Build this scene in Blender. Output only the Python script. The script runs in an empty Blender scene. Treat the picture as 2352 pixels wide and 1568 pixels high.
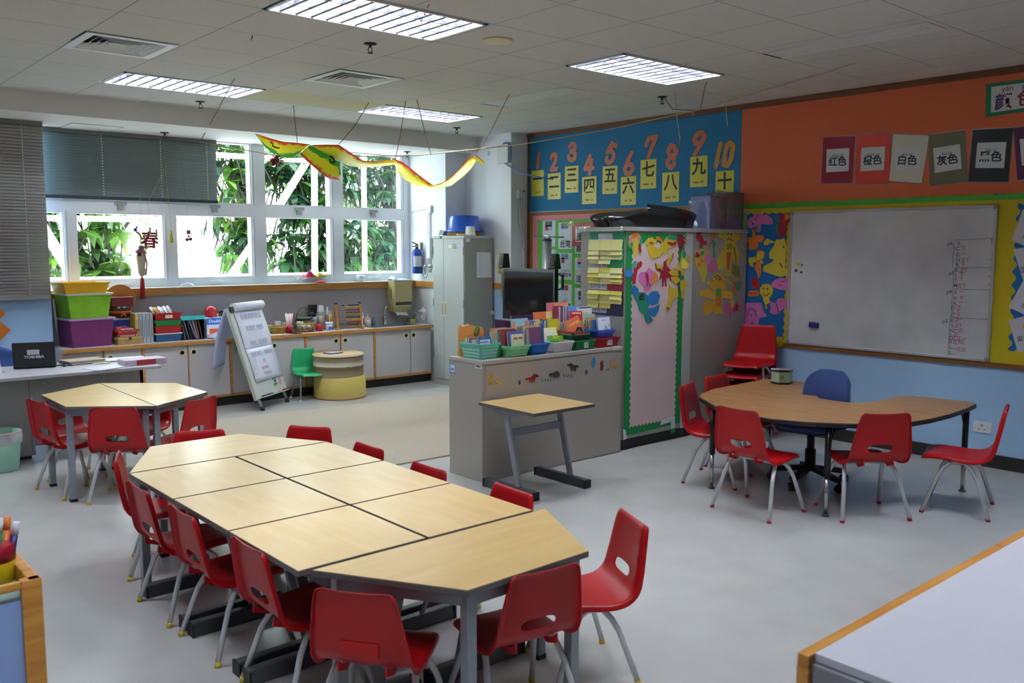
import bpy, bmesh, math, random
from mathutils import Matrix, Vector
SC = bpy.context.scene
C = SC.collection
PI = math.pi
# ---------------------------------------------------------------- camera
cam_d = bpy.data.cameras.new('camera'); cam = bpy.data.objects.new('camera', cam_d); C.objects.link(cam)
YAW, PITCH, ROLL = 0.716279726, 0.106438289, 0.00156662941
_f = Vector((math.sin(YAW)*math.cos(PITCH), math.cos(YAW)*math.cos(PITCH), -math.sin(PITCH)))
_r0 = Vector((math.cos(YAW), -math.sin(YAW), 0)); _u0 = _r0.cross(_f)
_r = _r0*math.cos(ROLL)+_u0*math.sin(ROLL); _u = _u0*math.cos(ROLL)-_r0*math.sin(ROLL)
cam.matrix_world = Matrix(((_r.x, _u.x, -_f.x, 0), (_r.y, _u.y, -_f.y, 0), (_r.z, _u.z, -_f.z, 1.706), (0, 0, 0, 1)))
cam_d.sensor_width = 36; cam_d.lens = 36*2038.56/2352
cam_d.clip_start = 0.05; cam_d.clip_end = 200
cam_d.dof.use_dof = True; cam_d.dof.focus_distance = 6.8; cam_d.dof.aperture_fstop = 5.0
SC.camera = cam
# ---------------------------------------------------------------- view, world and light
SC.view_settings.view_transform = 'Standard'; SC.view_settings.look = 'None'
SC.view_settings.gamma = 1; SC.view_settings.use_curve_mapping = False
SC.view_settings.exposure = 2.0
SKY = 4.0
LAMP = 50.0
SC.cycles.use_denoising = True
SC.cycles.max_bounces = 10; SC.cycles.diffuse_bounces = 6; SC.cycles.glossy_bounces = 4
SC.cycles.transparent_max_bounces = 16; SC.cycles.sample_clamp_indirect = 6
SC.cycles.caustics_reflective = False; SC.cycles.caustics_refractive = False
wd = bpy.data.worlds.new('overcast_sky'); SC.world = wd; wd.use_nodes = True
_n = wd.node_tree.nodes; _b = _n['Background']
_b.inputs['Color'].default_value = (0.93, 0.965, 1.0, 1); _b.inputs['Strength'].default_value = SKY

def area_light(name, loc, sx, sy, power, rot=(0, 0, 0), color=(1, 1, 1), portal=False):
    d = bpy.data.lights.new(name, 'AREA'); d.shape = 'RECTANGLE'; d.size = sx; d.size_y = sy; d.energy = power; d.color = color
    o = bpy.data.objects.new(name, d); o.location = loc; o.rotation_euler = rot; C.objects.link(o)
    if portal: d.cycles.is_portal = True
    return o
area_light('window_daylight_portal', (4.5, 9.80, 2.1), 4.6, 1.7, 1.0, rot=(-PI/2, 0, 0), portal=True)

# ---------------------------------------------------------------- room numbers (metres)
H = 3.045                      # ceiling
WX = 7.274                     # right wall plane
WY = 9.753                     # window plane
BEAM_Y, SOFFIT = 8.705, 2.865
OX, OY, T = 1.146, 4.873, 0.6  # ceiling grid
RET_X, RET_Y = 6.676, 8.926    # return wall beside the windows
COL_X, COL_Y = 6.998, 8.061    # boxed column before the right wall
XL, YB = -3.2, -3.2            # far left / back walls, out of sight
BS_Y = 9.60                    # wall under the window sill
CT_Y, CT_Z = 9.114, 0.721      # counter front and height

# ---------------------------------------------------------------- materials
_M = {}
def lin(h):
    h = h.lstrip('#'); v = [int(h[i:i+2], 16)/255 for i in (0, 2, 4)]
    return tuple((c/12.92 if c <= .04045 else ((c+.055)/1.055)**2.4) for c in v)+(1,)
def mat(h, rough=.55, metal=0., spec=.5, alpha=1., trans=0., emit=None, coat=0., noise=0., nscale=8., bump=0., bscale=60.):
    key = (h, rough, metal, spec, alpha, trans, emit, coat, noise, nscale, bump, bscale)
    if key in _M: return _M[key]
    m = bpy.data.materials.new('m_'+h.strip('#')+'_%d' % len(_M)); m.use_nodes = True
    nt = m.node_tree; b = nt.nodes['Principled BSDF']
    b.inputs['Base Color'].default_value = lin(h); b.inputs['Roughness'].default_value = rough
    b.inputs['Metallic'].default_value = metal; b.inputs['Specular IOR Level'].default_value = spec
    b.inputs['Alpha'].default_value = alpha; b.inputs['Transmission Weight'].default_value = trans
    b.inputs['Coat Weight'].default_value = coat
    if emit:
        b.inputs['Emission Color'].default_value = lin(h); b.inputs['Emission Strength'].default_value = emit
    if noise:
        tc = nt.nodes.new('ShaderNodeTexCoord'); nz = nt.nodes.new('ShaderNodeTexNoise'); nz.inputs['Scale'].default_value = nscale
        nz.inputs['Detail'].default_value = 4
        nt.links.new(tc.outputs['Object'], nz.inputs['Vector'])
        mr = nt.nodes.new('ShaderNodeMapRange'); mr.inputs['From Min'].default_value = .3; mr.inputs['From Max'].default_value = .7
        mr.inputs['To Min'].default_value = 1-noise; mr.inputs['To Max'].default_value = 1+noise
        nt.links.new(nz.outputs['Fac'], mr.inputs['Value'])
        mx = nt.nodes.new('ShaderNodeVectorMath'); mx.operation = 'SCALE'; mx.inputs[0].default_value = lin(h)[:3]
        nt.links.new(mr.outputs['Result'], mx.inputs['Scale']); nt.links.new(mx.outputs['Vector'], b.inputs['Base Color'])
    if bump:
        tc = nt.nodes.new('ShaderNodeTexCoord'); nz = nt.nodes.new('ShaderNodeTexNoise'); nz.inputs['Scale'].default_value = bscale
        nt.links.new(tc.outputs['Object'], nz.inputs['Vector'])
        bp = nt.nodes.new('ShaderNodeBump'); bp.inputs['Strength'].default_value = bump; bp.inputs['Distance'].default_value = .01
        nt.links.new(nz.outputs['Fac'], bp.inputs['Height']); nt.links.new(bp.outputs['Normal'], b.inputs['Normal'])
    _M[key] = m
    return m
def wood(h, h2, scale=(1, 12, 12), rough=.45, axis_scale=3.):
    key = ('wood', h, h2, scale, rough, axis_scale)
    if key in _M: return _M[key]
    m = bpy.data.materials.new('wood_'+h.strip('#')); m.use_nodes = True; nt = m.node_tree; b = nt.nodes['Principled BSDF']
    tc = nt.nodes.new('ShaderNodeTexCoord'); mp = nt.nodes.new('ShaderNodeMapping'); mp.inputs['Scale'].default_value = scale
    nz = nt.nodes.new('ShaderNodeTexNoise'); nz.inputs['Scale'].default_value = axis_scale; nz.inputs['Detail'].default_value = 5
    nz.inputs['Distortion'].default_value = .6
    cr = nt.nodes.new('ShaderNodeValToRGB'); cr.color_ramp.elements[0].position = .35; cr.color_ramp.elements[1].position = .65
    cr.color_ramp.elements[0].color = lin(h); cr.color_ramp.elements[1].color = lin(h2)
    nt.links.new(tc.outputs['Object'], mp.inputs['Vector']); nt.links.new(mp.outputs['Vector'], nz.inputs['Vector'])
    nt.links.new(nz.outputs['Fac'], cr.inputs['Fac']); nt.links.new(cr.outputs['Color'], b.inputs['Base Color'])
    b.inputs['Roughness'].default_value = rough
    _M[key] = m
    return m
def glass_mat(name, tint, gloss=.08, opacity=0., oc=None):
    m = bpy.data.materials.new(name); m.use_nodes = True; nt = m.node_tree
    for n in list(nt.nodes): nt.nodes.remove(n)
    out = nt.nodes.new('ShaderNodeOutputMaterial'); tr = nt.nodes.new('ShaderNodeBsdfTransparent'); tr.inputs['Color'].default_value = lin(tint)
    gl = nt.nodes.new('ShaderNodeBsdfGlossy'); gl.inputs['Roughness'].default_value = .05
    mx = nt.nodes.new('ShaderNodeMixShader'); mx.inputs['Fac'].default_value = gloss
    nt.links.new(tr.outputs[0], mx.inputs[1]); nt.links.new(gl.outputs[0], mx.inputs[2]); last = mx
    if opacity:
        df = nt.nodes.new('ShaderNodeBsdfDiffuse'); df.inputs['Color'].default_value = lin(oc)
        m2 = nt.nodes.new('ShaderNodeMixShader'); m2.inputs['Fac'].default_value = opacity
        nt.links.new(last.outputs[0], m2.inputs[1]); nt.links.new(df.outputs[0], m2.inputs[2]); last = m2
    nt.links.new(last.outputs[0], out.inputs['Surface'])
    return m

# ---------------------------------------------------------------- geometry
class G:
    """Collects shapes into one mesh."""
    def __init__(s): s.v = []; s.f = []; s.m = []; s.sm = []
    def _add(s, vs, fs, M=None, m=0, smooth=False):
        k = len(s.v)
        s.v += [tuple(M @ Vector(p)) for p in vs] if M is not None else [tuple(p) for p in vs]
        for f in fs: s.f.append([k+i for i in f]); s.m.append(m); s.sm.append(smooth)
        return s
    def box(s, x0, y0, z0, x1, y1, z1, M=None, m=0):
        x0, x1 = min(x0, x1), max(x0, x1); y0, y1 = min(y0, y1), max(y0, y1); z0, z1 = min(z0, z1), max(z0, z1)
        vs = [(x0, y0, z0), (x1, y0, z0), (x1, y1, z0), (x0, y1, z0), (x0, y0, z1), (x1, y0, z1), (x1, y1, z1), (x0, y1, z1)]
        return s._add(vs, [(3, 2, 1, 0), (4, 5, 6, 7), (0, 1, 5, 4), (1, 2, 6, 5), (2, 3, 7, 6), (3, 0, 4, 7)], M, m)
    def frus(s, w0, d0, w1, d1, z0, z1, M=None, m=0):       # tapered box, centred
        vs = [(-w0/2, -d0/2, z0), (w0/2, -d0/2, z0), (w0/2, d0/2, z0), (-w0/2, d0/2, z0), (-w1/2, -d1/2, z1), (w1/2, -d1/2, z1), (w1/2, d1/2, z1), (-w1/2, d1/2, z1)]
        return s._add(vs, [(3, 2, 1, 0), (4, 5, 6, 7), (0, 1, 5, 4), (1, 2, 6, 5), (2, 3, 7, 6), (3, 0, 4, 7)], M, m)
    def prism(s, pts, z0, z1, M=None, m=0, smooth=False):
        a = sum(pts[i][0]*pts[(i+1) % len(pts)][1]-pts[(i+1) % len(pts)][0]*pts[i][1] for i in range(len(pts)))
        if a < 0: pts = pts[::-1]
        n = len(pts)
        vs = [(p[0], p[1], z0) for p in pts]+[(p[0], p[1], z1) for p in pts]
        fs = [tuple(range(n-1, -1, -1)), tuple(range(n, 2*n))]
        s._add(vs, fs, M, m)
        k = len(s.v)-2*n
        for i in range(n):
            j = (i+1) % n; s.f.append([k+i, k+j, k+n+j, k+n+i]); s.m.append(m); s.sm.append(smooth)
        return s
    def tube(s, path, r, n=8, closed=False, M=None, m=0, r2=None, cap=True):
        P = [Vector(p) for p in path]; L = len(P); rings = []; up = None
        for i, p in enumerate(P):
            if closed: t = P[(i+1) % L]-P[i-1]
            else: t = P[min(i+1, L-1)]-P[max(i-1, 0)]
            t.normalize()
            if up is None:
                up = Vector((0, 0, 1)) if abs(t.z) < .9 else Vector((1, 0, 0))
            a = t.cross(up)
            if a.length < 1e-6: a = t.cross(Vector((0, 1, 0)))
            a.normalize(); b = a.cross(t).normalized(); up = b
            rr = r if r2 is None else r+(r2-r)*i/max(1, L-1)
            rings.append([p+rr*(math.cos(2*PI*k/n)*a+math.sin(2*PI*k/n)*b) for k in range(n)])
        vs = [q for R_ in rings for q in R_]; fs = []
        for i in range(L if closed else L-1):
            j = (i+1) % L
            for k in range(n): fs.append((i*n+k, i*n+(k+1) % n, j*n+(k+1) % n, j*n+k))
        s._add(vs, fs, M, m, True)
        if cap and not closed:
            k0 = len(s.v)-L*n
            s.f.append([k0+k for k in range(n-1, -1, -1)]); s.m.append(m); s.sm.append(False)
            s.f.append([k0+(L-1)*n+k for k in range(n)]); s.m.append(m); s.sm.append(False)
        return s
    def bar(s, a, b, w, h, m=0, up=(0, 0, 1)):            # rectangular bar from a to b
        a, b = Vector(a), Vector(b); t = (b-a); L = t.length; t.normalize()
        u = Vector(up)
        if abs(t.dot(u)) > .95: u = Vector((1, 0, 0))
        x = t.cross(u).normalized(); z = x.cross(t)
        M = Matrix(((x.x, t.x, z.x, a.x), (x.y, t.y, z.y, a.y), (x.z, t.z, z.z, a.z), (0, 0, 0, 1)))
        return s.box(-w/2, 0, -h/2, w/2, L, h/2, M, m)
    def lathe(s, prof, n=24, M=None, m=0, smooth=True, sx=1, sy=1):
        vs = []; fs = []; L = len(prof)
        for r, z in prof:
            for k in range(n): vs.append((sx*r*math.cos(2*PI*k/n), sy*r*math.sin(2*PI*k/n), z))
        for i in range(L-1):
            for k in range(n): fs.append((i*n+k, i*n+(k+1) % n, (i+1)*n+(k+1) % n, (i+1)*n+k))
        s._add(vs, fs, M, m, smooth); k0 = len(s.v)-L*n
        if prof[0][0] > 1e-5: s.f.append([k0+k for k in range(n-1, -1, -1)]); s.m.append(m); s.sm.append(False)
        if prof[-1][0] > 1e-5: s.f.append([k0+(L-1)*n+k for k in range(n)]); s.m.append(m); s.sm.append(False)
        return s
    def ball(s, c, r, n=12, m=0, sz=1, sx=1, sy=1):
        prof = [(max(1e-6, r*math.sin(PI*i/(n//2+2))), -r*math.cos(PI*i/(n//2+2))*sz) for i in range(n//2+3)]
        return s.lathe(prof, n, Matrix.Translation(c), m, True, sx, sy)
    def grid(s, fn, nu, nv, M=None, m=0, smooth=True, skip=None):
        vs = [fn(i/nu, j/nv) for j in range(nv+1) for i in range(nu+1)]
        fs = [(j*(nu+1)+i, j*(nu+1)+i+1, (j+1)*(nu+1)+i+1, (j+1)*(nu+1)+i) for j in range(nv) for i in range(nu) if not (skip and skip(i, j))]
        return s._add(vs, fs, M, m, smooth)
    def mesh(s, name, mats):
        me = bpy.data.meshes.new(name); me.from_pydata(s.v, [], s.f)
        mats = mats if isinstance(mats, (list, tuple)) else [mats]
        for q in mats: me.materials.append(q)
        me.polygons.foreach_set('material_index', s.m); me.polygons.foreach_set('use_smooth', s.sm)
        me.update()
        return me
def obj(name, g, mats, parent=None, bevel=0., seg=2, solid=0., sub=0, loc=None, label=None):
    o = bpy.data.objects.new(name, g.mesh(name, mats) if isinstance(g, G) else g); C.objects.link(o)
    if parent is not None: o.parent = parent
    if loc is not None: o.location = loc
    if solid:
        q = o.modifiers.new('solid', 'SOLIDIFY'); q.thickness = solid; q.offset = 0
    if bevel:
        q = o.modifiers.new('bevel', 'BEVEL'); q.width = bevel; q.segments = seg; q.limit_method = 'ANGLE'; q.harden_normals = False
    if sub:
        q = o.modifiers.new('sub', 'SUBSURF'); q.levels = sub; q.render_levels = sub
    if label: o['label'] = label
    return o
def tag(o, label, cat, group=None, kind=None):
    o['label'] = label; o['category'] = cat
    if group: o['group'] = group
    if kind: o['kind'] = kind
    return o
def thing(name, label, cat, loc=(0, 0, 0), rz=0., group=None):
    o = bpy.data.objects.new(name, None); C.objects.link(o); o.location = loc; o.rotation_euler = (0, 0, rz); o.empty_display_size = .1
    return tag(o, label, cat, group)
def struct(name, g, mats, parent=None, **k):
    o = obj(name, g, mats, parent, **k)
    if parent is None: o['kind'] = 'structure'
    return o
def dup(root, loc=None, rz=None, label=None, group=None, mats=None):
    def cp(o, par):
        c = o.copy(); C.objects.link(c); c.parent = par
        for ch in list(o.children): cp(ch, c)
        return c
    r = cp(root, None)
    if loc is not None: r.location = loc
    if rz is not None: r.rotation_euler = (0, 0, rz)
    if label: r['label'] = label
    if group: r['group'] = group
    return r
def Mloc(x, y, z): return Matrix.Translation((x, y, z))
def Mrot(a, ax): return Matrix.Rotation(a, 4, ax)
_TX = {}
def text_mesh(s, size, depth=.0006, align='CENTER', shear=0., bold=0.):
    key = (s, size, depth, align, shear, bold)
    if key in _TX: return _TX[key]
    cu = bpy.data.curves.new('t', 'FONT'); cu.body = s; cu.size = size; cu.align_x = align; cu.align_y = 'CENTER'; cu.extrude = depth/2
    cu.resolution_u = 3; cu.shear = shear; cu.offset = bold
    o = bpy.data.objects.new('t', cu); C.objects.link(o)
    dg = bpy.context.evaluated_depsgraph_get(); dg.update()
    me = bpy.data.meshes.new_from_object(o.evaluated_get(dg), depsgraph=dg)
    bpy.data.objects.remove(o); bpy.data.curves.remove(cu)
    _TX[key] = me
    return me
# frames: a wall frame maps local (u right, v up, w out of the surface) to the world
FR = Matrix(((0, 0, -1, 0), (-1, 0, 0, 0), (0, 1, 0, 0), (0, 0, 0, 1)))      # right wall: u = -y, v = z, w = -x
FF = Matrix(((1, 0, 0, 0), (0, 0, -1, 0), (0, 1, 0, 0), (0, 0, 0, 1)))       # facing the camera: u = x, v = z, w = -y
def text(name, s, size, h, parent, M, align='CENTER', shear=0., bold=0., rough=.6, sx=1.):
    me = text_mesh(s, size, .0006, align, shear, bold)
    o = bpy.data.objects.new(name, me); C.objects.link(o)
    o.data = me.copy(); o.data.materials.clear(); o.data.materials.append(mat(h, rough))
    o.parent = parent; o.matrix_local = M @ Matrix.Scale(sx, 4, (1, 0, 0))
    return o
def wall_poly(pts, w0, w1, m=0, g=None):
    """prism of (y, z) outline on the right wall, w0..w1 metres out from the wall plane"""
    g = g or G()
    return g.prism([(-p[0], p[1]) for p in pts], w0, w1, Mloc(WX, 0, 0) @ FR, m)
def cen(pts):
    return (sum(p[0] for p in pts)/len(pts), sum(p[1] for p in pts)/len(pts))

# ================================================================ SETTING
white_wall = mat('#e4e7ea', .6, noise=.02, nscale=3)
blue_wall = mat('#a9cbee', .55, noise=.02, nscale=2)
# floor
struct('floor', G().box(XL, YB, -.1, WX+.2, WY+.2, 0), mat('#b4b3ae', .22, noise=.05, nscale=3.5))
# ceiling: a 600 grid with lay-in tiles
def ceil_mat(h):
    m = bpy.data.materials.new('ceiling_tile'); m.use_nodes = True; nt = m.node_tree; b = nt.nodes['Principled BSDF']; b.inputs['Roughness'].default_value = .9
    tc = nt.nodes.new('ShaderNodeTexCoord'); sp = nt.nodes.new('ShaderNodeSeparateXYZ'); nt.links.new(tc.outputs['Object'], sp.inputs[0])
    def line(sock, off, width):
        a = nt.nodes.new('ShaderNodeMath'); a.operation = 'ADD'; a.inputs[1].default_value = -off+60*T
        mo = nt.nodes.new('ShaderNodeMath'); mo.operation = 'MODULO'; mo.inputs[1].default_value = T
        c = nt.nodes.new('ShaderNodeMath'); c.operation = 'LESS_THAN'; c.inputs[1].default_value = width
        nt.links.new(sock, a.inputs[0]); nt.links.new(a.outputs[0], mo.inputs[0]); nt.links.new(mo.outputs[0], c.inputs[0])
        return c.outputs[0]
    def mx(op, p, q):
        a = nt.nodes.new('ShaderNodeMath'); a.operation = op; nt.links.new(p, a.inputs[0]); nt.links.new(q, a.inputs[1]); return a.outputs[0]
    bars = mx('MAXIMUM', line(sp.outputs[0], OX-.012, .024), line(sp.outputs[1], OY-.012, .024))
    shade_lines = mx('MAXIMUM', line(sp.outputs[0], OX+.012, .005), line(sp.outputs[1], OY-.017, .005))  # shadow line of the T-bars, painted as thin dark strips on one side
    nz = nt.nodes.new('ShaderNodeTexNoise'); nz.inputs['Scale'].default_value = 90; nt.links.new(tc.outputs['Object'], nz.inputs['Vector'])
    cr = nt.nodes.new('ShaderNodeValToRGB'); e = cr.color_ramp.elements; c0 = lin(h)
    e[0].position = .3; e[0].color = tuple(q*.9 for q in c0[:3])+(1,); e[1].position = .6; e[1].color = c0
    nt.links.new(nz.outputs['Fac'], cr.inputs['Fac'])
    m1 = nt.nodes.new('ShaderNodeMix'); m1.data_type = 'RGBA'; m1.inputs[7].default_value = lin('#c6cbc6')
    m2 = nt.nodes.new('ShaderNodeMix'); m2.data_type = 'RGBA'; m2.inputs[7].default_value = lin('#6c6a66')
    nt.links.new(bars, m1.inputs[0]); nt.links.new(cr.outputs['Color'], m1.inputs[6])
    nt.links.new(shade_lines, m2.inputs[0]); nt.links.new(m1.outputs[2], m2.inputs[6]); nt.links.new(m2.outputs[2], b.inputs['Base Color'])
    return m
g = G()
xe, ye = OX+T*9.6, BEAM_Y
OPEN = {(i+d, j) for i, j in ((2, -1), (2, 4), (6, 4), (6, -1), (-2, 4), (-2, -1), (2, -6), (6, -6), (-2, -6)) for d in (0, 1)} | {(1, 2), (4, 2)}   # fittings
for j in range(-14, 7):
    for i in range(-8, 10):
        x0, x1 = max(XL, OX+i*T), min(xe, OX+(i+1)*T); y0, y1 = max(YB, OY+j*T), min(ye, OY+(j+1)*T)
        if x1 <= x0 or y1 <= y0 or (i, j) in OPEN: continue
        g._add([(x0, y0, H), (x0, y1, H), (x1, y1, H), (x1, y0, H)], [(0, 1, 2, 3)], m=1 if (i, j) in ((4, 4), (5, 4)) else 0)
g._add([(XL, YB, H+.2), (XL, WY+.2, H+.2), (WX+.2, WY+.2, H+.2), (WX+.2, YB, H+.2)], [(0, 1, 2, 3)], m=0)
struct('ceiling', g, [ceil_mat('#cfcdc7'), ceil_mat('#c9c49a')])
struct('trim_1', G().box(xe, YB, H, WX, COL_Y+.65, H+.04), mat('#d3cfcb', .8))            # plaster margin along the right wall
struct('wall_bulkhead', G().box(XL, BEAM_Y, SOFFIT, WX, BEAM_Y+.06, H+.04).box(XL, BEAM_Y+.06, SOFFIT, WX, WY+.1, SOFFIT+.04), mat('#dfddd9', .7))
# walls
struct('wall_right', G().box(WX, YB, 0, WX+.15, WY+.2, H+.2), [blue_wall])
struct('wall_left', G().box(XL-.15, YB, 0, XL, WY+.2, H+.2), white_wall)
struct('wall_back', G().box(XL-.15, YB-.15, 0, WX+.15, YB, H+.2), white_wall)
struct('wall_column', G().box(COL_X, COL_Y, .0, WX, WY+.2, H+.04).box(RET_X, RET_Y, 0, COL_X, WY+.2, H-.1), mat('#dfe3e8', .6))
g = G().box(XL, BS_Y, 0, RET_X, WY+.2, 1.20)                         # wall under the sill
g.box(XL, WY-.03, 1.20, 1.5, WY+.12, SOFFIT)                          # beyond the blind, out of sight
struct('wall_window', g, mat('#a3a0a3', .55))
struct('wall_pier', G().box(1.2, 9.42, 0, 2.275, BS_Y+.02, SOFFIT), blue_wall)
oak = wood('#a9702e', '#c08a44', (1, 14, 14))
struct('trim_2', G().box(2.275, BS_Y-.035, 1.188, RET_X-.02, BS_Y, 1.262).box(RET_X-.03, RET_Y, 1.188, RET_X, BS_Y, 1.262).box(2.275, BS_Y-.03, 1.262, RET_X, WY, 1.268, m=1),
       [oak, mat('#e3e6ea', .5)])
struct('baseboard_right', G().box(WX-.015, YB, 0, WX, 4.90, .105), mat('#2a2725', .5))
struct('baseboard_column', G().box(WX-.015, 5.5, 0, WX, COL_Y, .105).box(COL_X-.015, COL_Y-.015, 0, WX-.015, COL_Y, .105), mat('#2a2725', .5))
struct('carpet', G().prism([(2.75, 5.76), (4.2, 5.715), (6.45, 5.66), (6.3, 8.14), (2.75, 8.44)], 0, .012), mat('#a89c8a', .95, noise=.06, nscale=60, bump=.5, bscale=300))
bpy.data.objects['carpet']['label'] = 'large flat beige carpet before the window cabinets'; bpy.data.objects['carpet']['category'] = 'carpet'
del bpy.data.objects['carpet']['kind']
# windows: five bays, an upper and a lower light in each
frame_m = mat('#dfe4ea', .4)
pane_m = glass_mat('window_glass', '#eef6f4', .05)
bays = [(1.55, 2.485), (2.624, 3.476), (3.631, 4.484), (4.672, 5.506), (5.695, 6.542)]
z_lo0, z_lo1, z_up0, z_up1 = 1.365, 2.035, 2.19, 2.85
n = 0
for bi, (x0, x1) in enumerate(bays):
    xa = 1.5 if bi == 0 else (bays[bi-1][1]+x0)/2; xb = RET_X if bi == 4 else (x1+bays[bi+1][0])/2
    for za, zb, ga, gb in ((1.268, (z_lo1+z_up0)/2, z_lo0, z_lo1), ((z_lo1+z_up0)/2, SOFFIT, z_up0, z_up1)):
        n += 1
        w = G(); y0, y1 = WY-.035, WY+.06
        w.box(xa, y0, za, x0, y1, zb).box(x1, y0, za, xb, y1, zb).box(x0, y0, za, x1, y1, ga).box(x0, y0, gb, x1, y1, zb)
        # inner sash: a slimmer frame with shadow gaps at its right side
        for k, dx in enumerate((.018, .04)): w.box(x1+dx, y0-.012, ga-.02, x1+dx+.012, y0, gb+.02)
        win = struct('window_%d' % n, w, frame_m)
        obj('pane', G().box(x0-.005, WY+.02, ga-.005, x1+.005, WY+.026, gb+.005), pane_m, win)
        hx = (x0+x1)/2
        if za > 2: obj('latch', G().box(hx-.06, y0-.03, ga-.06, hx+.06, y0-.012, ga-.025).box(hx-.03, y0-.025, ga-.11, hx+.03, y0, ga-.05), mat('#9aa09c', .5), win)
        else: obj('latch', G().box(hx-.07, y0-.03, ga-.055, hx+.07, y0, ga-.035).bar((hx+.02, y0-.03, ga-.045), (hx+.09, y0-.07, ga-.02), .02, .014), mat('#e9ecee', .4), win)
# concrete ledge and view outside
struct('ledge', G().box(-4, WY+.25, 1.22, 9, WY+1.0, 1.36), mat('#b9b6c0', .8, noise=.08))
# ================================================================ OUTSIDE: trees and bamboo scaffolding
bamboo = mat('#a9a294', .6, noise=.12, nscale=5)
def pole(a, b, r, label):
    g = G(); a, b = Vector(a), Vector(b); L = (b-a).length; k = max(2, int(L/.45)); path = []
    g.tube([a.lerp(b, i/k) for i in range(k+1)], r, 10)
    for i in range(1, k):
        p = a.lerp(b, i/k); d = (b-a).normalized()*.012
        g.tube([p-d, p+d], r*1.13, 10)
    return tag(obj('bamboo_pole', g, bamboo), label, 'pole', 'bamboo scaffolding poles outside the windows')

for k, (a, b, r, lb) in enumerate([
    ((3.583, 11, 1.003), (3.654, 11, 3.061), .05, 'upright bamboo pole outside, behind the hanging red character'),
    ((4.492, 11, 0.965), (4.569, 11, 3.139), .034, 'upright bamboo pole seen through the pane right of the blind'),
    ((5.97, 11, 0.903), (6.022, 11, 3.262), .045, 'upright bamboo pole outside, behind the dragon kite head'),
    ((6.777, 11, 0.87), (6.787, 11, 3.327), .04, 'upright bamboo pole outside, just left of the tree trunk'),
    ((5.009, 10.9, 1.624), (5.921, 10.9, 2.946), .05, 'long slanting bamboo pole outside the fourth window bay'),
    ((4.587, 10.9, 1.143), (5.167, 10.9, 1.904), .045, 'slanting bamboo pole low behind the third window bay'),
    ((2.534, 10.9, 2.014), (2.924, 10.9, 1.259), .06, 'thick slanting bamboo pole outside beside the tall left blind'),
    ((4.268, 10.85, 2.829), (5.917, 10.85, 2.839), .035, 'level bamboo pole outside across the upper panes'),
    ((2.415, 10.85, 2.01), (4.131, 10.85, 2.022), .035, 'level bamboo pole outside at the top of the lower panes'),
]):
    pole(a, b, r, lb)
leaf_cols = [('#29511e', '#4c7a2b'), ('#204522', '#416732'), ('#3d6424', '#739638'), ('#1f3f2f', '#3f6845')]
def leaf_mat(c, c2):
    m = bpy.data.materials.new('leaf'); m.use_nodes = True; nt = m.node_tree; b = nt.nodes['Principled BSDF']
    b.inputs['Base Color'].default_value = lin(c); b.inputs['Roughness'].default_value = .45
    tl = nt.nodes.new('ShaderNodeBsdfTranslucent'); tl.inputs['Color'].default_value = lin(c2)
    mx = nt.nodes.new('ShaderNodeMixShader'); mx.inputs['Fac'].default_value = .4
    out = nt.nodes['Material Output']
    nt.links.new(b.outputs[0], mx.inputs[1]); nt.links.new(tl.outputs[0], mx.inputs[2]); nt.links.new(mx.outputs[0], out.inputs['Surface'])
    return m
leaf_ms = [leaf_mat(*c) for c in leaf_cols]
bark = mat('#3a3733', .9, noise=.25, nscale=14)
def tree(x, y, seed, label, crown, trunk=None, leaf=.3, cols=(0, 1)):
    """crown: list of (x, y, z, radius xz, radius y, whorls)"""
    rr = random.Random(seed)
    t = thing('leafy_tree', label, 'tree', (x, y, -4.0), 0, 'trees outside the windows')
    br = G(); fo = G(); top = max(c[2] for c in crown)+4
    br.tube([(0, 0, 0), (.05, .02, 2), (trunk[0]-x if trunk else .1, 0, 5), (trunk[1]-x if trunk else .0, .05, top)], .17 if trunk else .1, 10, r2=.06)
    for cx, cy, cz, rx, ry, nw in crown:
        br.tube([(0, .05, cz+4-1.2), ((cx-x)*.5, (cy-y)*.5, cz+4-.5), (cx-x, cy-y, cz+4)], .04, 6, r2=.015)
        for _ in range(nw):
            a, e, q = rr.uniform(0, 2*PI), rr.uniform(-1, 1), rr.random()**.4
            p = Vector((cx-x+rx*q*math.cos(a)*math.sqrt(1-e*e), cy-y+ry*q*math.sin(a)*math.sqrt(1-e*e), cz+4+rx*q*e))
            br.tube([p+Vector((rr.uniform(-.2, .2), rr.uniform(-.2, .2), -.45)), p], .012, 5, r2=.006)
            mi = rr.randrange(len(cols)); k = rr.randint(5, 8); a0 = rr.uniform(0, 6.28); L = leaf*rr.uniform(.75, 1.2)
            for i in range(k):
                az = a0+2*PI*i/k+rr.uniform(-.25, .25); dr = rr.uniform(-.15, .95); w = L*.16
                u = Vector((math.cos(az), math.sin(az), 0)); s_ = Vector((-math.sin(az), math.cos(az), 0))
                def pt(f, side): 
                    d = dr*f
                    return p+u*(L*f*math.cos(d))+Vector((0, 0, -L*f*math.sin(d)))+s_*side*w
                vs = [pt(0, 0), pt(.3, -.8), pt(.3, .8), pt(.6, -1), pt(.6, 1), pt(1, 0)]
                fo._add(vs, [(0, 1, 2), (1, 3, 4, 2), (3, 5, 4)], m=mi)
    obj('branches', br, bark, t)
    obj('foliage', fo, [leaf_ms[c] for c in cols], t)
    return t
tree(3.4, 12.0, 1, 'bright green tree outside, left of the hanging red character', [(3.0, 11.9, 1.9, .75, .5, 75), (2.6, 11.6, 2.6, .6, .5, 30), (3.6, 11.6, 1.35, .5, .4, 22), (4.15, 12.2, 2.35, .35, .3, 9)], leaf=.34, cols=(2, 0))
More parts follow.
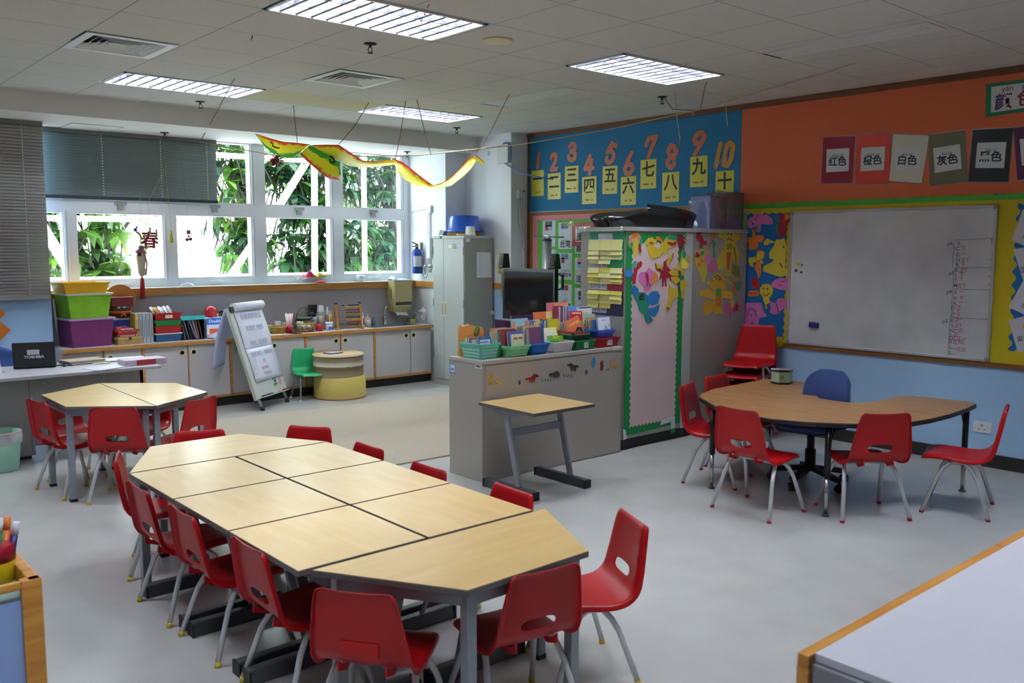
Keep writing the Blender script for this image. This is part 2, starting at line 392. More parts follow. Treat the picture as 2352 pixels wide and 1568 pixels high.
tree(5.6, 12.4, 2, 'dark green tree outside behind the third window bay', [(5.5, 12.2, 1.85, .5, .5, 52), (5.2, 12.0, 2.75, .55, .5, 46), (5.3, 12.2, 3.2, .6, .4, 36)], leaf=.3, cols=(3, 0, 2))
tree(6.7, 11.8, 3, 'broad leaved tree outside behind the fourth window bay', [(6.5, 11.7, 1.85, .75, .5, 110), (6.2, 11.9, 2.7, .55, .5, 62), (6.9, 12.1, 1.4, .6, .4, 40), (7.1, 12.2, 2.9, .35, .4, 14)], leaf=.34, cols=(1, 0, 3))
tree(8.25, 12.2, 4, 'tall tree outside with its grey trunk showing in the last window bay', [(7.9, 12.3, 2.75, .75, .5, 95), (8.5, 12.4, 1.9, .55, .4, 46), (7.7, 12.0, 1.7, .45, .4, 40), (8.6, 12.6, 3.0, .6, .4, 40)], trunk=(8.22, 8.0), leaf=.27, cols=(3, 1))
tree(4.6, 15.5, 5, 'pale tree far outside behind the second window bay', [(4.2, 15.4, 1.2, .9, .6, 60), (3.3, 15.2, 2.0, .8, .6, 40)], leaf=.36, cols=(2,))  # lightest leaf colour for this far crown
tree(9.4, 15.0, 6, 'pale tree far outside at the right end of the windows', [(9.6, 15.0, 1.6, .9, .6, 55), (8.6, 15.2, 3.2, .9, .6, 60)], leaf=.36, cols=(2, 0))
# ================================================================ CEILING FITTINGS
def louvre_light(i, j, label):
    x0, y0 = OX+i*T, OY+j*T; t = thing('ceiling_light', label, 'ceiling light', (x0+T, y0+T/2, H), 0, 'recessed louvred ceiling lights')
    w, d = 2*T-.03, T-.03
    g = G()
    for a, b, c, e in ((-w/2, -d/2, w/2, -d/2+.02), (-w/2, d/2-.02, w/2, d/2), (-w/2, -d/2, -w/2+.02, d/2), (w/2-.02, -d/2, w/2, d/2)): g.box(a, b, -.006, c, e, .02)
    obj('frame', g, mat('#e8eaec', .4), t)
    obj('tray', G().box(-w/2, -d/2, .135, w/2, d/2, .14).box(-w/2, -d/2, .004, -w/2+.004, d/2, .14).box(w/2-.004, -d/2, .004, w/2, d/2, .14).box(-w/2, -d/2, .004, w/2, -d/2+.004, .14).box(-w/2, d/2-.004, .004, w/2, d/2, .14), mat('#8d8a96', .35), t)
    refl = mat('#77747f', .3, metal=.6)
    for k in range(3):                               # three tubes, each in its own mirror channel
        y = -d/3+k*d/3
        obj('fluorescent_tube', G().tube([(-w/2+.03, y, .11), (w/2-.03, y, .11)], .013, 10), mat('#eaf5ff', .3, emit=LAMP), t)
    g = G()
    for k in range(4): g.box(-w/2+.02, -d/2+.01+k*(d-.02)/3-.004, .002, w/2-.02, -d/2+.01+k*(d-.02)/3+.004, .055)
    obj('side_reflector', g, refl, t)
    g = G()
    for k in range(3):
        y0_, y1_ = -d/2+.014+k*(d-.02)/3, -d/2+.006+(k+1)*(d-.02)/3
        for q in range(11):
            x = -w/2+.09+q*(w-.18)/10
            g._add([(x-.003, y0_, .055), (x-.003, y1_, .055), (x+.003, y1_, .055), (x+.003, y0_, .055), (x-.011, y0_, .0), (x-.011, y1_, .0), (x+.011, y1_, .0), (x+.011, y0_, .0)],
                   [(0, 1, 2, 3), (7, 6, 5, 4), (0, 4, 5, 1), (2, 6, 7, 3), (1, 5, 6, 2), (3, 7, 4, 0)])
    obj('louvre', g, mat('#4c4d52', .5), t)
    return t
louvre_light(2, -1, 'large louvred ceiling light in the foreground, cut off by the frame top')
louvre_light(2, 4, 'louvred ceiling light in front of the bulkhead, above the tall blinds')
louvre_light(6, 4, 'small far louvred ceiling light over the dragon kite tail')
louvre_light(6, -1, 'bright louvred ceiling light over the tall cabinet and whiteboard side')
for i, j in ((-2, 4), (-2, -1), (2, -6), (6, -6), (-2, -6)): louvre_light(i, j, 'lit louvred ceiling light, out of the picture')
def diffuser(i, j, label):
    t = thing('ceiling_vent', label, 'air vent', (OX+(i+.5)*T, OY+(j+.5)*T, H), 0, 'square four way air vents')
    s = T/2-.012; g = G(); wm = mat('#d9dcdc', .45)
    for a, b in ((s, s-.055),):
        g.box(-a, -a, -.006, a, -b, .0).box(-a, b, -.006, a, a, .0).box(-a, -b, -.006, -b, b, .0).box(b, -b, -.006, a, b, .0)
    obj('frame', g, wm, t)
    for k in range(5):                               # nested square rings of sloping blades
        o, i_ = .225-k*.04, .195-k*.04; z0, z1 = -.004, .03
        g = G()
        q = [(-1, -1), (1, -1), (1, 1), (-1, 1)]
        vs = [(a*(o+.012), b*(o+.012), z0) for a, b in q]+[(a*(i_-.006), b*(i_-.006), z1) for a, b in q]+[(a*(o+.008), b*(o+.008), z0) for a, b in q]+[(a*(i_-.01), b*(i_-.01), z1) for a, b in q]
        fs = []
        for e in range(4):
            f = (e+1) % 4; fs += [(e, e+4, f+4, f), (e+8, f+8, f+12, e+12), (e, f, f+8, e+8)]
        g._add(vs, fs); obj('blade', g, wm, t)
    obj('duct', G().box(-.24, -.24, .05, .24, .24, .055).box(-.24, -.24, .0, -.235, .24, .055).box(.235, -.24, .0, .24, .24, .055).box(-.24, -.24, .0, .24, -.235, .055).box(-.24, .235, .0, .24, .24, .055), mat('#3a3c3c', .8), t)
diffuser(1, 2, 'square ceiling air vent left of the big foreground light')
diffuser(4, 2, 'square ceiling air vent between the lights, over the dragon kite')
def slot_vent(x0, y0, y1, label):
    t = thing('slot_vent', label, 'air vent', (x0, y0, H), 0, 'long ceiling slot vents')
    w, L = .27, y1-y0
    obj('plate', G().box(0, 0, -.005, w, L, 0), mat('#cfd2d0', .45), t)
    for k in range(5):
        obj('slat', G().box(.04+.042*k, .06, -.008, .06+.042*k, L-.06, -.005), mat('#d9dcda', .45), t)
    obj('holes', G().box(.02, L-.035, -.0065, .25, L-.02, -.005), mat('#2b2b2b', .8), t)
slot_vent(5.36, 5.5, 6.66, 'faint long slot vent in the ceiling between the two right lights')
slot_vent(5.46, 2.5, 3.67, 'long slot vent in the ceiling above the colour cards')
t = thing('ceiling_speaker', 'round cream speaker in the ceiling beside the big light', 'speaker', (3.844, 4.563, 3.045))
obj('rim', G().lathe([(.075, 0), (.098, 0), (.1, -.006), (.092, -.012), (.078, -.01)], 32), mat('#d9d2a8', .5), t)
obj('grille', G().lathe([(.0001, -.008), (.04, -.0085), (.077, -.007), (.077, 0)], 32), mat('#b9b7a0', .7), t)
def sprinkler(p, label):
    t = thing('sprinkler', label, 'sprinkler', p, 0, 'ceiling sprinklers')
    dk = mat('#2b2d2c', .4, metal=.6)
    obj('escutcheon', G().lathe([(.012, 0), (.045, 0), (.043, -.006), (.015, -.012), (.012, -.012)], 20), dk, t)
    obj('frame_arms', G().lathe([(.0095, 0), (.0095, -.028)], 10).tube([(-.01, 0, -.026), (-.016, 0, -.045), (-.004, 0, -.062)], .003, 6).tube([(.01, 0, -.026), (.016, 0, -.045), (.004, 0, -.062)], .003, 6), dk, t)
    obj('deflector', G().lathe([(.0001, -.062), (.018, -.06), (.02, -.064), (.0001, -.066)], 14), dk, t)
for p, lb in (((3.273, 5.2, 3.045), 'sprinkler head on the ceiling right below the big foreground light'),
              ((3.36, 8.287, 3.045), 'sprinkler head on the ceiling at the bulkhead, above the blinds'),
              ((6.366, 5.266, 3.045), 'sprinkler head on the ceiling above the number board'),
              ((6.259, 8.149, 3.045), 'sprinkler head on the ceiling in the far corner by the column'),
              ((3.403, 9.343, 2.865), 'sprinkler head on the low soffit above the wide blind'),
              ((6.309, 9.217, 2.865), 'sprinkler head on the low soffit at the right end of the windows')):
    sprinkler(p, lb)
t = thing('access_hatch', 'thin outlined access hatch in the low soffit over the wide blind', 'hatch', (2.72, 9.43, SOFFIT))
obj('panel', G().box(-.225, -.22, -.004, .225, .22, 0), mat('#e2e0dd', .7), t)
obj('gap', G().box(-.235, -.23, -.002, .235, -.222, 0).box(-.235, -.23, -.002, -.228, .23, 0).box(.228, -.23, -.002, .235, .23, 0), mat('#8d8a86', .8), t)
# ================================================================ BLINDS
def blind(name, label, x0, x1, y, z0, z1, h, cords, rail, slat_h=.03):
    t = thing(name, label, 'blind', ((x0+x1)/2, y, z0)); w = x1-x0
    obj('headrail', G().box(-w/2, -.025, z1-z0-.04, w/2, .025, z1-z0), mat('#6f746f', .5), t)
    n = round((z1-z0-.075)/slat_h); slat_h = (z1-z0-.072)/n; g = G()
    for k in range(n):
        z = .035+k*slat_h
        g._add([(-w/2, -.010, z-.004), (w/2, -.010, z-.004), (w/2, 0.0, z+.017), (-w/2, 0.0, z+.017), (-w/2, .004, z+.034), (w/2, .004, z+.034)], [(0, 1, 2, 3), (3, 2, 5, 4)], smooth=True)
    obj('slats', g, h, t, solid=.0012)
    obj('bottom_rail', G().box(-w/2, -.016, 0, w/2, .016, .032), rail, t, bevel=.004)
    for c in cords:
        g = G()
        for k in range(n): g.box(c*w-.004, -.0125, .04+k*slat_h+.006, c*w+.004, -.0095, .04+k*slat_h+.02)
        obj('ladder_tape', g, mat('#eef2f2', .5), t)
    return t
b = blind('venetian_blind', 'tall grey blind hanging in front of the light blue pier at the left edge', 1.45, 2.255, 9.34, 1.2, 2.864, mat('#a7a4a0', .5), (.28, -.25), mat('#a39f9a', .5))
obj('pull_cord', G().tube([(.42, -.0, -.0), (.424, -.005, -.12), (.43, -.005, -.26), (.437, -.005, -.33), (.444, -.005, -.26), (.434, -.005, -.12), (.43, 0, 0)], .0025, 5), mat('#c9cac6', .6), b)
blind('venetian_blind', 'wide dark grey blind lowered over the upper window panes', 2.29, 4.078, 9.675, 2.178, 2.864, mat('#77807f', .5), (-.17, .16, .44), mat('#2b3238', .4), .028)

# ================================================================ CHAIRS
def chair(name, s, plastic, cap_h, hole, label, cat='chair', handhold=True, tube_h='#cdd0d2'):
    """Moulded school chair, faces +y; s = size factor (1 = 0.70 m high)."""
    t = thing(name, label, cat)
    # profile: (y, z, half width, normal direction (y, z) pointing to the underside / rear)
    P = [(.212, .352, .150, (.5, -.9)), (.205, .374, .168, (.2, -1)), (.13, .386, .182, (0, -1)), (.03, .378, .190, (0, -1)), (-.06, .370, .196, (0, -1)),
         (-.125, .376, .200, (-.4, -.9)), (-.165, .402, .200, (-.8, -.6)), (-.180, .432, .197, (-1, -.15)), (-.184, .443, .196, (-1, -.1)), (-.194, .492, .191, (-1, 0)), (-.197, .503, .189, (-1, 0)), (-.208, .570, .178, (-1, 0)),
         (-.222, .650, .164, (-1, 0)), (-.232, .688, .154, (-1, .1)), (-.246, .702, .140, (-.6, -.7))]
    U_ = [-1, -.985, -.9, -.72, -.5, -.43, 0, .43, .5, .72, .9, .985, 1]
    g = G(); vs = []
    for j, (y, z, w, nn) in enumerate(P):
        for u in U_:
            a = abs(u); fl = .030 if a == 1 else (.010 if a > .98 else 0)
            if j in (0, 14): fl *= .4
            dish = (1-u*u)*(.012 if j > 6 else .010)
            vs.append((s*u*w*1.0, s*(y+nn[0]*(fl+dish)), s*(z+nn[1]*(fl+dish))))
    nu = len(U_)-1; fs = []
    for j in range(len(P)-1):
        for i in range(nu):
            if hole and j == 8 and 5 <= i <= 6: continue
            fs.append((j*(nu+1)+i, j*(nu+1)+i+1, (j+1)*(nu+1)+i+1, (j+1)*(nu+1)+i))
    g._add(vs, fs, smooth=True)
    seat = obj('seat_shell', g, plastic, t, solid=.007*s, sub=2)
    if not hole and handhold:
        obj('handhold', G().box(-.075*s, -.214*s, .438*s, .075*s, -.205*s, .49*s), plastic, seat, bevel=.012*s, seg=3)
    tube_m = mat(tube_h, .35, metal=.35)
    for sx in (-1, 1):
        rib = G(); rib.prism([(-.16*s, .372*s), (-.186*s, .40*s), (-.19*s, .36*s), (-.12*s, .335*s), (-.09*s, .352*s)], -.004, .004, Matrix.Translation((sx*.095*s, 0, 0)) @ Matrix(((0, 0, 1, 0), (1, 0, 0, 0), (0, 1, 0, 0), (0, 0, 0, 1))))
        obj('underside_rib', rib, plastic, seat)
    for sx in (-1, 1):
        for sy in (-1, 1):
            fx, fy = .205*s/.93, (.192 if sy > 0 else -.19)*s; tz = .338*s
            yy = (.03 if sy > 0 else -.045)*s
            path = [(sx*fx, fy, .012), (sx*.182*s, .6*fy, .24*s), (sx*.168*s, .42*fy, .30*s), (sx*.158*s, .28*fy, .328*s), (sx*.15*s, yy*.9, tz), (sx*.147*s, -.006*s, tz)]
            lg = obj('leg', G().tube(path, .0122*s/.93, 10), tube_m, t)
            obj('foot_cap', G().tube([(sx*fx*1.004, fy*1.004, 0), (sx*fx*.99, fy*.985, .022)], .0135, 10), mat(cap_h, .6), lg)
    obj('crossbar', G().tube([(-.15*s, -.03*s, .338*s), (.15*s, -.03*s, .338*s)], .009, 8).tube([(-.15*s, .05*s, .34*s), (.15*s, .05*s, .34*s)], .007, 8), tube_m, t)
    return t
red = mat('#b30d12', .38, spec=.35)
SB, SS = 1.0, .885
def put(proto, used, x, y, fx, fy, label, group, z=0):
    rz = math.atan2(fy, fx)-PI/2
    if not used[0]:
        used[0] = True; o = proto; o.location = (x, y, z); o.rotation_euler = (0, 0, rz); o['label'] = label; o['group'] = group
        return o
    return dup(proto, (x, y, z), rz, label, group)
cb, ub = chair('school_chair', SB, red, '#b0202a', True, ''), [False]
cbs, ubs = chair('school_chair', SB, red, '#b0202a', False, ''), [False]
cs, us = chair('school_chair', SS, red, '#c9b23a', True, ''), [False]
css, uss = chair('school_chair', SS, red, '#c9b23a', False, ''), [False]
cm, um = chair('school_chair', .95, red, '#c9b23a', True, ''), [False]
gK, gM, gH = 'red chairs around the brown horseshoe table', 'red chairs around the long row of desks', 'red chairs around the six sided table'
put(cb, ub, 4.925, 3.21, 1, -.03, 'red chair with its back to the room at the left front of the brown table', gK)
put(cb, ub, 5.372, 2.73, .58, .81, 'red chair at the front middle of the brown horseshoe table, before the blue seat', gK)
put(cbs, ubs, 5.945, 2.365, -.30, .95, 'red chair seen side on at the right tip of the brown table', gK)
put(cb, ub, 5.348, 3.835, .34, -.94, 'red chair side on between the pink cabinet door and the brown table', gK)
put(cb, ub, 5.838, 3.96, .1, -1, 'red chair half hidden behind the far left end of the brown table', gK)
for k in range(4):
    put(cbs, ubs, 6.86, 4.62, -.97, -.25, ['lowest chair of the red stack by the blue wall', 'second chair up in the red stack by the blue wall', 'third chair up in the red stack by the blue wall', 'top red chair of the stack by the blue wall, under the cut-out figures'][k], 'stacked red chairs by the blue wall', z=.098*k)
put(cs, us, 1.525, 4.10, 1, 0, 'red chair at the left side of the desks, second from the far corner', gM)
put(cs, us, 1.535, 3.59, 1, .0, 'red chair at the left side of the desks, third from the far corner', gM)
put(cs, us, 1.562, 3.02, 1, .0, 'red chair at the left side of the desks, nearest the front corner chair', gM)
put(cs, us, 1.635, 4.715, .93, -.36, 'red chair at the far left corner of the long desks, mostly behind another chair', gM)
put(css, uss, 1.585, 2.50, .82, .57, 'foreground red chair with a filled handhold, nearest the camera', gM)
put(cs, us, 2.035, 2.335, .17, .985, 'foreground red chair with an open handhold at the front edge of the desks', gM)
put(cs, us, 2.48, 2.42, -.9, .43, 'red chair standing out at the right front corner of the desks', gM)
put(cs, us, 1.915, 4.94, -.43, -.9, 'red chair top showing behind the far left edge of the desks', gM)
put(cs, us, 2.38, 4.70, -.83, -.56, 'red chair top behind the far right slanted edge of the desks, on the carpet', gM)
put(cs, us, 2.34, 4.14, -1, 0, 'red chair top at the right side of the desks, second from the carpet', gM)
put(cs, us, 2.32, 3.55, -1, 0, 'red chair top at the right side of the desks, middle of three', gM)
put(cs, us, 2.37, 2.98, -1, .05, 'red chair top at the right side of the desks, before the small single desk', gM)
put(cm, um, 1.70, 6.63, .985, .177, 'red chair at the left side of the six sided table, near the waste basket', gH)
put(cm, um, 1.925, 6.18, .607, .795, 'red chair at the front of the six sided table, back to the room', gH)
put(cm, um, 2.235, 6.16, -.486, .874, 'red chair at the right front side of the six sided table', gH)
put(cs, us, 1.86, 6.94, .53, -.85, 'red chair behind the six sided table on its left, seen under the tabletop', gH)
put(cs, us, 2.235, 6.88, -.62, -.78, 'red chair behind the six sided table on its right, seen under the tabletop', gH)
# ================================================================ DESKS
birch = wood('#d2ad6c', '#dcb97c', (1.2, 6, 6), .28, 2.2)
edge_dark = mat('#5d5a57', .5)
steel = mat('#8b9097', .42, metal=.25)
bar_dark = mat('#4d5054', .4, metal=.2)
black_plastic = mat('#161719', .5)
def top_board(g_pts, z, t, r=.0):
    b = obj('tabletop', G().prism(g_pts, z-.022, z), edge_dark, t, bevel=.003, seg=2)
    c = Vector(cen(g_pts)).to_3d()
    ins = [(p[0]+(c.x-p[0])*.006, p[1]+(c.y-p[1])*.006) for p in g_pts]
    obj('laminate', G().prism(ins, z, z+.0012), birch, b)
    return b
def desk(x0, y0, x1, y1, z, label, along, group, front=1):
    """single desk on two sled feet. along = axis the feet run along; front = which end the pupil sits at"""
    cx, cy = (x0+x1)/2, (y0+y1)/2
    W, D = ((x1-x0), (y1-y0)) if along == 'y' else ((y1-y0), (x1-x0))
    t = thing('school_desk', label, 'desk', (cx, cy, 0), 0 if along == 'y' else PI/2*front, group)
    top_board([(-W/2+.003, -D/2+.003), (W/2-.003, -D/2+.003), (W/2-.003, D/2-.003), (-W/2+.003, D/2-.003)], z, t)
    for sx in (-1, 1):
        x = sx*(W/2-.045)
        f = obj('foot_rail', G()._add([(x-.032, -D/2+.03, 0), (x+.032, -D/2+.03, 0), (x+.032, D/2-.04, 0), (x-.032, D/2-.04, 0), (x-.022, -D/2+.03, .062), (x+.022, -D/2+.03, .062), (x+.022, D/2-.04, .062), (x-.022, D/2-.04, .062)],
            [(3, 2, 1, 0), (4, 5, 6, 7), (0, 1, 5, 4), (1, 2, 6, 5), (2, 3, 7, 6), (3, 0, 4, 7)]), bar_dark, t, bevel=.006)
        for yy in (-D/2+.03, D/2-.04):
            e = .006 if yy > 0 else -.006
            obj('end_cap', G().box(x-.034, yy-e, 0, x+.034, yy+e, .058), black_plastic, f, bevel=.003)
        obj('leg', G().bar((x, -D*.16, .06), (x, D*.06, z-.05), .045, .024, up=(1, 0, 0)), steel, t, bevel=.004)
        obj('top_bracket', G().prism([(-D*.36, z-.024), (D*.40, z-.024), (D*.14, z-.06), (D*.0, z-.066)], -.014, .014, Matrix.Translation((x, 0, 0)) @ Matrix(((0, 0, 1, 0), (1, 0, 0, 0), (0, 1, 0, 0), (0, 0, 0, 1)))), steel, t)
    obj('crossbar', G().bar((-W/2+.05, D*.0, z*.70), (W/2-.05, D*.0, z*.70), .02, .05), steel, t)
    return t
zt = .613
row = [('far', 3.805, 4.375), ('middle', 3.23, 3.80), ('near', 2.66, 3.225)]
for nm, y0, y1 in row:
    desk(1.357, y0, 1.893, y1, zt, {'far': 'birch topped desk at the far left of the six desk block', 'middle': 'birch topped desk in the middle of the left column of desks', 'near': 'birch topped desk at the near left of the block, by the foreground trapezoid'}[nm], 'x', 'single desks pushed together', 1)
    desk(1.899, y0, 2.437, y1, zt, {'far': 'birch topped desk at the far right of the block, showing a bright window reflection', 'middle': 'birch topped desk in the middle of the right column of desks', 'near': 'birch topped desk at the near right of the block, by the foreground trapezoid'}[nm], 'x', 'single desks pushed together', -1)
desk(3.91, 4.27, 4.50, 4.86, .605, 'small birch topped desk standing alone against the grey book cabinet', 'y', 'single desks')
def trapezoid(pts, z, label, group):
    c = cen(pts); t = thing('trapezoid_table', label, 'table', (c[0], c[1], 0), 0, group)
    L = [(p[0]-c[0], p[1]-c[1]) for p in pts]
    top_board(L, z, t)
    g = [(p[0]*.86, p[1]*.82) for p in L]
    for p in g:
        lg = obj('leg', G().box(p[0]-.02, p[1]-.02, .012, p[0]+.02, p[1]+.02, z-.024), steel, t, bevel=.003)
        obj('foot_cap', G().box(p[0]-.022, p[1]-.022, 0, p[0]+.022, p[1]+.022, .02), black_plastic, lg)
    a = G()
    for i in range(4):
        p, q = g[i], g[(i+1) % 4]; a.bar((p[0], p[1], z-.05), (q[0], q[1], z-.05), .022, .045)
    obj('apron', a, steel, t)
    return t
gT = 'trapezoid tables with birch tops'
trapezoid([(1.362, 4.385), (2.44, 4.385), (2.155, 4.905), (1.64, 4.905)], zt, 'trapezoid table closing the far end of the long desks', gT)
trapezoid([(1.40, 2.643), (1.69, 2.155), (2.25, 2.16), (2.49, 2.645)], zt, 'large trapezoid table in the foreground closing the near end of the desks', gT)
trapezoid([(1.565, 6.89), (2.040, 7.186), (2.024, 5.914), (1.566, 6.265)], .655, 'left half of the six sided table by the teacher desk', gT)
trapezoid([(2.046, 7.186), (2.495, 6.828), (2.511, 6.244), (2.030, 5.914)], .655, 'right half of the six sided table by the teacher desk', gT)
# brown horseshoe table
hs = [(5.02, 3.77), (4.80, 3.47), (4.715, 3.20), (4.715, 3.0), (4.79, 2.80), (4.95, 2.59), (5.10, 2.46), (5.232, 2.393), (5.45, 2.355), (5.73, 2.345), (6.0, 2.36), (6.21, 2.385), (6.265, 2.42), (6.28, 2.46), (6.24, 2.72), (6.195, 2.83), (6.10, 2.872), (5.84, 2.872), (5.70, 2.895), (5.625, 2.96), (5.605, 3.08), (5.62, 3.20), (5.74, 3.30), (6.0, 3.39), (6.2, 3.47), (6.25, 3.56), (6.16, 3.93), (6.10, 3.965), (5.779, 3.945), (5.40, 3.93), (5.135, 3.85)]
zk = .615; sc_ = (1.706-zk)/(1.706-.66)
hs = [(p[0]*sc_, p[1]*sc_) for p in hs]; hc = (5.75, 3.24)
t = thing('horseshoe_table', 'brown wood grain horseshoe table with black edge before the whiteboard', 'table', (hc[0], hc[1], 0))
hl = [(p[0]-hc[0], p[1]-hc[1]) for p in hs]
tt = obj('tabletop', G().prism(hl, zk-.03, zk-.001), black_plastic, t, bevel=.006)
obj('laminate', G().prism([(p[0]*.992, p[1]*.992) for p in hl], zk-.001, zk+.001), wood('#8a6238', '#a87d4d', (14, 1.5, 6), .32, 2.5), tt)
for px_, py_ in ((5.13, 2.845), (6.395, 2.52), (5.12, 3.72), (6.2, 3.95)):
    x, y = px_-hc[0], py_-hc[1]
    lg = obj('leg', G().tube([(x, y, .25), (x, y, zk-.03)], .02, 14), mat('#131416', .35), t)
    obj('chrome_sleeve', G().tube([(x, y, .012), (x, y, .26)], .014, 12), mat('#b9bcc0', .2, metal=.9), lg, label='chrome lower leg')
    obj('glide', G().lathe([(.024, 0), (.024, .008), (.01, .018)], 16, Mloc(x, y, 0)), mat('#3a3a3c', .4), lg)
    obj('brace', G().tube([(x, y, .42), (x+(.09 if x < 0 else -.09), y, zk-.03)], .006, 6), mat('#131416', .35), t)
# blue office chair
t = thing('office_chair', 'navy blue swivel office chair in the notch of the horseshoe table', 'chair', (5.76, 3.33, 0), math.atan2(0, -1)-PI/2+.05)
navy = mat('#31447c', .85, bump=.15, bscale=400); dkp = mat('#17181b', .5)
def cushion(w, d, th, e=2.6):
    def fn(u, v):
        a = 2*PI*u; f = math.sin(PI*v)**.55; c, s_ = math.cos(a), math.sin(a)
        return (w*f*math.copysign(abs(c)**(2/e), c), d*f*math.copysign(abs(s_)**(2/e), s_), -th*math.copysign(abs(math.cos(PI*v))**.7, math.cos(PI*v)))
    return fn
obj('seat', G().grid(cushion(.245, .235, .04), 36, 14, Mloc(0, .02, .445)), navy, t)
def backfn(u, v):
    x = (u*2-1); z = v; w = .185*(1-.16*z**2)*(1-max(0, z-.70)**2*5.5)
    rim = 1-max(abs(x), 0)**6
    return (x*w, -.20-.05*z-.02*(1-x*x)+.03*math.sin(PI*z), .485+z*.325)
bk = obj('backrest', G().grid(backfn, 16, 18), navy, t, solid=.05, sub=1)
obj('back_shell', G().grid(lambda u, v: tuple(Vector(backfn(u*.96+.02, v*.97+.01))+Vector((0, -.03, 0))), 14, 16), mat('#2a3766', .5), bk, solid=.01)
obj('back_bracket', G().bar((0, -.05, .40), (0, -.27, .43), .06, .012).bar((0, -.27, .42), (0, -.275, .58), .06, .014), dkp, t)
obj('seat_pan', G().frus(.22, .22, .40, .38, .385, .415), dkp, t, bevel=.01)
obj('gas_column', G().tube([(0, 0, .14), (0, 0, .26)], .038, 16).tube([(0, 0, .26), (0, 0, .39)], .026, 16), dkp, t)
obj('lever', G().tube([(.05, .02, .385), (.2, .04, .38), (.25, .045, .375)], .007, 8), dkp, t)
for k in range(5):
    a = 2*PI*k/5+.35; c, s_ = math.cos(a), math.sin(a)
    lg = obj('base_arm', G().bar((0, 0, .125), (c*.27, s_*.27, .085), .05, .035), dkp, t, bevel=.008)
    M = Matrix.Translation((c*.27, s_*.27, .03)) @ Mrot(a+.6, 'Z') @ Mrot(PI/2, 'X')
    obj('caster', G().lathe([(.028, -.024), (.03, -.018), (.03, .018), (.028, .024)], 18, M).tube([(c*.27, s_*.27, .03), (c*.27, s_*.27, .085)], .009, 8), dkp, lg)

# ================================================================ WINDOW CABINETS AND WORKTOP
lam = mat('#b5b0b0', .5, noise=.02, nscale=2); kick = mat('#191716', .6); cream = mat('#c9c48c', .45)
posts = [2.28, 3.025, 3.94, 4.83, 5.749, 6.6]
for k in range(5):
    x0, x1 = posts[k], posts[k+1]
    t = thing('base_cabinet', ['grey sliding door cabinet under the worktop, behind the teacher desk', 'grey sliding door cabinet under the worktop, left of the easel', 'grey sliding door cabinet under the worktop, behind the easel', 'grey sliding door cabinet under the worktop, behind the green chair and drum stool', 'grey sliding door cabinet under the sink, beside the steel locker'][k], 'cabinet', (x0, CT_Y, 0), 0, 'grey cabinets under the window worktop')
    w = x1-x0
    obj('carcass', G().box(0, .045, .1, w, .485, CT_Z-.03), lam, t)
    obj('kick_board', G().box(0, .05, 0, w, .07, .1), kick, t)
    g = G().box(-.013 if k else 0, .012, .1, .013, .045, CT_Z-.03).box(0, .012, .1, w, .045, .122)
    obj('timber_edge', g, oak, t)
    xm = w*(.5 if k != 4 else .62)
    for q, (a, b, yy) in enumerate(((.016, xm-.004, .03), (xm+.004, w-.016, .02))):
        d = obj('door', G().box(a, yy, .125, b, yy+.016, CT_Z-.034), lam, t)
        if k in (0, 1, 3) and q: obj('edge_strip', G().box(a-.006, yy-.001, .125, a+.004, yy+.016, CT_Z-.034), oak, d)
        hx = (b-.055) if (q == 0) else (a+.055)
        if k == 4 and q: hx = a+.04
        M = Matrix.Translation((hx, yy, CT_Z-.115)) @ Mrot(PI/2, 'X')
        pl = obj('finger_pull', G().lathe([(.018, -.002), (.024, .004), (.032, .005), (.034, .0)], 24, M), cream, d, label='cream round finger pull')
        obj('recess', G().lathe([(.0001, .001), (.02, .001)], 20, M), mat('#5a5a55', .6), pl)
t = thing('worktop', 'long pale worktop with a timber front edge under the windows', 'counter', (2.28, CT_Y, CT_Z))
L = 6.61-2.28
def CTP(p): return (p[0]-2.28, p[1]-CT_Y)
sk = (6.145, 9.287, 0.721)
sx0, sx1, sy0, sy1 = sk[0]-.36-2.28, sk[0]+.30-2.28, .10, .42
g = G().box(0, .012, -.03, sx0, .486, 0).box(sx1, .012, -.03, L, .486, 0).box(sx0, .012, -.03, sx1, sy0, 0).box(sx0, sy1, -.03, sx1, .486, 0)
obj('laminate_top', g, mat('#c4c1c4', .35), t)
obj('timber_edge', G().box(0, -.006, -.034, L, .014, .001), oak, t)
t = thing('sink', 'small stainless steel sink set in the worktop beside the locker', 'sink', (sx0+2.28, CT_Y, CT_Z))
ss = mat('#a4a8ab', .28, metal=.85); w = sx1-sx0
obj('basin', G().box(0, sy0, -.15, w, sy1, -.148).box(0, sy0, -.15, .004, sy1, .003).box(w-.004, sy0, -.15, w, sy1, .003).box(0, sy0, -.15, w, sy0+.004, .003).box(0, sy1-.004, -.15, w, sy1, .003), ss, t)
obj('rim', G().box(-.02, sy0-.02, 0, 0.005, sy1+.02, .005).box(w-.005, sy0-.02, 0, w+.02, sy1+.02, .005).box(0, sy0-.02, 0, w, sy0+.005, .005).box(0, sy1-.005, 0, w, sy1+.02, .005), ss, t)
p = (6.15, 9.5, 0.721)
t = thing('faucet', 'curved chrome gooseneck faucet behind the sink', 'faucet', (p[0], p[1]+.02, CT_Z))
ch = mat('#b6babf', .15, metal=.95)
obj('body', G().lathe([(.028, 0), (.028, .012), (.018, .02), (.018, .07), (.02, .10), (.014, .11)], 18), ch, t)
obj('spout', G().tube([(0, 0, .10)]+[(.07-.075*math.cos(a), 0, .16+.085*math.sin(a)) for a in [i*PI/9 for i in range(0, 9)]]+[(.145, 0, .15)], .0095, 12), ch, t)
obj('handle', G().bar((0, 0, .08), (-.04, -.02, .095), .014, .012), ch, t)
obj('aerator', G().tube([(.145, 0, .155), (.146, 0, .135)], .0125, 12), ch, t)

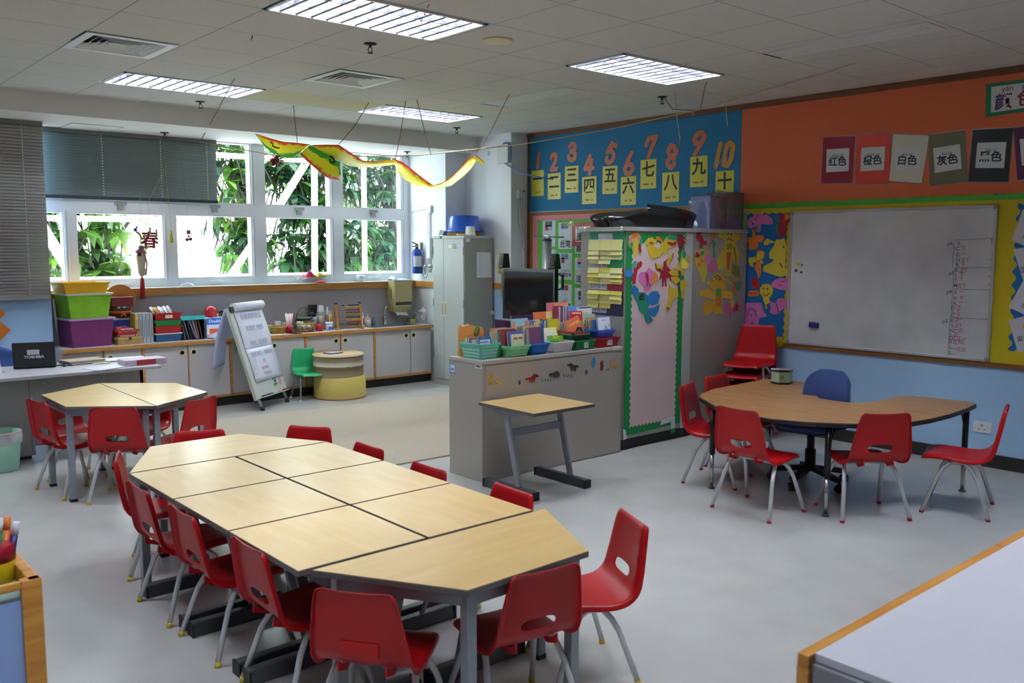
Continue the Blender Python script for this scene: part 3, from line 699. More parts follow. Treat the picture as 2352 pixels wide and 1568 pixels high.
# ---------------------------------------------------------------- things on the worktop
def bin_box(name, label, cat, p, w0, d0, w1, d1, h, m, lidm=None, rz=0, holes=False, group=None, foot=False, rim=.012, z=CT_Z, inner=True):
    """open tray / crate tapering to its foot"""
    t = thing(name, label, cat, (p[0], p[1], z), rz, group)
    g = G(); th = .004
    o0 = [(-w0/2, -d0/2), (w0/2, -d0/2), (w0/2, d0/2), (-w0/2, d0/2)]; o1 = [(-w1/2, -d1/2), (w1/2, -d1/2), (w1/2, d1/2), (-w1/2, d1/2)]
    vs = [(a, b, 0) for a, b in o0]+[(a, b, h) for a, b in o1]+[(a*(1-2*th/w1), b*(1-2*th/d1), h) for a, b in o1]+[(a*(1-2*th/w0), b*(1-2*th/d0), th) for a, b in o0]
    fs = [(3, 2, 1, 0), (12, 13, 14, 15)]
    for i in range(4):
        j = (i+1) % 4; fs += [(i, j, 4+j, 4+i), (4+i, 4+j, 8+j, 8+i), (8+i, 8+j, 12+j, 12+i)]
    g._add(vs, fs); body = obj('body', g, m, t, bevel=.003)
    if rim:
        r = G()
        for i in range(4):
            a, b = o1[i], o1[(i+1) % 4]; r.bar((a[0], a[1], h-.006), (b[0], b[1], h-.006), .014, rim)
        obj('rim', r, lidm or m, t)
    if holes:
        s = G(); n = max(4, int(w1/.02))
        for row in range(holes):
            zz = h*(.18+.62*row/max(1, holes-1) if holes > 1 else .4); f = zz/h
            for sgn in (-1, 1):
                for k in range(n):
                    ww = (w0+(w1-w0)*f)*.84; x = -ww/2+ww*(k+.5)/n; dd = (d0+(d1-d0)*f)/2+.0006
                    s.box(x-ww/n*.3, sgn*dd-.0008, zz-h*.22/holes, x+ww/n*.3, sgn*dd+.0008, zz+h*.22/holes)
                nn = max(3, int(d1/.02))
                for k in range(nn):
                    ww = (d0+(d1-d0)*f)*.84; y = -ww/2+ww*(k+.5)/nn; dd = (w0+(w1-w0)*f)/2+.0006
                    s.box(sgn*dd-.0008, y-ww/nn*.3, zz-h*.22/holes, sgn*dd+.0008, y+ww/nn*.3, zz+h*.22/holes)
        obj('slots', s, holes_m, body)
    return t
holes_m = mat('#c9c9bd', .6)
P = [(2.567, 9.28, 0.721), (2.912, 9.22, 0.721), (3.106, 9.25, 0.721), (3.331, 9.23, 0.721), (3.594, 9.25, 0.721), (3.87, 9.24, 0.721)]
px0 = (P[0][0], P[0][1]+.12)
purple = mat('#7d2f6e', .3, trans=0, noise=.1, nscale=6); green_t = mat('#8cc82c', .3, noise=.1, nscale=5)
t = bin_box('storage_box', 'purple translucent storage box at the bottom of the tub stack by the blind', 'storage box', px0, .37, .30, .42, .34, .275, mat('#722a63', .3, noise=.15, nscale=9), mat('#c9a3cf', .35), .12)
obj('lid', G().frus(.45, .36, .46, .37, .268, .283), mat('#c7a0cc', .3), t, bevel=.004)
for a in (-1, 1):
    for b in (-1, 1): obj('foot', G().box(a*.15-.015, b*.12-.015, -.004, a*.15+.015, b*.12+.015, .004), mat('#5a2350', .5), t)
t = bin_box('storage_box', 'lime green storage box with a white lid, middle of the tub stack', 'storage box', (px0[0]-.01, px0[1]), .36, .29, .42, .34, .235, mat('#84bf2a', .3, noise=.15, nscale=7), mat('#dfe9d2', .35), .12, z=CT_Z+.283)
obj('lid', G().frus(.45, .36, .46, .37, .228, .243), mat('#dde7d6', .3), t, bevel=.004)
bin_box('plastic_tray', 'yellow plastic tray on top of the green storage box', 'tray', (px0[0]-.03, px0[1]), .38, .28, .44, .33, .105, mat('#f2b90c', .35), None, .12, z=CT_Z+.526)
q = (P[1][0], P[1][1])
bx = thing('gift_box', 'flat gold paper box under the red basket', 'box', (q[0]+.015, q[1]+.115, CT_Z), .1)
obj('body', G().box(-.12, -.10, 0, .12, .10, .06), mat('#a8894a', .35, noise=.2, nscale=20), bx, bevel=.003)
obj('lid', G().box(-.123, -.103, .052, .123, .103, .075), mat('#b99a58', .35), bx, bevel=.003)
obj('clasp', G().box(-.012, -.106, .045, .012, -.102, .075), mat('#3a3324', .5), bx)
t = bin_box('red_basket', 'small red slotted basket with oddments on the gold box', 'basket', (q[0], q[1]+.115), .17, .15, .22, .19, .075, mat('#b8232c', .35), None, .1, holes=2, z=CT_Z+.075)
obj('pink_pouch', G().grid(lambda u, v: ((u-.5)*.17, (v-.5)*.13, .075+.03*math.sin(PI*u)*math.sin(PI*v)), 10, 8), mat('#a33a63', .4), t, solid=.004)
obj('orange_block', G().box(-.09, -.05, .06, -.045, .0, .10), mat('#ef6a24', .5), t)
obj('white_packet', G().box(-.06, -.085, .068, .06, -.06, .082), mat('#e6e6ea', .5), t)
bb = thing('cardboard_box', 'blue and white box standing behind the red basket', 'box', (q[0]+.015, q[1]+.285, CT_Z))
obj('body', G().box(-.11, -.06, 0, .11, .06, .255), mat('#23408f', .45), bb, bevel=.004)
obj('white_band', G().box(-.1105, -.0615, .235, .1105, .0615, .2556), mat('#dfe0e2', .45), bb); obj('red_panel', G().box(.075, -.062, .02, .1108, -.058, .235), mat('#a5222b', .45), bb)
wb = thing('ribbon_basket', 'dark woven basket tied with an orange ribbon, behind the green box', 'basket', (q[0]+.02, q[1]+.275, CT_Z+.256))
obj('body', G().lathe([(.085, 0), (.10, .03), (.105, .09), (.10, .1), (.09, .095), (.085, .02), (.0001, .015)], 24), mat('#43301f', .7, bump=.6, bscale=120), wb)
obj('ribbon', G().lathe([(.104, .045), (.109, .055), (.108, .07)], 24).prism([(-.03, .02), (-.005, .055), (.0, .065), (.012, .055), (.03, .015), (.012, .022), (.0, .045), (-.01, .02)], .104, .112, FF), mat('#d2542a', .5), wb)
obj('glass_beads', G().ball((-.03, -.06, .105), .02).ball((.02, -.065, .108), .022).ball((.06, -.04, .105), .018), mat('#cfd6dd', .15), wb)
mc = thing('maroon_case', 'maroon case resting on the ribbon basket in front of the wooden clock', 'case', (q[0]+.03, q[1]+.26, CT_Z+.372), -.1)
obj('body', G().box(-.105, -.07, 0, .105, .07, .095), mat('#6f1a26', .5), mc, bevel=.006); obj('lid', G().box(-.107, -.072, .07, .107, .072, .098), mat('#841f2d', .45), mc, bevel=.006)
ck = thing('teaching_clock', 'round wooden teaching clock standing behind the maroon case', 'clock', (2.955, 9.56, 1.16))
obj('dial', G().lathe([(.0001, 0), (.150, 0), (.152, .004), (.150, .016), (.0001, .016)], 48, FF @ Mloc(0, 0, 0)), wood('#a8763a', '#c4924e', (3, 3, 16), .45), ck)
obj('rim', G().lathe([(.149, .015), (.153, .015), (.153, .019), (.149, .019)], 48, FF), mat('#c98a3a', .5), ck)
for k in range(12):
    a = PI/2-2*PI*(k+1)/12
    text('numeral', str(k+1), .042, ('#2b2b2b', '#b5282c', '#3f8f4f')[(0, 1, 2)[(k+1) % 3]], ck, FF @ Mloc(.115*math.cos(a), .115*math.sin(a), .0165))
obj('hands', G().box(-.004, -.002, .017, .004, .06, .019).box(-.002, -.003, .019, .04, .003, .021), mat('#333333', .5), ck)
obj('stand', G().box(-.09, -.018, -.19, .09, -.006, -.11).box(-.12, -.05, -.335, .12, .0, -.185), wood('#a8763a', '#c4924e', (3, 3, 16), .45), ck)
# grey magazine boxes
q = P[2]
for k in range(5):
    t = thing('magazine_file', 'grey magazine file in a row of %s' % 'five left of the coloured trays' if k else 'yellow sided magazine file at the left of the row', 'magazine file', (q[0]-.085+.036*k, q[1]+.14, CT_Z), 0, 'magazine files on the worktop')
    obj('body', G().prism([(-.125, 0), (.125, 0), (.125, .30), (-.125, .305)], -.016, .016, Matrix(((0, 0, 1, 0), (1, 0, 0, 0), (0, 1, 0, 0), (0, 0, 0, 1)))), mat('#9ea3a9', .5) if k else mat('#bfae55', .5), t, bevel=.002)
    obj('spine_slot', G().box(-.004, -.1262, .06, .004, -.125, .24), mat('#6e7278', .5), t)
q = P[3]
zz = CT_Z
for k, (c, h, lb, lidc) in enumerate((('#27567f', .088, 'blue tray with a white rim at the bottom of the tray stack', '#c9cbd0'), ('#b71c22', .072, 'red tray second from the bottom of the tray stack', None), ('#1c8a45', .062, 'green tray second from the top of the tray stack', None), ('#b81a20', .075, 'red tray on top of the stack, full of disc shaped toys', None))):
    t = bin_box('plastic_tray', lb, 'tray', (q[0], q[1]+.17), .25, .27, .275, .30, h, mat(c, .35), mat(lidc, .35) if lidc else None, .02, z=zz); zz += h
    if k == 3:
        obj('name_label', G().box(-.03, -.1475, .02, .045, -.145, .055), mat('#dfe2e4', .6), t)
        for i, (x, y, a, c2) in enumerate(((-.08, .02, .7, '#e6e8ea'), (-.045, -.0, .6, '#cfa45a'), (-.01, .0, .8, '#eceef0'), (.03, -.03, .9, '#e6e6ea'), (.07, -.01, 1.1, '#dfe3ea'), (.055, .06, .5, '#d8cfd0'))):
            obj('disc', G().lathe([(.0001, -.006), (.062, -.006), (.066, 0), (.062, .006), (.0001, .006)], 22, Mloc(x, y, .085) @ Mrot(a, 'Y') @ Mrot(.5, 'X')), mat(c2, .35), t)
q = P[4]
t = thing('folder_box', 'black folder box with a turquoise lid between trays and paper box', 'folder box', (q[0], q[1]+.14, CT_Z))
obj('sides', G().box(-.125, -.12, 0, -.119, .12, .235).box(.119, -.12, 0, .125, .12, .235).box(-.125, .114, 0, .125, .12, .235).box(-.125, -.12, 0, .125, .12, .006), mat('#1b1d20', .5), t)
for k, (x0, x1, c) in enumerate(((-.115, -.085, '#77787c'), (-.095, -.045, '#8d9096'), (-.06, -.02, '#3b3c40'), (-.04, .03, '#a9aab4'), (.0, .045, '#b9bac4'), (.03, .06, '#c26a5a'), (.06, .095, '#55585f'))):
    obj('folder', G()._add([(x1, -.115, .01), (x1+.006, -.115, .01), (x1+.006, .1, .01), (x1, .1, .01), (x0, -.115, .205), (x0+.006, -.115, .205), (x0+.006, .1, .205), (x0, .1, .205)], [(3, 2, 1, 0), (4, 5, 6, 7), (0, 1, 5, 4), (1, 2, 6, 5), (2, 3, 7, 6), (3, 0, 4, 7)]), mat(c, .35), t)
obj('lid', G().box(-.13, -.125, .225, .13, .125, .232).prism([(-.13, .21), (.13, .213), (.13, .25), (-.13, .255)], .12, .126, FF), mat('#3fc4bf', .35), t)
q = P[5]
pb = thing('paper_box', 'white and blue copy paper box lettered Double A beside the easel', 'box', (q[0], q[1]+.17, CT_Z), .03)
obj('body', G().box(-.115, -.10, 0, .115, .10, .215), mat('#e4e6ea', .5), pb, bevel=.003)
obj('blue_band', G().box(-.1155, -.1005, .145, .1155, -.0995, .2155), mat('#2c6fd0', .45), pb)
text('lettering', 'Double A', .048, '#f2f5fa', pb, FF @ Mloc(0, .18, .1008), shear=.2, bold=.001)
obj('orange_picture', G().box(-.085, -.1007, .03, .06, -.0997, .10), mat('#f0622a', .5), pb)
obj('side_flap', G().box(-.1155, -.06, .0, -.1145, .06, .2), mat('#b9bcc0', .5), pb)
tag(obj('red_ball', G().ball((0, 0, .062), .066, 24), mat('#c81e26', .2), loc=(q[0]-.02, q[1]+.17, CT_Z+.213)), 'shiny red ball resting on the paper box', 'ball')
bk_cols = ['#7d1f28', '#c8cfc6', '#3c5a44', '#8f2a2a', '#20242c']
for k, c in enumerate(bk_cols):
    t = tag(obj('book', G().box(-.009, -.1, 0, .009, .1, .26-.008*(k % 3)), mat(c, .5), loc=(q[0]+.07+.02*k, q[1]+.35, CT_Z)), 'thin book standing behind the paper box by the easel', 'book', 'books behind the paper box')
cg = thing('colour_grid_board', 'black framed board of coloured squares behind the paper box and easel', 'picture board', (q[0]+.24, q[1]+.31, CT_Z))
obj('frame', G().box(-.10, -.012, 0, .12, .012, .27), mat('#1c1e22', .45), cg); obj('mount', G().box(-.085, -.0135, .015, .105, -.011, .25), mat('#e2e6e8', .5), cg)
for r_ in range(5):
    for c_ in range(4):
        obj('square', G().box(-.07+.04*c_, -.015, .03+.04*r_, -.034+.04*c_, -.0125, .066+.04*r_), mat(['#c5262b', '#2f55c0', '#e3c427', '#3c8b3f', '#b2378e'][(r_*2+c_*3) % 5], .5), cg)
bag = mat('#d3cfe0', .2, noise=.3, nscale=25)
tag(obj('plastic_bag', G().grid(lambda u, v: ((u-.5)*.3, (v-.5)*.13-.0, .004+.055*(math.sin(PI*u)*math.sin(PI*v))**.6+.01*math.sin(23*u+9*v)), 18, 10), bag, loc=(q[0]+.02, q[1]+.02, CT_Z+.004), solid=.003), 'crumpled clear bag of pastel craft pieces before the paper box', 'bag')
# ---------------------------------------------------------------- right half of the worktop
def at_ct(px): return px
Q = {'gb': (4.58, 9.23, 0.721), 'mug1': (4.569, 9.29, 0.721), 'mug2': (4.67, 9.28, 0.721), 'mug3': (4.742, 9.3, 0.721), 'straw': (4.71, 9.245, 0.721), 'hb': (5.004, 9.23, 0.721), 'gp': (4.934, 9.22, 0.721), 'rack': (5.117, 9.2, 0.721), 'jar': (5.193, 9.28, 0.721), 'pen': (5.087, 9.235, 0.721), 'pcl': (5.208, 9.215, 0.721), 'aba': (5.329, 9.25, 0.721), 'abb': (5.646, 9.22, 0.721), 'tube': (5.75, 9.3, 0.721), 'soap': (5.831, 9.3, 0.721), 'mini': (5.893, 9.32, 0.721), 'pump': (5.938, 9.3, 0.721), 'spg': (6.549, 9.42, 0.721), 'bkt': (6.678, 9.31, 0.721), 'note': (4.53, 9.17, 0.721), 'cd': (4.754, 9.165, 0.721)}
gold = mat('#a58f35', .35, metal=.4)
def wire_basket(name, label, p, r0, r1, h, z, n=18):
    t = thing(name, label, 'basket', (p[0], p[1], z))
    g = G()
    for k in range(n):
        a = 2*PI*k/n; b = a+.5; g.tube([(r0*math.cos(a), r0*math.sin(a), 0), (r1*math.cos(b), r1*math.sin(b), h)], .0026, 5)
        b = a-.5; g.tube([(r0*math.cos(a), r0*math.sin(a), 0), (r1*math.cos(b), r1*math.sin(b), h)], .0026, 5)
    obj('weave', g, gold, t)
    ring = lambda r, z: [(r*math.cos(2*PI*k/28), r*math.sin(2*PI*k/28), z) for k in range(28)]
    obj('rim', G().tube(ring(r1, h), .007, 8, closed=True), gold, t); obj('base', G().tube(ring(r0, .004), .006, 8, closed=True).lathe([(.0001, .002), (r0, .002), (r0, .006)], 24), gold, t)
    return t
rs = random.Random(5)
t = wire_basket('wire_basket', 'gold wire basket of oddments right of the easel', (Q['gb'][0]+.01, Q['gb'][1]+.10), .075, .10, .075, CT_Z)
obj('oddments', G().box(-.06, -.04, .012, .0, .03, .05).box(.0, -.05, .012, .05, .02, .06).box(-.03, -.075, .07, .06, -.06, .085), mat('#c9793e', .5), t)
pl = Q['gp']
tag(obj('red_plate', G().lathe([(.0001, .004), (.08, .004), (.108, .013), (.11, .017), (.10, .012), (.08, .008), (.0001, .008)], 32), mat('#b3161d', .3), loc=(pl[0], pl[1]+.11, CT_Z)), 'red plate under the gold wire basket', 'plate')
t = wire_basket('wire_basket', 'gold wire basket standing on the red plate', (pl[0], pl[1]+.11), .075, .105, .085, CT_Z+.012)
obj('trinkets', G().ball((-.03, -.02, .04), .03).ball((.03, -.03, .04), .03).ball((0, .03, .045), .03), mat('#b9c2c6', .3), t)
def mug(p, label, body, h=.085, z=CT_Z):
    t = thing('mug', label, 'mug', (p[0], p[1], z), 0, 'mugs on the worktop')
    obj('body', G().lathe([(.03, 0), (.035, .004), (.039, h), (.036, h), (.032, .008), (.0001, .008)], 22), mat(body, .35), t)
    obj('handle', G().tube([(.036*1.0, 0, h*.8), (.06, 0, h*.75), (.064, 0, h*.45), (.05, 0, h*.2), (.034, 0, h*.2)], .0045, 7), mat(body, .35), t)
    obj('spots', G().ball((-.012, -.037, h*.5), .006, 8).ball((.016, -.034, h*.35), .005, 8).ball((.005, -.038, h*.75), .004, 8), mat('#9a2f2a', .5), t)
    return t
mug((Q['mug1'][0], Q['mug1'][1]+.19), 'spotted white mug nearest the easel', '#d9d6c8')
mug((Q['mug2'][0], Q['mug2'][1]+.22), 'tall spotted white mug behind the gold basket', '#dcd9cd', .125)
mug((Q['mug3'][0], Q['mug3'][1]+.19), 'white and red mug left of the straws', '#b9a7a0', .11)
mug((Q['hb'][0]-.10, Q['hb'][1]+.17), 'lidded white mug right of the straws', '#d6d2c6', .115)
def cup_of(name, label, p, r, h, m, sticks, z=CT_Z, cat='cup'):
    t = thing(name, label, cat, (p[0], p[1], z))
    obj('cup', G().lathe([(r*.97, 0), (r, h), (r-.003, h), (r*.93, .006), (.0001, .006)], 24), m, t)
    for k, (c, L, rad, sp) in enumerate(sticks):
        a = 2.4*k; q = r*.72*((k+1)/len(sticks))**.5; x, y = q*math.cos(a), q*math.sin(a)
        obj('straw' if 'straw' in name else 'pencil', G().tube([(x*.55, y*.55, .008), (x*(1+sp), y*(1+sp), L)], rad, 6), mat(c, .4), t)
    return t
cup_of('straw_cup', 'red cup full of pink and white drinking straws', (Q['straw'][0], Q['straw'][1]+.045), .042, .09, mat('#b5161c', .35), [(('#eceaea', '#ef9d9a', '#f4f2f0')[k % 3], .21+.004*(k % 5), .0042, .55) for k in range(22)])
cup_of('pencil_cup', 'red cup of pens left of the white paint tub', (Q['pen'][0], Q['pen'][1]+.045), .042, .09, mat('#b5161c', .35), [(('#2f3f8f', '#4b9ac4', '#d8b63a', '#a02a35', '#5a3f86', '#e8e8ea', '#c2571f', '#3a8a52')[k % 8], .165+.008*(k % 4), .005, .5) for k in range(12)])
t = cup_of('pencil_tub', 'white tub with blue figures holding coloured pencils beside the abacus', (Q['pcl'][0], Q['pcl'][1]+.045), .043, .105, mat('#dfe3ea', .4), [(('#8c2b3b', '#2e3a7d', '#d9b92c', '#5a2f6e', '#b7402f', '#33724a', '#7f3f2a', '#e2c53c')[k % 8], .175+.007*(k % 4), .0042, .5) for k in range(14)])
obj('blue_print', G().lathe([(.0436, .075), (.0437, .083)], 24).box(-.03, -.0440, .015, -.012, -.040, .05).box(-.006, -.0455, .02, .008, -.042, .05).box(.014, -.0445, .015, .032, -.038, .05), mat('#3a55b8', .45), t)
hb = Q['hb']
t = thing('handled_basket', 'brown basket with a tall arched handle behind the gold basket', 'basket', (hb[0]+.0, hb[1]+.26, CT_Z))
br_ = mat('#6b5238', .6, bump=.5, bscale=150)
obj('body', G().lathe([(.075, 0), (.095, .04), (.10, .12), (.095, .12), (.09, .04), (.0001, .012)], 26), br_, t)
obj('handle', G().tube([(.098*math.cos(a), .0, .11+.16*math.sin(a)) for a in [PI*i/14 for i in range(15)]], .006, 8), br_, t)
obj('bowls', G().lathe([(.0001, .12), (.06, .125), (.095, .15), (.097, .155), (.09, .15), (.0001, .13)], 24), mat('#9fb7a6', .35), t)
rk = Q['rack']
t = thing('black_racket', 'black ribbed paddle standing among the jars', 'paddle', (rk[0]+.03, rk[1]+.33, CT_Z), -.2)
dk = mat('#15171a', .4)
obj('handle', G().tube([(0, 0, 0), (.0, .0, .14)], .016, 10), dk, t); obj('knob', G().ball((-.01, 0, .17), .045, 16, sy=.5), dk, t)
obj('head', G().box(-.06, -.008, .19, .055, .008, .295), dk, t, bevel=.02, seg=3)
for k in range(5): obj('rib', G().box(-.045+.02*k, -.0105, .20, -.037+.02*k, -.008, .285), mat('#2b2e33', .4), t)
jr = Q['jar']; clear = glass_mat('clear_plastic', '#e6eef0', .1, .35, '#cfd8da')
t = thing('clear_jar', 'tall clear jar with a white measuring cup upside down on top', 'jar', (jr[0]+.01, jr[1]+.17, CT_Z))
obj('body', G().lathe([(.05, 0), (.05, .15), (.043, .17), (.043, .21), (.040, .21), (.04, .17), (.047, .15), (.047, .005), (.0001, .004)], 24), clear, t)
obj('measuring_cup', G().frus(.075, .07, .06, .055, .2, .285), mat('#dfe6ee', .25), t, bevel=.012, seg=3)
t = thing('milk_jug', 'small white pitcher with handle beside the tall clear jar', 'pitcher', (jr[0]-.06, jr[1]+.17, CT_Z))
obj('body', G().lathe([(.03, 0), (.035, .03), (.033, .13), (.036, .15), (.033, .15), (.029, .01), (.0001, .008)], 18), mat('#d8d0d0', .3), t); obj('handle', G().tube([(-.034, 0, .13), (-.06, 0, .12), (-.06, 0, .06), (-.034, 0, .05)], .005, 7), mat('#d8d0d0', .3), t)
t = thing('knife_block', 'grey utensil holder with a white handled tool between jar and abacus', 'utensil holder', (jr[0]+.12, jr[1]+.2, CT_Z))
obj('body', G().lathe([(.04, 0), (.045, .15), (.042, .15), (.036, .005), (.0001, .005)], 20), mat('#8d9398', .35), t); obj('white_tool', G().tube([(.0, 0, .02), (.0, .01, .26)], .009, 8, r2=.013), mat('#dcdfe0', .3), t)
t = tag(obj('white_board', G().prism([(-.06, 0), (.07, 0), (.07, .21), (.0, .225), (-.04, .19)], 0, .008, FF), mat('#dde2e6', .4), loc=(Q['aba'][0]+.0, Q['aba'][1]+.29, CT_Z)), 'white rounded board leaning behind the abacus frame', 'board')
t = thing('metal_tray', 'grey metal tray on the worktop behind the abacus', 'tray', (Q['aba'][0]+.20, Q['aba'][1]+.21, CT_Z))
obj('base', G().box(-.17, -.11, 0, .17, .11, .01), mat('#8b9298', .3, metal=.6), t); obj('rim', G().box(-.17, -.11, .01, .17, -.104, .04).box(-.17, .104, .01, .17, .11, .04).box(-.17, -.11, .01, -.164, .11, .04).box(.164, -.11, .01, .17, .11, .04), mat('#9aa1a6', .3, metal=.6), t)
# abacus
A, B = Q['aba'], Q['abb']; ax = math.atan2(B[1]-A[1], B[0]-A[0])
t = thing('abacus', 'wooden A frame abacus with ten rows of coloured beads on the worktop', 'abacus', ((A[0]+B[0])/2-.005, (A[1]+B[1])/2+.05, CT_Z), ax)
wl = wood('#a8702f', '#c79249', (8, 8, 2), .45)
for sx in (-1, 1):
    x = sx*.155
    obj('side_frame', G().bar((x, -.045, .0), (x, .01, .305), .018, .022, up=(1, 0, 0)).bar((x, .085, .0), (x, .015, .305), .014, .018, up=(1, 0, 0)), wl, t, bevel=.002)
    obj('foot', G().box(x-.014, -.085, 0, x+.014, .11, .02), wl, t, bevel=.003)
    obj('hinge', G().box(x-.012, -.004, .30, x+.012, .03, .318), mat('#2a2420', .5), t)
bc = ['#1f2a5c', '#c9a21f', '#a51f33', '#1c5a3c', '#b97640']
for r_ in range(10):
    f = .94-.094*r_; y, z = -.045+.055*f-.0, .305*f
    obj('rod', G().tube([(-.155, y, z), (.155, y, z)], .002, 6), mat('#a9603c', .4), t)
    g = G(); n = 10; xs = [.14-.0185*k-(.045 if (r_ == 0 and k > 7) else 0) for k in range(n)]
    for x in xs: obj('bead', G().ball((x, y, z), .0105, 10), mat(bc[r_ % 5], .3), t)
def bottle(name, label, p, prof, m, capprof=None, cm=None):
    t = thing(name, label, 'bottle', (p[0], p[1], CT_Z), 0)
    obj('body', G().lathe(prof, 18), m, t)
    if capprof: obj('cap', G().lathe(capprof, 14), cm, t)
    return t
p = Q['tube']; t = bottle('glue_bottle', 'slim white bottle with red lettering right of the abacus', (p[0]+.015, p[1]+.12), [(.021, 0), (.023, .02), (.021, .12), (.008, .14)], mat('#dcdfe2', .35), [(.008, .138), (.006, .175), (.003, .178)], mat('#eceeee', .4))
obj('red_print', G().box(-.008, -.0235, .03, .008, -.02, .11), mat('#b5323b', .5), t)
p = Q['soap']; t = bottle('soap_bottle', 'peach pump bottle with a white label right of the abacus', (p[0]+.01, p[1]+.14), [(.032, 0), (.034, .01), (.034, .10), (.014, .118)], mat('#cfa596', .35), [(.013, .115), (.013, .13), (.004, .135), (.004, .152), (.014, .154), (.014, .16)], mat('#e4e2de', .4))
obj('label', G().lathe([(.0345, .03), (.0345, .085)], 18), mat('#d3d8de', .5), t)
p = Q['mini']; bottle('small_bottle', 'small clear bottle beside the peach pump bottle', (p[0]+.0, p[1]+.14), [(.016, 0), (.017, .07), (.007, .085)], mat('#a9bcc6', .25), [(.008, .083), (.008, .10)], mat('#d8dcdf', .4))
p = Q['pump']; bottle('pump_bottle', 'dark pump bottle with a blue nozzle left of the sink', (p[0], p[1]+.16), [(.022, 0), (.024, .07), (.009, .085)], mat('#5a626a', .3), [(.009, .083), (.006, .105), (.02, .108), (.02, .116)], mat('#3b8fc0', .4))
# sink side
p = Q['spg']; t = bin_box('sponge_box', 'small yellow box of sponges behind the sink', 'box', (p[0]-.0, p[1]+.08), .07, .05, .08, .06, .05, mat('#c5bd6a', .5))
obj('green_sponge', G().bar((-.05, 0, .06), (.04, .0, .045), .05, .022), mat('#2f8f5a', .8), t); obj('brown_sponge', G().bar((-.05, 0, .04), (.0, .02, .05), .05, .03), mat('#8a7a3a', .8), t)
p = Q['bkt']; t = bin_box('rag_bucket', 'pale plastic bucket overflowing with white cloths beside the locker', 'bucket', (p[0], p[1]+.11), .13, .12, .17, .15, .13, mat('#c3c8d6', .3))
clo = mat('#e1e3ea', .8)
obj('white_cloth', G().grid(lambda u, v: (.03+(u-.5)*.17, (v-.5)*.12, .13+.075*math.sin(PI*u)**.7*math.sin(PI*v)**.7+.012*math.sin(17*u+3)*math.sin(13*v)), 16, 12), clo, t, solid=.004)
obj('hanging_cloth', G().grid(lambda u, v: (-.09+.11*u+.02*math.sin(5*v), -.082-.004*math.sin(8*u), .15-.12*v*(1-abs(u-.45)*1.2)+.0), 8, 8), mat('#cfc6c4', .8), t, solid=.003)
obj('handle', G().tube([(-.085, 0, .12), (-.10, -.0, .16), (-.085, 0, .175), (-.07, 0, .13)], .006, 7), mat('#8fb0a6', .4), t)
p = Q['note']; tag(obj('paper_scrap', G().prism([(-.035, -.012), (.04, -.016), (.03, .012), (-.03, .016)], 0, .002), mat('#e6e3b5', .7), loc=(p[0], p[1]+.02, CT_Z+.001)), 'scrap of pale yellow paper at the front of the worktop', 'paper scrap')
p = Q['cd']; t = thing('dark_saucer', 'flat dark glass dish at the front edge of the worktop', 'dish', (p[0]-.01, p[1]+.035, CT_Z))
obj('dish', G().lathe([(.0001, .003), (.05, .003), (.075, .012), (.073, .014), (.0001, .006)], 24), mat('#3a4058', .2), t)

# ================================================================ RIGHT WALL: boards, cards, writing
def g_text(g, s, size, M, bold=0., shear=0., align='CENTER', m=0):
    me = text_mesh(s, size, .0006, align, shear, bold)
    g._add([v.co.copy() for v in me.vertices], [tuple(p.vertices) for p in me.polygons], M, m)
    return g
def RWM(y, z, w, roll=0.):
    """matrix on the right wall: u right, v up, w metres out, roll anticlockwise"""
    return Matrix.Translation((WX, y, z)) @ FR @ Mloc(0, 0, w) @ Mrot(roll, 'Z')
def scallop(u0, u1, v, v2, n, amp, sharp=False):
    """strip outline in (u, v) with a wavy edge at v and a straight one at v2"""
    pts = []
    for i in range(n*6+1):
        f = i/(n*6); w = (abs(((f*n) % 1)-.5)*2) if sharp else .5-.5*math.cos(2*PI*f*n)
        pts.append((u0+(u1-u0)*f, v+amp*w))
    return pts+[(u1, v2), (u0, v2)]
def wall_strip(name, pts_uv, w0, w1, h, parent, M=None):
    return obj(name, G().prism(pts_uv, w0, w1, M if M is not None else Mloc(WX, 0, 0) @ FR), mat(h, .7), parent)
def quadM(q):
    """frame at the centre of a (y, z) quad tl, tr, br, bl: returns y, z, width, height, roll"""
    c = cen(q); ul = ((q[0][0]+q[3][0])/2, (q[0][1]+q[3][1])/2); ur = ((q[1][0]+q[2][0])/2, (q[1][1]+q[2][1])/2)
    w = math.hypot(ur[0]-ul[0], ur[1]-ul[1]); h = math.hypot((q[0][0]+q[1][0]-q[2][0]-q[3][0])/2, (q[0][1]+q[1][1]-q[2][1]-q[3][1])/2)
    return c[0], c[1], w, h, math.atan2(ur[1]-ul[1], -(ur[0]-ul[0]))
YE = -2.0
brown = wood('#5f3a1a', '#7a4d24', (10, 1, 10), .5)
struct('trim_3', G().box(WX-.03, YE, H-.05, WX, COL_Y, H-.001), brown)
struct('trim_4', G().box(WX-.018, 2.6-4.6, .785, WX, 5.0, .822), wood('#7a4d24', '#96632f', (10, 1, 10), .5))
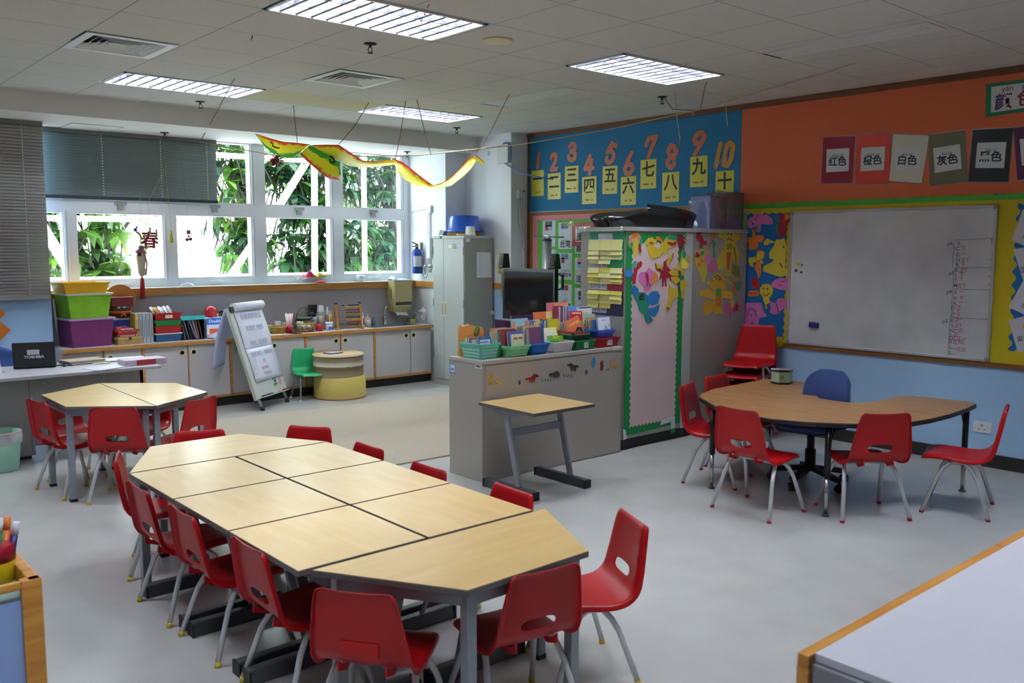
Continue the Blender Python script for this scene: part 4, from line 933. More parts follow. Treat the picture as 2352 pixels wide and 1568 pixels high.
# blue number board
nb = thing('bulletin_board', 'big blue board of the numbers one to ten high on the wall', 'bulletin board', (0, 0, 0))
blue_p = '#1f75a6'
obj('blue_paper', wall_poly([(5.045, 2.115), (8.03, 2.125), (8.03, H-.05), (5.045, H-.05)], .002, .006), mat(blue_p, .75, noise=.04, nscale=2), nb)
obj('timber_edge', wall_poly([(8.03, .82), (8.058, .82), (8.058, H-.05), (8.03, H-.05)], .0, .02), brown, nb)
DIG = {'1': [[(.5, 0), (.62, 1)]], '2': [[(.05, .78), (.2, .95), (.55, 1), (.8, .85), (.78, .6), (.4, .3), (.05, .02), (.95, .05)]], '3': [[(.15, .85), (.4, 1), (.8, .93), (.85, .72), (.55, .55), (.35, .53), (.6, .52), (.88, .38), (.8, .1), (.45, 0), (.12, .12), (.08, .28)]],
       '4': [[(.6, 1), (.05, .3), (.95, .32)], [(.78, .75), (.55, 0)]], '5': [[(.97, .84), (.55, .86), (.62, 1), (.12, .55), (.25, .58), (.6, .6), (.8, .4), (.65, .1), (.35, 0), (.08, .1), (.12, .25)]], '6': [[(.8, 1), (.35, .6), (.1, .25), (.25, .03), (.6, 0), (.9, .18), (.85, .4), (.55, .48), (.25, .38), (.15, .25)]],
       '7': [[(.1, .62), (.3, .95), (.95, .97), (.6, .5), (.3, 0)]], '8': [[(.78, .75), (.7, .95), (.4, 1), (.15, .8), (.3, .58), (.7, .4), (.72, .15), (.45, 0), (.15, .12), (.1, .3), (.4, .48), (.8, .62), (.9, .72)]], '9': [[(.95, .8), (.75, 1), (.35, .98), (.08, .75), (.2, .52), (.6, .5), (.9, .68), (.95, .8), (.6, .4), (.15, 0)]],
       '10': [[(.3, 1), (.06, 0)], [(.8, 1), (.98, .85), (.88, .3), (.7, .02), (.5, .05), (.55, .5), (.65, .9), (.8, 1)]]}
def stroke(g, pts, w, z0, z1, M):
    for i, p in enumerate(pts):
        z1 += 2e-5
        g.prism([(p[0]+w/2*math.cos(2*PI*k/12), p[1]+w/2*math.sin(2*PI*k/12)) for k in range(12)], z0, z1, M)
        z1 += 2e-5
        if i:
            a = pts[i-1]; dx, dy = p[0]-a[0], p[1]-a[1]; L = math.hypot(dx, dy) or 1; nx, ny = -dy/L*w/2, dx/L*w/2
            g.prism([(a[0]+nx, a[1]+ny), (a[0]-nx, a[1]-ny), (p[0]-nx, p[1]-ny), (p[0]+nx, p[1]+ny)], z0, z1, M)
    return g
NUM = [(7.844, 2.622, 7.906, 2.825), (7.524, 2.571, 7.683, 2.802), (7.213, 2.658, 7.4, 2.897), (6.94, 2.492, 7.135, 2.736), (6.606, 2.593, 6.811, 2.855), (6.355, 2.457, 6.546, 2.722), (6.041, 2.614, 6.252, 2.867), (5.766, 2.484, 5.967, 2.756), (5.432, 2.594, 5.628, 2.851), (5.096, 2.458, 5.363, 2.723)]
for k, (y0, z0, y1, z1) in enumerate(NUM):
    w, h = y1-y0, z1-z0; sw = .052; d = str(k+1); n_ = ['one', 'two', 'three', 'four', 'five', 'six', 'seven', 'eight', 'nine', 'ten'][k]
    g = G(); M = RWM(y1, z0, 0)
    if d == '1': P_ = [[(w*.3, sw/2), (w*.7, h-sw/2)]]
    else: P_ = [[(sw/2+p[0]*(w-sw), sw/2+p[1]*(h-sw)) for p in s_] for s_ in DIG[d]]
    for s_ in P_: stroke(g, s_, sw, .0065, .0095, M)
    tag(obj('paper_numeral', g, mat('#c8862c' if d == '10' else '#c7684a', .4)), '%s paper numeral %s on the blue number board' % ('ochre' if d == '10' else 'orange', n_), 'numeral', 'paper numerals on the blue board')
CRD = [[(7.996, 2.607), (7.779, 2.608), (7.777, 2.307), (7.994, 2.303)], [(7.712, 2.558), (7.493, 2.558), (7.49, 2.258), (7.708, 2.257)], [(7.423, 2.622), (7.204, 2.62), (7.204, 2.321), (7.423, 2.322)], [(7.145, 2.485), (6.922, 2.486), (6.92, 2.184), (7.142, 2.182)], [(6.832, 2.584), (6.613, 2.581), (6.609, 2.281), (6.829, 2.282)], [(6.563, 2.454), (6.346, 2.453), (6.338, 2.155), (6.555, 2.151)], [(6.289, 2.614), (6.074, 2.614), (6.065, 2.314), (6.278, 2.312)], [(5.992, 2.465), (5.774, 2.463), (5.764, 2.165), (5.983, 2.163)], [(5.64, 2.599), (5.427, 2.6), (5.415, 2.301), (5.627, 2.298)], [(5.329, 2.437), (5.115, 2.436), (5.103, 2.143), (5.316, 2.138)]]
for k, q in enumerate(CRD):
    y, z, w, h, r = quadM(q); en = ['one', 'two', 'three', 'four', 'five', 'six', 'seven', 'eight', 'nine', 'ten'][k]
    t = thing('number_card', 'yellow card with the Chinese character for %s on the blue board' % en, 'card', (WX, y, z), 0, 'yellow number cards on the blue board')
    L = FR @ Mrot(r, 'Z')
    obj('card', G().prism([(-w/2, -h/2), (w/2, -h/2), (w/2, h/2), (-w/2, h/2)], .0065, .0085, L), mat('#d2c63c', .35), t)
    text('character', '一二三四五六七八九十'[k], w*.82, '#23211f', t, L @ Mloc(0, h*.13, .0089), bold=.004)
    text('caption', en+'   '+['yī', 'èr', 'sān', 'sì', 'wǔ', 'liù', 'qī', 'bā', 'jiǔ', 'shí'][k], w*.155, '#33312c', t, L @ Mloc(0, -h*.34, .0089), bold=.0006)
# orange board with the colour cards
ob = thing('bulletin_board', 'long orange board with a green wavy lower border on the right wall', 'bulletin board', (0, 0, 0))
obj('orange_paper', wall_poly([(YE, 2.10), (5.04, 2.10), (5.04, H-.05), (YE, H-.05)], .002, .006), mat('#d4663c', .7, noise=.05, nscale=1.5), ob)
wall_strip('green_border', scallop(-5.035, -YE, 2.098, 2.068, 110, .022), .0065, .009, '#49b03a', ob)
CC = [([(4.191, 2.662), (3.898, 2.648), (3.905, 2.254), (4.193, 2.266)], [(4.155, 2.557), (3.944, 2.551), (3.942, 2.356), (4.152, 2.358)]), ([(3.881, 2.657), (3.581, 2.64), (3.583, 2.242), (3.874, 2.249)], [(3.834, 2.544), (3.627, 2.538), (3.629, 2.346), (3.836, 2.346)]), ([(3.563, 2.631), (3.269, 2.594), (3.308, 2.219), (3.582, 2.254)], [(3.537, 2.526), (3.326, 2.505), (3.335, 2.319), (3.546, 2.339)]), ([(3.273, 2.595), (2.994, 2.609), (2.956, 2.217), (3.238, 2.199)], [(3.231, 2.491), (3.026, 2.507), (3.002, 2.317), (3.207, 2.296)]), ([(2.936, 2.605), (2.648, 2.593), (2.657, 2.198), (2.947, 2.214)], [(2.896, 2.506), (2.686, 2.495), (2.693, 2.302), (2.902, 2.314)]), ([(2.644, 2.592), (2.386, 2.603), (2.347, 2.231), (2.594, 2.204)], [(2.596, 2.506), (2.409, 2.516), (2.385, 2.327), (2.57, 2.311)])]
sleeve = glass_mat('laminate_sleeve', '#f4f6f8', .10)
for k, (q, l) in enumerate(CC):
    c, zi, pin, lb = [('#8e1530', '红色', 'hóng sè', 'dark red'), ('#d8402c', '橙色', 'chéng sè', 'bright orange red'), ('#cfcabb', '白色', 'bái sè', 'off white tilted'), ('#6d6a4c', '灰色', 'huī sè', 'olive grey tilted'), ('#25262a', '黑色', 'hēi sè', 'black'), ('#5a2750', '紫色', 'zǐ sè', 'purple, half cut off,')][k]
    y, z, w, h, r = quadM(q); y2, z2, w2, h2, r2 = quadM(l)
    t = thing('colour_card', '%s laminated colour card on the orange board' % lb, 'card', (WX, y, z), 0, 'laminated colour cards on the orange board')
    rel = lambda p: (-(p[0]-y), p[1]-z)
    obj('card', G().prism([rel(p) for p in q], .0065, .008, FR), mat(c, .3), t)
    e = 1.05
    obj('laminate_sleeve', G().prism([(rel(p)[0]*e, rel(p)[1]*e) for p in q], .0061, .0064, FR), glass_mat('sleeve_film_%d' % k, '#e9ecef', .08, .12, '#f2f2f2'), t)
    pn = obj('word_label', G().prism([rel(p) for p in l], .0082, .0092, FR), mat('#cfd0d2', .5), t)
    L = FR @ Mloc(-(y2-y), z2-z, .0095) @ Mrot(r2, 'Z')
    text('characters', zi, w2*.40, '#26303a', pn, L @ Mloc(0, -h2*.08, 0), bold=.002); text('pinyin', pin, w2*.16, '#3a4048', pn, L @ Mloc(0, h2*.2, 0))
q = [(2.855, 2.94), (2.326, 2.942), (2.315, 2.718), (2.845, 2.694)]
y, z, w, h, r = quadM(q); rel = lambda p: (-(p[0]-y), p[1]-z)
t = thing('colour_sign', 'white sign in a green frame with large pinyin, at the top right edge', 'sign', (WX, y, z))
obj('green_mount', G().prism([rel(p) for p in q], .0065, .009, FR), mat('#1f7a55', .4), t)
obj('white_panel', G().prism([(rel(p)[0]*.86+0, rel(p)[1]*.78) for p in q], .009, .0105, FR), mat('#cfcdcb', .45), t)
L = FR @ Mloc(-w/2+.16, 0, .0108) @ Mrot(r, 'Z')
text('character_yan', '颜', .125, '#4a3462', t, L @ Mloc(-.035, -.035, 0), bold=.003); text('character_se', '色', .125, '#8a3352', t, L @ Mloc(.12, -.03, 0), bold=.003)
text('pinyin', 'yán   sè', .062, '#5a4068', t, L @ Mloc(.045, .065, 0))
# yellow board behind the whiteboard, with a blue panel at each end
yb = thing('bulletin_board', 'yellow board behind the whiteboard with wavy blue panels at both ends', 'bulletin board', (0, 0, 0))
obj('yellow_paper', wall_poly([(YE, .822), (5.03, .822), (5.03, 2.066), (YE, 2.066)], .002, .006), mat('#c9b414', .7, noise=.05, nscale=2), yb)
def wavy_panel(y0, y1, z0, z1, amp, ny, nz):
    p = []
    for i in range(ny*6): f = i/(ny*6); p.append((y0+(y1-y0)*f, z0-amp*math.cos(2*PI*f*ny)))
    for i in range(nz*6): f = i/(nz*6); p.append((y1+amp*math.cos(2*PI*f*nz), z0+(z1-z0)*f))
    for i in range(ny*6): f = i/(ny*6); p.append((y1+(y0-y1)*f, z1+amp*math.cos(2*PI*f*ny)))
    for i in range(nz*6): f = i/(nz*6); p.append((y0-amp*math.cos(2*PI*f*nz), z1+(z0-z1)*f))
    return p
bp_ = mat('#1764a8', .7)
obj('blue_panel', wall_poly(wavy_panel(4.52, 4.985, .86, 2.015, .008, 6, 16), .0062, .008), bp_, yb)
obj('blue_panel', wall_poly(wavy_panel(YE+.1, 2.575, .93, 2.02, .016, 30, 11), .0062, .008), bp_, yb)
obj('torn_corner', wall_poly([(4.64, .80), (4.62, .87), (4.53, .88), (4.51, .80), (4.57, .77)], .008, .02), mat('#d8c41a', .6), yb)
# white diamond papers on the right blue panel
for k, q in enumerate([[(2.545, 1.989), (2.324, 1.878), (2.408, 1.668), (2.607, 1.759)], [(2.593, 1.692), (2.411, 1.725), (2.353, 1.498), (2.51, 1.456)], [(2.51, 1.459), (2.316, 1.36), (2.385, 1.159), (2.6, 1.255)], [(2.596, 1.154), (2.411, 1.224), (2.324, 0.998), (2.516, 0.914)]]):
    y, z = cen(q); t = thing('drawing_sheet', ['topmost white sheet', 'second white sheet down', 'third white sheet down', 'lowest white sheet'][k]+' with food drawings on the far right blue panel', 'drawing', (WX, y, z), 0, 'white sheets on the far right panel')
    obj('sheet', G().prism([(-(p[0]-y), p[1]-z) for p in q], .0085, .01, FR), mat('#c9c9cf', .5), t)
    text('writing', ['米饭', '面包', '水果', '果汁'][k], .05, '#4a3a5c', t, FR @ Mloc(-.02, -.05, .0105) @ Mrot([-.35, .2, -.4, .25][k], 'Z'))
    obj('drawing', G().prism([(.05*math.cos(2*PI*i/14)+.02, .032*math.sin(2*PI*i/14)+.045) for i in range(14)], .0101, .0106, FR), mat(['#a5522f', '#7a2f3a', '#c78a2c', '#d79a2a'][k], .5), t)
# ---------------------------------------------------------------- whiteboard
w1, w2, wb0, wb1 = 4.479, 2.715, .823, 2.029
wbd = thing('whiteboard', 'large whiteboard with an aluminium frame and a tally list at its right edge', 'whiteboard', (WX, w1, wb0))
W, Hh = w1-w2, wb1-wb0
def smudge_mat():
    m = mat('#c9cbcd', .22); nt = m.node_tree; b = nt.nodes['Principled BSDF']
    tc = nt.nodes.new('ShaderNodeTexCoord'); nz = nt.nodes.new('ShaderNodeTexNoise'); nz.inputs['Scale'].default_value = 2.2; nz.inputs['Detail'].default_value = 3
    cr = nt.nodes.new('ShaderNodeValToRGB'); e = cr.color_ramp.elements; e[0].position = .35; e[0].color = lin('#d6d7d8'); e[1].position = .7; e[1].color = lin('#bfc0c5')
    nt.links.new(tc.outputs['Object'], nz.inputs['Vector']); nt.links.new(nz.outputs['Fac'], cr.inputs['Fac']); nt.links.new(cr.outputs['Color'], b.inputs['Base Color'])
    return m
obj('surface', G().box(.012, .012, .008, W-.012, Hh-.012, .018, FR), smudge_mat(), wbd)
alu = mat('#b9bbc0', .35, metal=.5)
for nm, a in (('frame_top', (0, Hh-.022, W, Hh)), ('frame_bottom', (0, 0, W, .022)), ('frame_left', (0, 0, .022, Hh)), ('frame_right', (W-.022, 0, W, Hh))):
    obj(nm, G().box(a[0], a[1], .006, a[2], a[3], .028, FR), alu, wbd, bevel=.004)
for a in (0, W-.034):
    for b in (0, Hh-.034): obj('corner_cap', G().box(a, b, .004, a+.034, b+.034, .030, FR), mat('#8f9096', .4), wbd, bevel=.008)
cw = mat('#5c6066', .6); rwm = mat('#b3474f', .6)
WL = [('p6', (3.054, 1.736), 0), ('S.', (2.985, 1.736), 0), ('C', (2.997, 1.694), 0), ('下', (2.953, 1.698), 1), ('G', (2.992, 1.647), 0), ('一', (2.947, 1.656), 1), ('H', (2.989, 1.605), 0), ('正', (2.948, 1.604), 1), ('T', (2.915, 1.608), 1), ('R.', (2.987, 1.569), 0), ('下', (2.951, 1.566), 1), ('p5', (3.031, 1.502), 0), ('R.', (2.991, 1.525), 0), ('正', (2.952, 1.524), 1), ('T', (2.927, 1.526), 1), ('I.', (2.992, 1.485), 0), ('下', (2.954, 1.493), 1), ('S.', (2.994, 1.449), 0), ('T', (2.955, 1.458), 1), ('M', (2.997, 1.405), 0), ('正', (2.963, 1.405), 1), ('T', (2.932, 1.406), 1), ('p4', (3.043, 1.354), 0), ('F', (2.992, 1.348), 0), ('一', (2.948, 1.36), 1), ('K', (2.993, 1.302), 0), ('下', (2.947, 1.306), 1), ('A.', (2.993, 1.265), 0), ('一', (2.954, 1.275), 1), ('D.', (2.998, 1.229), 0), ('下', (2.96, 1.231), 1), ('L', (2.999, 1.197), 0), ('T', (2.965, 1.201), 1), ('C.', (2.996, 1.167), 0), ('下', (2.965, 1.169), 1), ('p3', (3.061, 1.119), 0), ('K', (3.006, 1.126), 0), ('正', (2.973, 1.13), 1), ('一', (2.947, 1.14), 1), ('S.', (3, 1.086), 0), ('正', (2.97, 1.088), 1), ('T', (2.943, 1.091), 1), ('N.', (3.002, 1.046), 0), ('一', (2.968, 1.054), 0), ('正', (2.937, 1.051), 1), ('J.', (3.009, 1.016), 0), ('正', (2.973, 1.018), 1), ('D.', (3.005, 0.986), 0), ('正正一', (2.947, 0.987), 1), ('R', (3.009, 0.955), 0), ('正', (2.976, 0.956), 1), ('T', (2.944, 0.959), 0), ('正', (2.92, 0.96), 1), ('S', (3.012, 0.912), 0), ('正正', (2.926, 0.902), 1), ('S', (3.011, 0.869), 0), ('T', (2.746, 1.753), 0)]
for col, nm, mm in ((0, 'grey_writing', cw), (1, 'red_tally_marks', rwm)):
    g = G()
    for c, (y, z), k in WL:
        if k == col: g_text(g, c, .042 if col == 0 else .038, FR @ Mloc(w1-y, z-wb0, .0185), bold=.0003)
    obj(nm, g, mm, wbd)
g = G()
for a, b in [[(3.019, 1.762), (2.736, 1.776)], [(3.025, 1.745), (3.027, 1.55)], [(3.008, 1.546), (2.732, 1.551)], [(3.014, 1.54), (3.018, 1.384)], [(3.011, 1.379), (2.732, 1.379)], [(3.016, 1.375), (3.018, 1.154)], [(3.021, 1.149), (2.731, 1.154)], [(3.024, 1.144), (3.026, 0.845)], [(2.757, 1.613), (2.743, 1.613)], [(2.756, 1.574), (2.743, 1.574)], [(2.756, 1.534), (2.742, 1.534)], [(2.755, 1.484), (2.741, 1.484)], [(2.753, 1.422), (2.739, 1.421)], [(3.001, 0.906), (2.959, 0.902)], [(3.002, 0.863), (2.968, 0.861)]]:
    stroke(g, [(w1-a[0], a[1]-wb0), (w1-b[0], b[1]-wb0)], .0035, .0182, .0188, FR)
obj('ruled_lines', g, cw, wbd)
for p, c, r, lb in (((4.388, 1.551), '#d9c52a', .016, 'yellow ring shaped magnet at the left of the whiteboard'), ((4.348, 1.544), '#3a8fd0', .012, 'small blue round magnet beside the yellow one on the whiteboard'),
                    ((4.404, 1.494), '#26212c', .013, 'larger black magnet on the whiteboard below the yellow one'), ((4.352, 1.479), '#2c2632', .010, 'smaller black magnet on the whiteboard below the blue one')):
    g = G().lathe([(.0001 if 'ring' not in lb else r*.5, 0), (r, 0), (r, .006), (r*.85, .009), (.0001 if 'ring' not in lb else r*.5, .009)], 20, FR)
    tag(obj('magnet', g, mat(c, .35), loc=(WX-.018, p[0], p[1])), lb, 'magnet', 'round magnets on the whiteboard')
p = (4.202, 1.012)
t = thing('eraser', 'dark blue board eraser stuck to the whiteboard low on the left', 'eraser', (WX-.018, p[0], p[1]))
obj('grip', G().box(-.042, -.024, .012, .042, .024, .032, FR @ Mrot(-.08, 'Z')), mat('#262a78', .5), t, bevel=.006); obj('felt', G().box(-.041, -.023, 0, .041, .023, .013, FR @ Mrot(-.08, 'Z')), mat('#1b1d4a', .9), t)
p = (2.74, 0.306)
t = thing('wall_socket', 'white three pin wall socket on the blue wall behind the right chair', 'socket', (WX, p[0], p[1]))
obj('plate', G().box(-.07, -.043, 0, .07, .043, .009, FR), mat('#dfe1e6', .4), t, bevel=.003)
obj('pin_holes', G().box(-.006, .008, .009, .004, .02, .0095, FR).box(-.028, -.02, .009, -.018, -.014, .0095, FR).box(.012, -.02, .009, .022, -.014, .0095, FR), mat('#2b2b2e', .5), t)
obj('rocker', G().box(-.055, .012, .009, -.035, .034, .012, FR), mat('#e8eaee', .4), t)
# ---------------------------------------------------------------- green country board
gb = thing('bulletin_board', 'green board with a pink zigzag border and country cards behind the screen', 'bulletin board', (0, 0, 0))
obj('backing', wall_poly([(4.95, .95), (8.03, .95), (8.03, 2.115), (4.95, 2.115)], 0, .004), mat('#9a6f38', .8, noise=.08, nscale=30), gb)
obj('pink_border', wall_poly([(4.95, 1.0), (7.97, 1.0), (7.97, 2.075), (4.95, 2.075)], .004, .007), mat('#e2889a', .7), gb)
z_ = scallop(-7.88, -4.95, 2.01, 1.0, 60, .016, True)
wall_strip('green_paper', z_, .0072, .009, '#62b84a', gb)
CN = [[(7.79, 2.011), (7.571, 2.014), (7.575, 1.71), (7.794, 1.705)], [(7.518, 1.984), (7.296, 1.982), (7.297, 1.678), (7.522, 1.68)], [(7.249, 1.945), (7.035, 1.943), (7.033, 1.626), (7.247, 1.625)], [(7.514, 1.629), (7.294, 1.637), (7.297, 1.331), (7.516, 1.32)], [(7.244, 1.579), (7.03, 1.582), (7.028, 1.284), (7.245, 1.277)], [(7.516, 1.268), (7.297, 1.275), (7.295, 0.969), (7.513, 0.957)], [(7.242, 1.233), (7.025, 1.241), (7.026, 0.939), (7.243, 0.926)], [(7.787, 1.67), (7.568, 1.672), (7.569, 1.363), (7.79, 1.357)]]
for k, q in enumerate(CN):
    zi, pin, lb, cs_ = [('', '', 'country card with a pine, buildings and a flag, left of the others', ('#2f6b4a', '#2b3f63', '#b5303a', '#8fb8d8')), ('台湾', 'tái wān', 'country card reading Taiwan in Chinese', ('#3f4a7a', '#3f78b8')), ('香港', '', 'country card peeping out below the red framed sign', ('#d5d8dc', '#d5d8dc')), ('斯里兰卡', 'sī lǐ lán kǎ', 'country card with a globe and dark red flag beside the screen', ('#4a86a8', '#5a7f9a', '#8c3a2c')), ('法国', 'fǎ guó', 'country card reading France in Chinese', ('#d88fb0', '#3f68a8', '#7fa8d8')), ('菲律宾', 'bīn', 'country card half hidden behind the right edge of the screen', ('#26408f', '#b52a35')), ('比利时', 'bǐ lì shí', 'country card reading Belgium in Chinese with a black yellow red flag', ('#222222', '#d8b32a', '#b5252f', '#3f6f9a')), ('', '', 'country card mostly hidden behind the steel pole', ('#6f9ab8',))][k]
    y, z, w, h, r = quadM(q)
    t = thing('country_card', lb, 'card', (WX, y, z), 0, 'white country cards on the green board')
    obj('card', G().prism([(-w/2, -h/2), (w/2, -h/2), (w/2, h/2), (-w/2, h/2)], .0095, .011, FR), mat('#c9d0da', .5), t)
    if zi: text('characters', zi, min(.088, w*.9/len(zi)), '#26282e', t, FR @ Mloc(0, -h*.33, .0113), bold=.002); text('pinyin', pin, .036, '#7a5560', t, FR @ Mloc(0, -h*.17, .0113))
    for i, c in enumerate(cs_):
        if k == 6 and i < 3: a = (-.045+.03*i, h*.2, -.015+.03*i, h*.38)
        else: a = (-w*.3+.062*(i % 2)+(.0 if k != 6 else -.03), h*(.27 if i < 2 else .12), -w*.3+.062*(i % 2)+.056, h*(.27 if i < 2 else .12)+.062)
        if k == 2: continue
        if k == 6 and i == 3: a = (-.05, h*.05, .05, h*.17)
        obj('picture', G().box(a[0], a[1], .011, a[2], a[3], .0114, FR), mat(c, .5), t)
q = [(7.3, 1.971), (6.954, 1.986), (6.944, 1.727), (7.273, 1.715)]
y, z, w, h, r = quadM(q)
t = thing('library_sign', 'white sign in a thick red frame reading Tushu beside the tall cabinet', 'sign', (WX, y, z)); L = FR @ Mrot(r, 'Z')
obj('red_frame', G().box(-w/2, -h/2, .0125, w/2, h/2, .015, L), mat('#b0212f', .45), t); obj('white_panel', G().box(-w/2+.05, -h/2+.045, .015, w/2-.05, h/2-.045, .0165, L), mat('#d8dade', .5), t)
text('pinyin', 'Tushuji', .068, '#23242a', t, L @ Mloc(-.0, h*.18, .0168), bold=.001); text('characters', '圖書', .105, '#23242a', t, L @ Mloc(-.0, -h*.14, .0168), bold=.002, shear=.15)

# ================================================================ TALL CABINET with posters and cut-outs
KX0, KX1, KY0, KY1, KZ = 5.51, 7.235, 4.92, 5.42, 1.865
steel_grey = mat('#a3a09b', .45, noise=.02, nscale=2)
t = thing('tall_cabinet', 'tall grey metal cabinet with a pink poster on its door, against the right wall', 'cabinet', (0, 0, 0))
obj('body', G().box(KX0, KY0+.012, .09, KX1, KY1, KZ-.03), steel_grey, t)
obj('plinth', G().box(KX0+.01, KY0+.03, 0, KX1, KY1-.02, .09), mat('#2a2826', .6), t)
obj('top_rail', G().box(KX0-.02, KY0-.012, KZ-.032, KX1, KY1, KZ-.012).box(KX0-.02, KY0-.006, KZ-.012, KX1, KY1, KZ+.004), mat('#b5b3ae', .35, metal=.3), t, bevel=.003)
d = obj('door', G().box(KX0+.012, KY0, .10, 6.285, KY0+.014, KZ-.036), steel_grey, t)
obj('door_post', G().box(6.29, KY0-.006, .09, 6.40, KY0+.014, KZ-.036), mat('#b9bcb6', .4), t)
obj('side_panel', G().box(6.405, KY0+.002, .09, KX1, KY0+.014, KZ-.036), mat('#98958f', .4), t)
g = G()
for yy in (KY0+.02, 5.36):
    for zz in (KZ-.022, KZ-.004): g.ball((KX0-.022, yy, zz), .012, 10)
obj('rail_bolts', g, mat('#d6d4c8', .35), t)
# pink poster with green wavy border on the door
po = thing('door_poster', 'tall pale pink poster with a wavy green border on the cabinet door', 'poster', (0, 0, 0))
gp = [(5.511, 1.868), (6.356, 1.871), (6.341, 0.059), (5.501, 0.078)]
gx0, gx1 = 5.525, 6.275; gz0, gz1 = .12, 1.815
def FX(w): return Mloc(0, KY0-w, 0) @ FF
obj('green_border', G().prism([(gx0, gz0), (gx1, gz0+.02), (gx1, gz1), (gx0, gz1)], .001, .003, FX(0)), mat('#168a45', .6), po)
pk = []
ix0, ix1, iz0, iz1 = gx0+.075, gx1-.075, .19, gz1-.075
for i in range(13*6): f = i/78; pk.append((ix0+(ix1-ix0)*f, iz0-.008*math.cos(2*PI*13*f)))
for i in range(28*6): f = i/168; pk.append((ix1+.008*math.cos(2*PI*28*f), iz0+(iz1-iz0)*f))
for i in range(11*6): f = i/66; pk.append((ix1+(ix0-ix1)*f, iz1+.012*(abs(((f*11) % 1)-.5)*4-1)))
for i in range(28*6): f = i/168; pk.append((ix0-.008*math.cos(2*PI*28*f), iz1+(iz0-iz1)*f))
obj('pink_paper', G().prism(pk, .0032, .0045, FX(0)), mat('#dcc3c1', .7, noise=.02, nscale=6), po)
obj('torn_tape', G().prism([(6.0, .155), (6.17, .17), (6.16, .21), (6.02, .2)], .005, .007, FX(0)).prism([(6.15, .1), (6.2, .11), (6.19, .2), (6.14, .19)], .005, .012, FX(0)), mat('#d6d9d8', .4), po)
obj('green_scrap', G().prism([(6.15, .06), (6.205, .07), (6.2, .125), (6.15, .12)], .004, .010, FX(0)), mat('#1c9a50', .6), po)
obj('white_torn_corner', G().prism([(5.52, .09), (5.56, .10), (5.545, .17), (5.515, .19)], .004, .008, FX(0)), mat('#d9dcdb', .5), po)
def cutout(label, layers, M, w0, name='paper_cutout', group=None, th=.0016, faces=()):
    """layers: (colour, outline in (u, v)); stacked sheets of cut paper"""
    c = cen(layers[0][1]); t = thing(name, label, 'paper cut-out', tuple(M @ Vector((c[0], c[1], w0))), 0, group)
    R3 = Matrix.Translation(-(M @ Vector((c[0], c[1], w0)))) @ M
    for k, (col, pts) in enumerate(layers):
        obj('sheet' if k == 0 else 'coloured_patch', G().prism(pts, w0+k*th*.55, w0+k*th*.55+th, R3), mat(col, .65), t)
    if faces:
        g = G()
        for f in faces:
            if len(f) == 1: g.prism([(f[0][0]+.006*math.cos(2*PI*i/10), f[0][1]+.009*math.sin(2*PI*i/10)) for i in range(10)], w0+.004, w0+.0075, R3)
            else: stroke(g, f, .005, w0+.004, w0+.0075, R3)
        obj('pen_marks', g, mat('#2a2622', .6), t)
    return t
gY, gR, gB = '#d9b62c', '#a31c30', '#c9bb35'
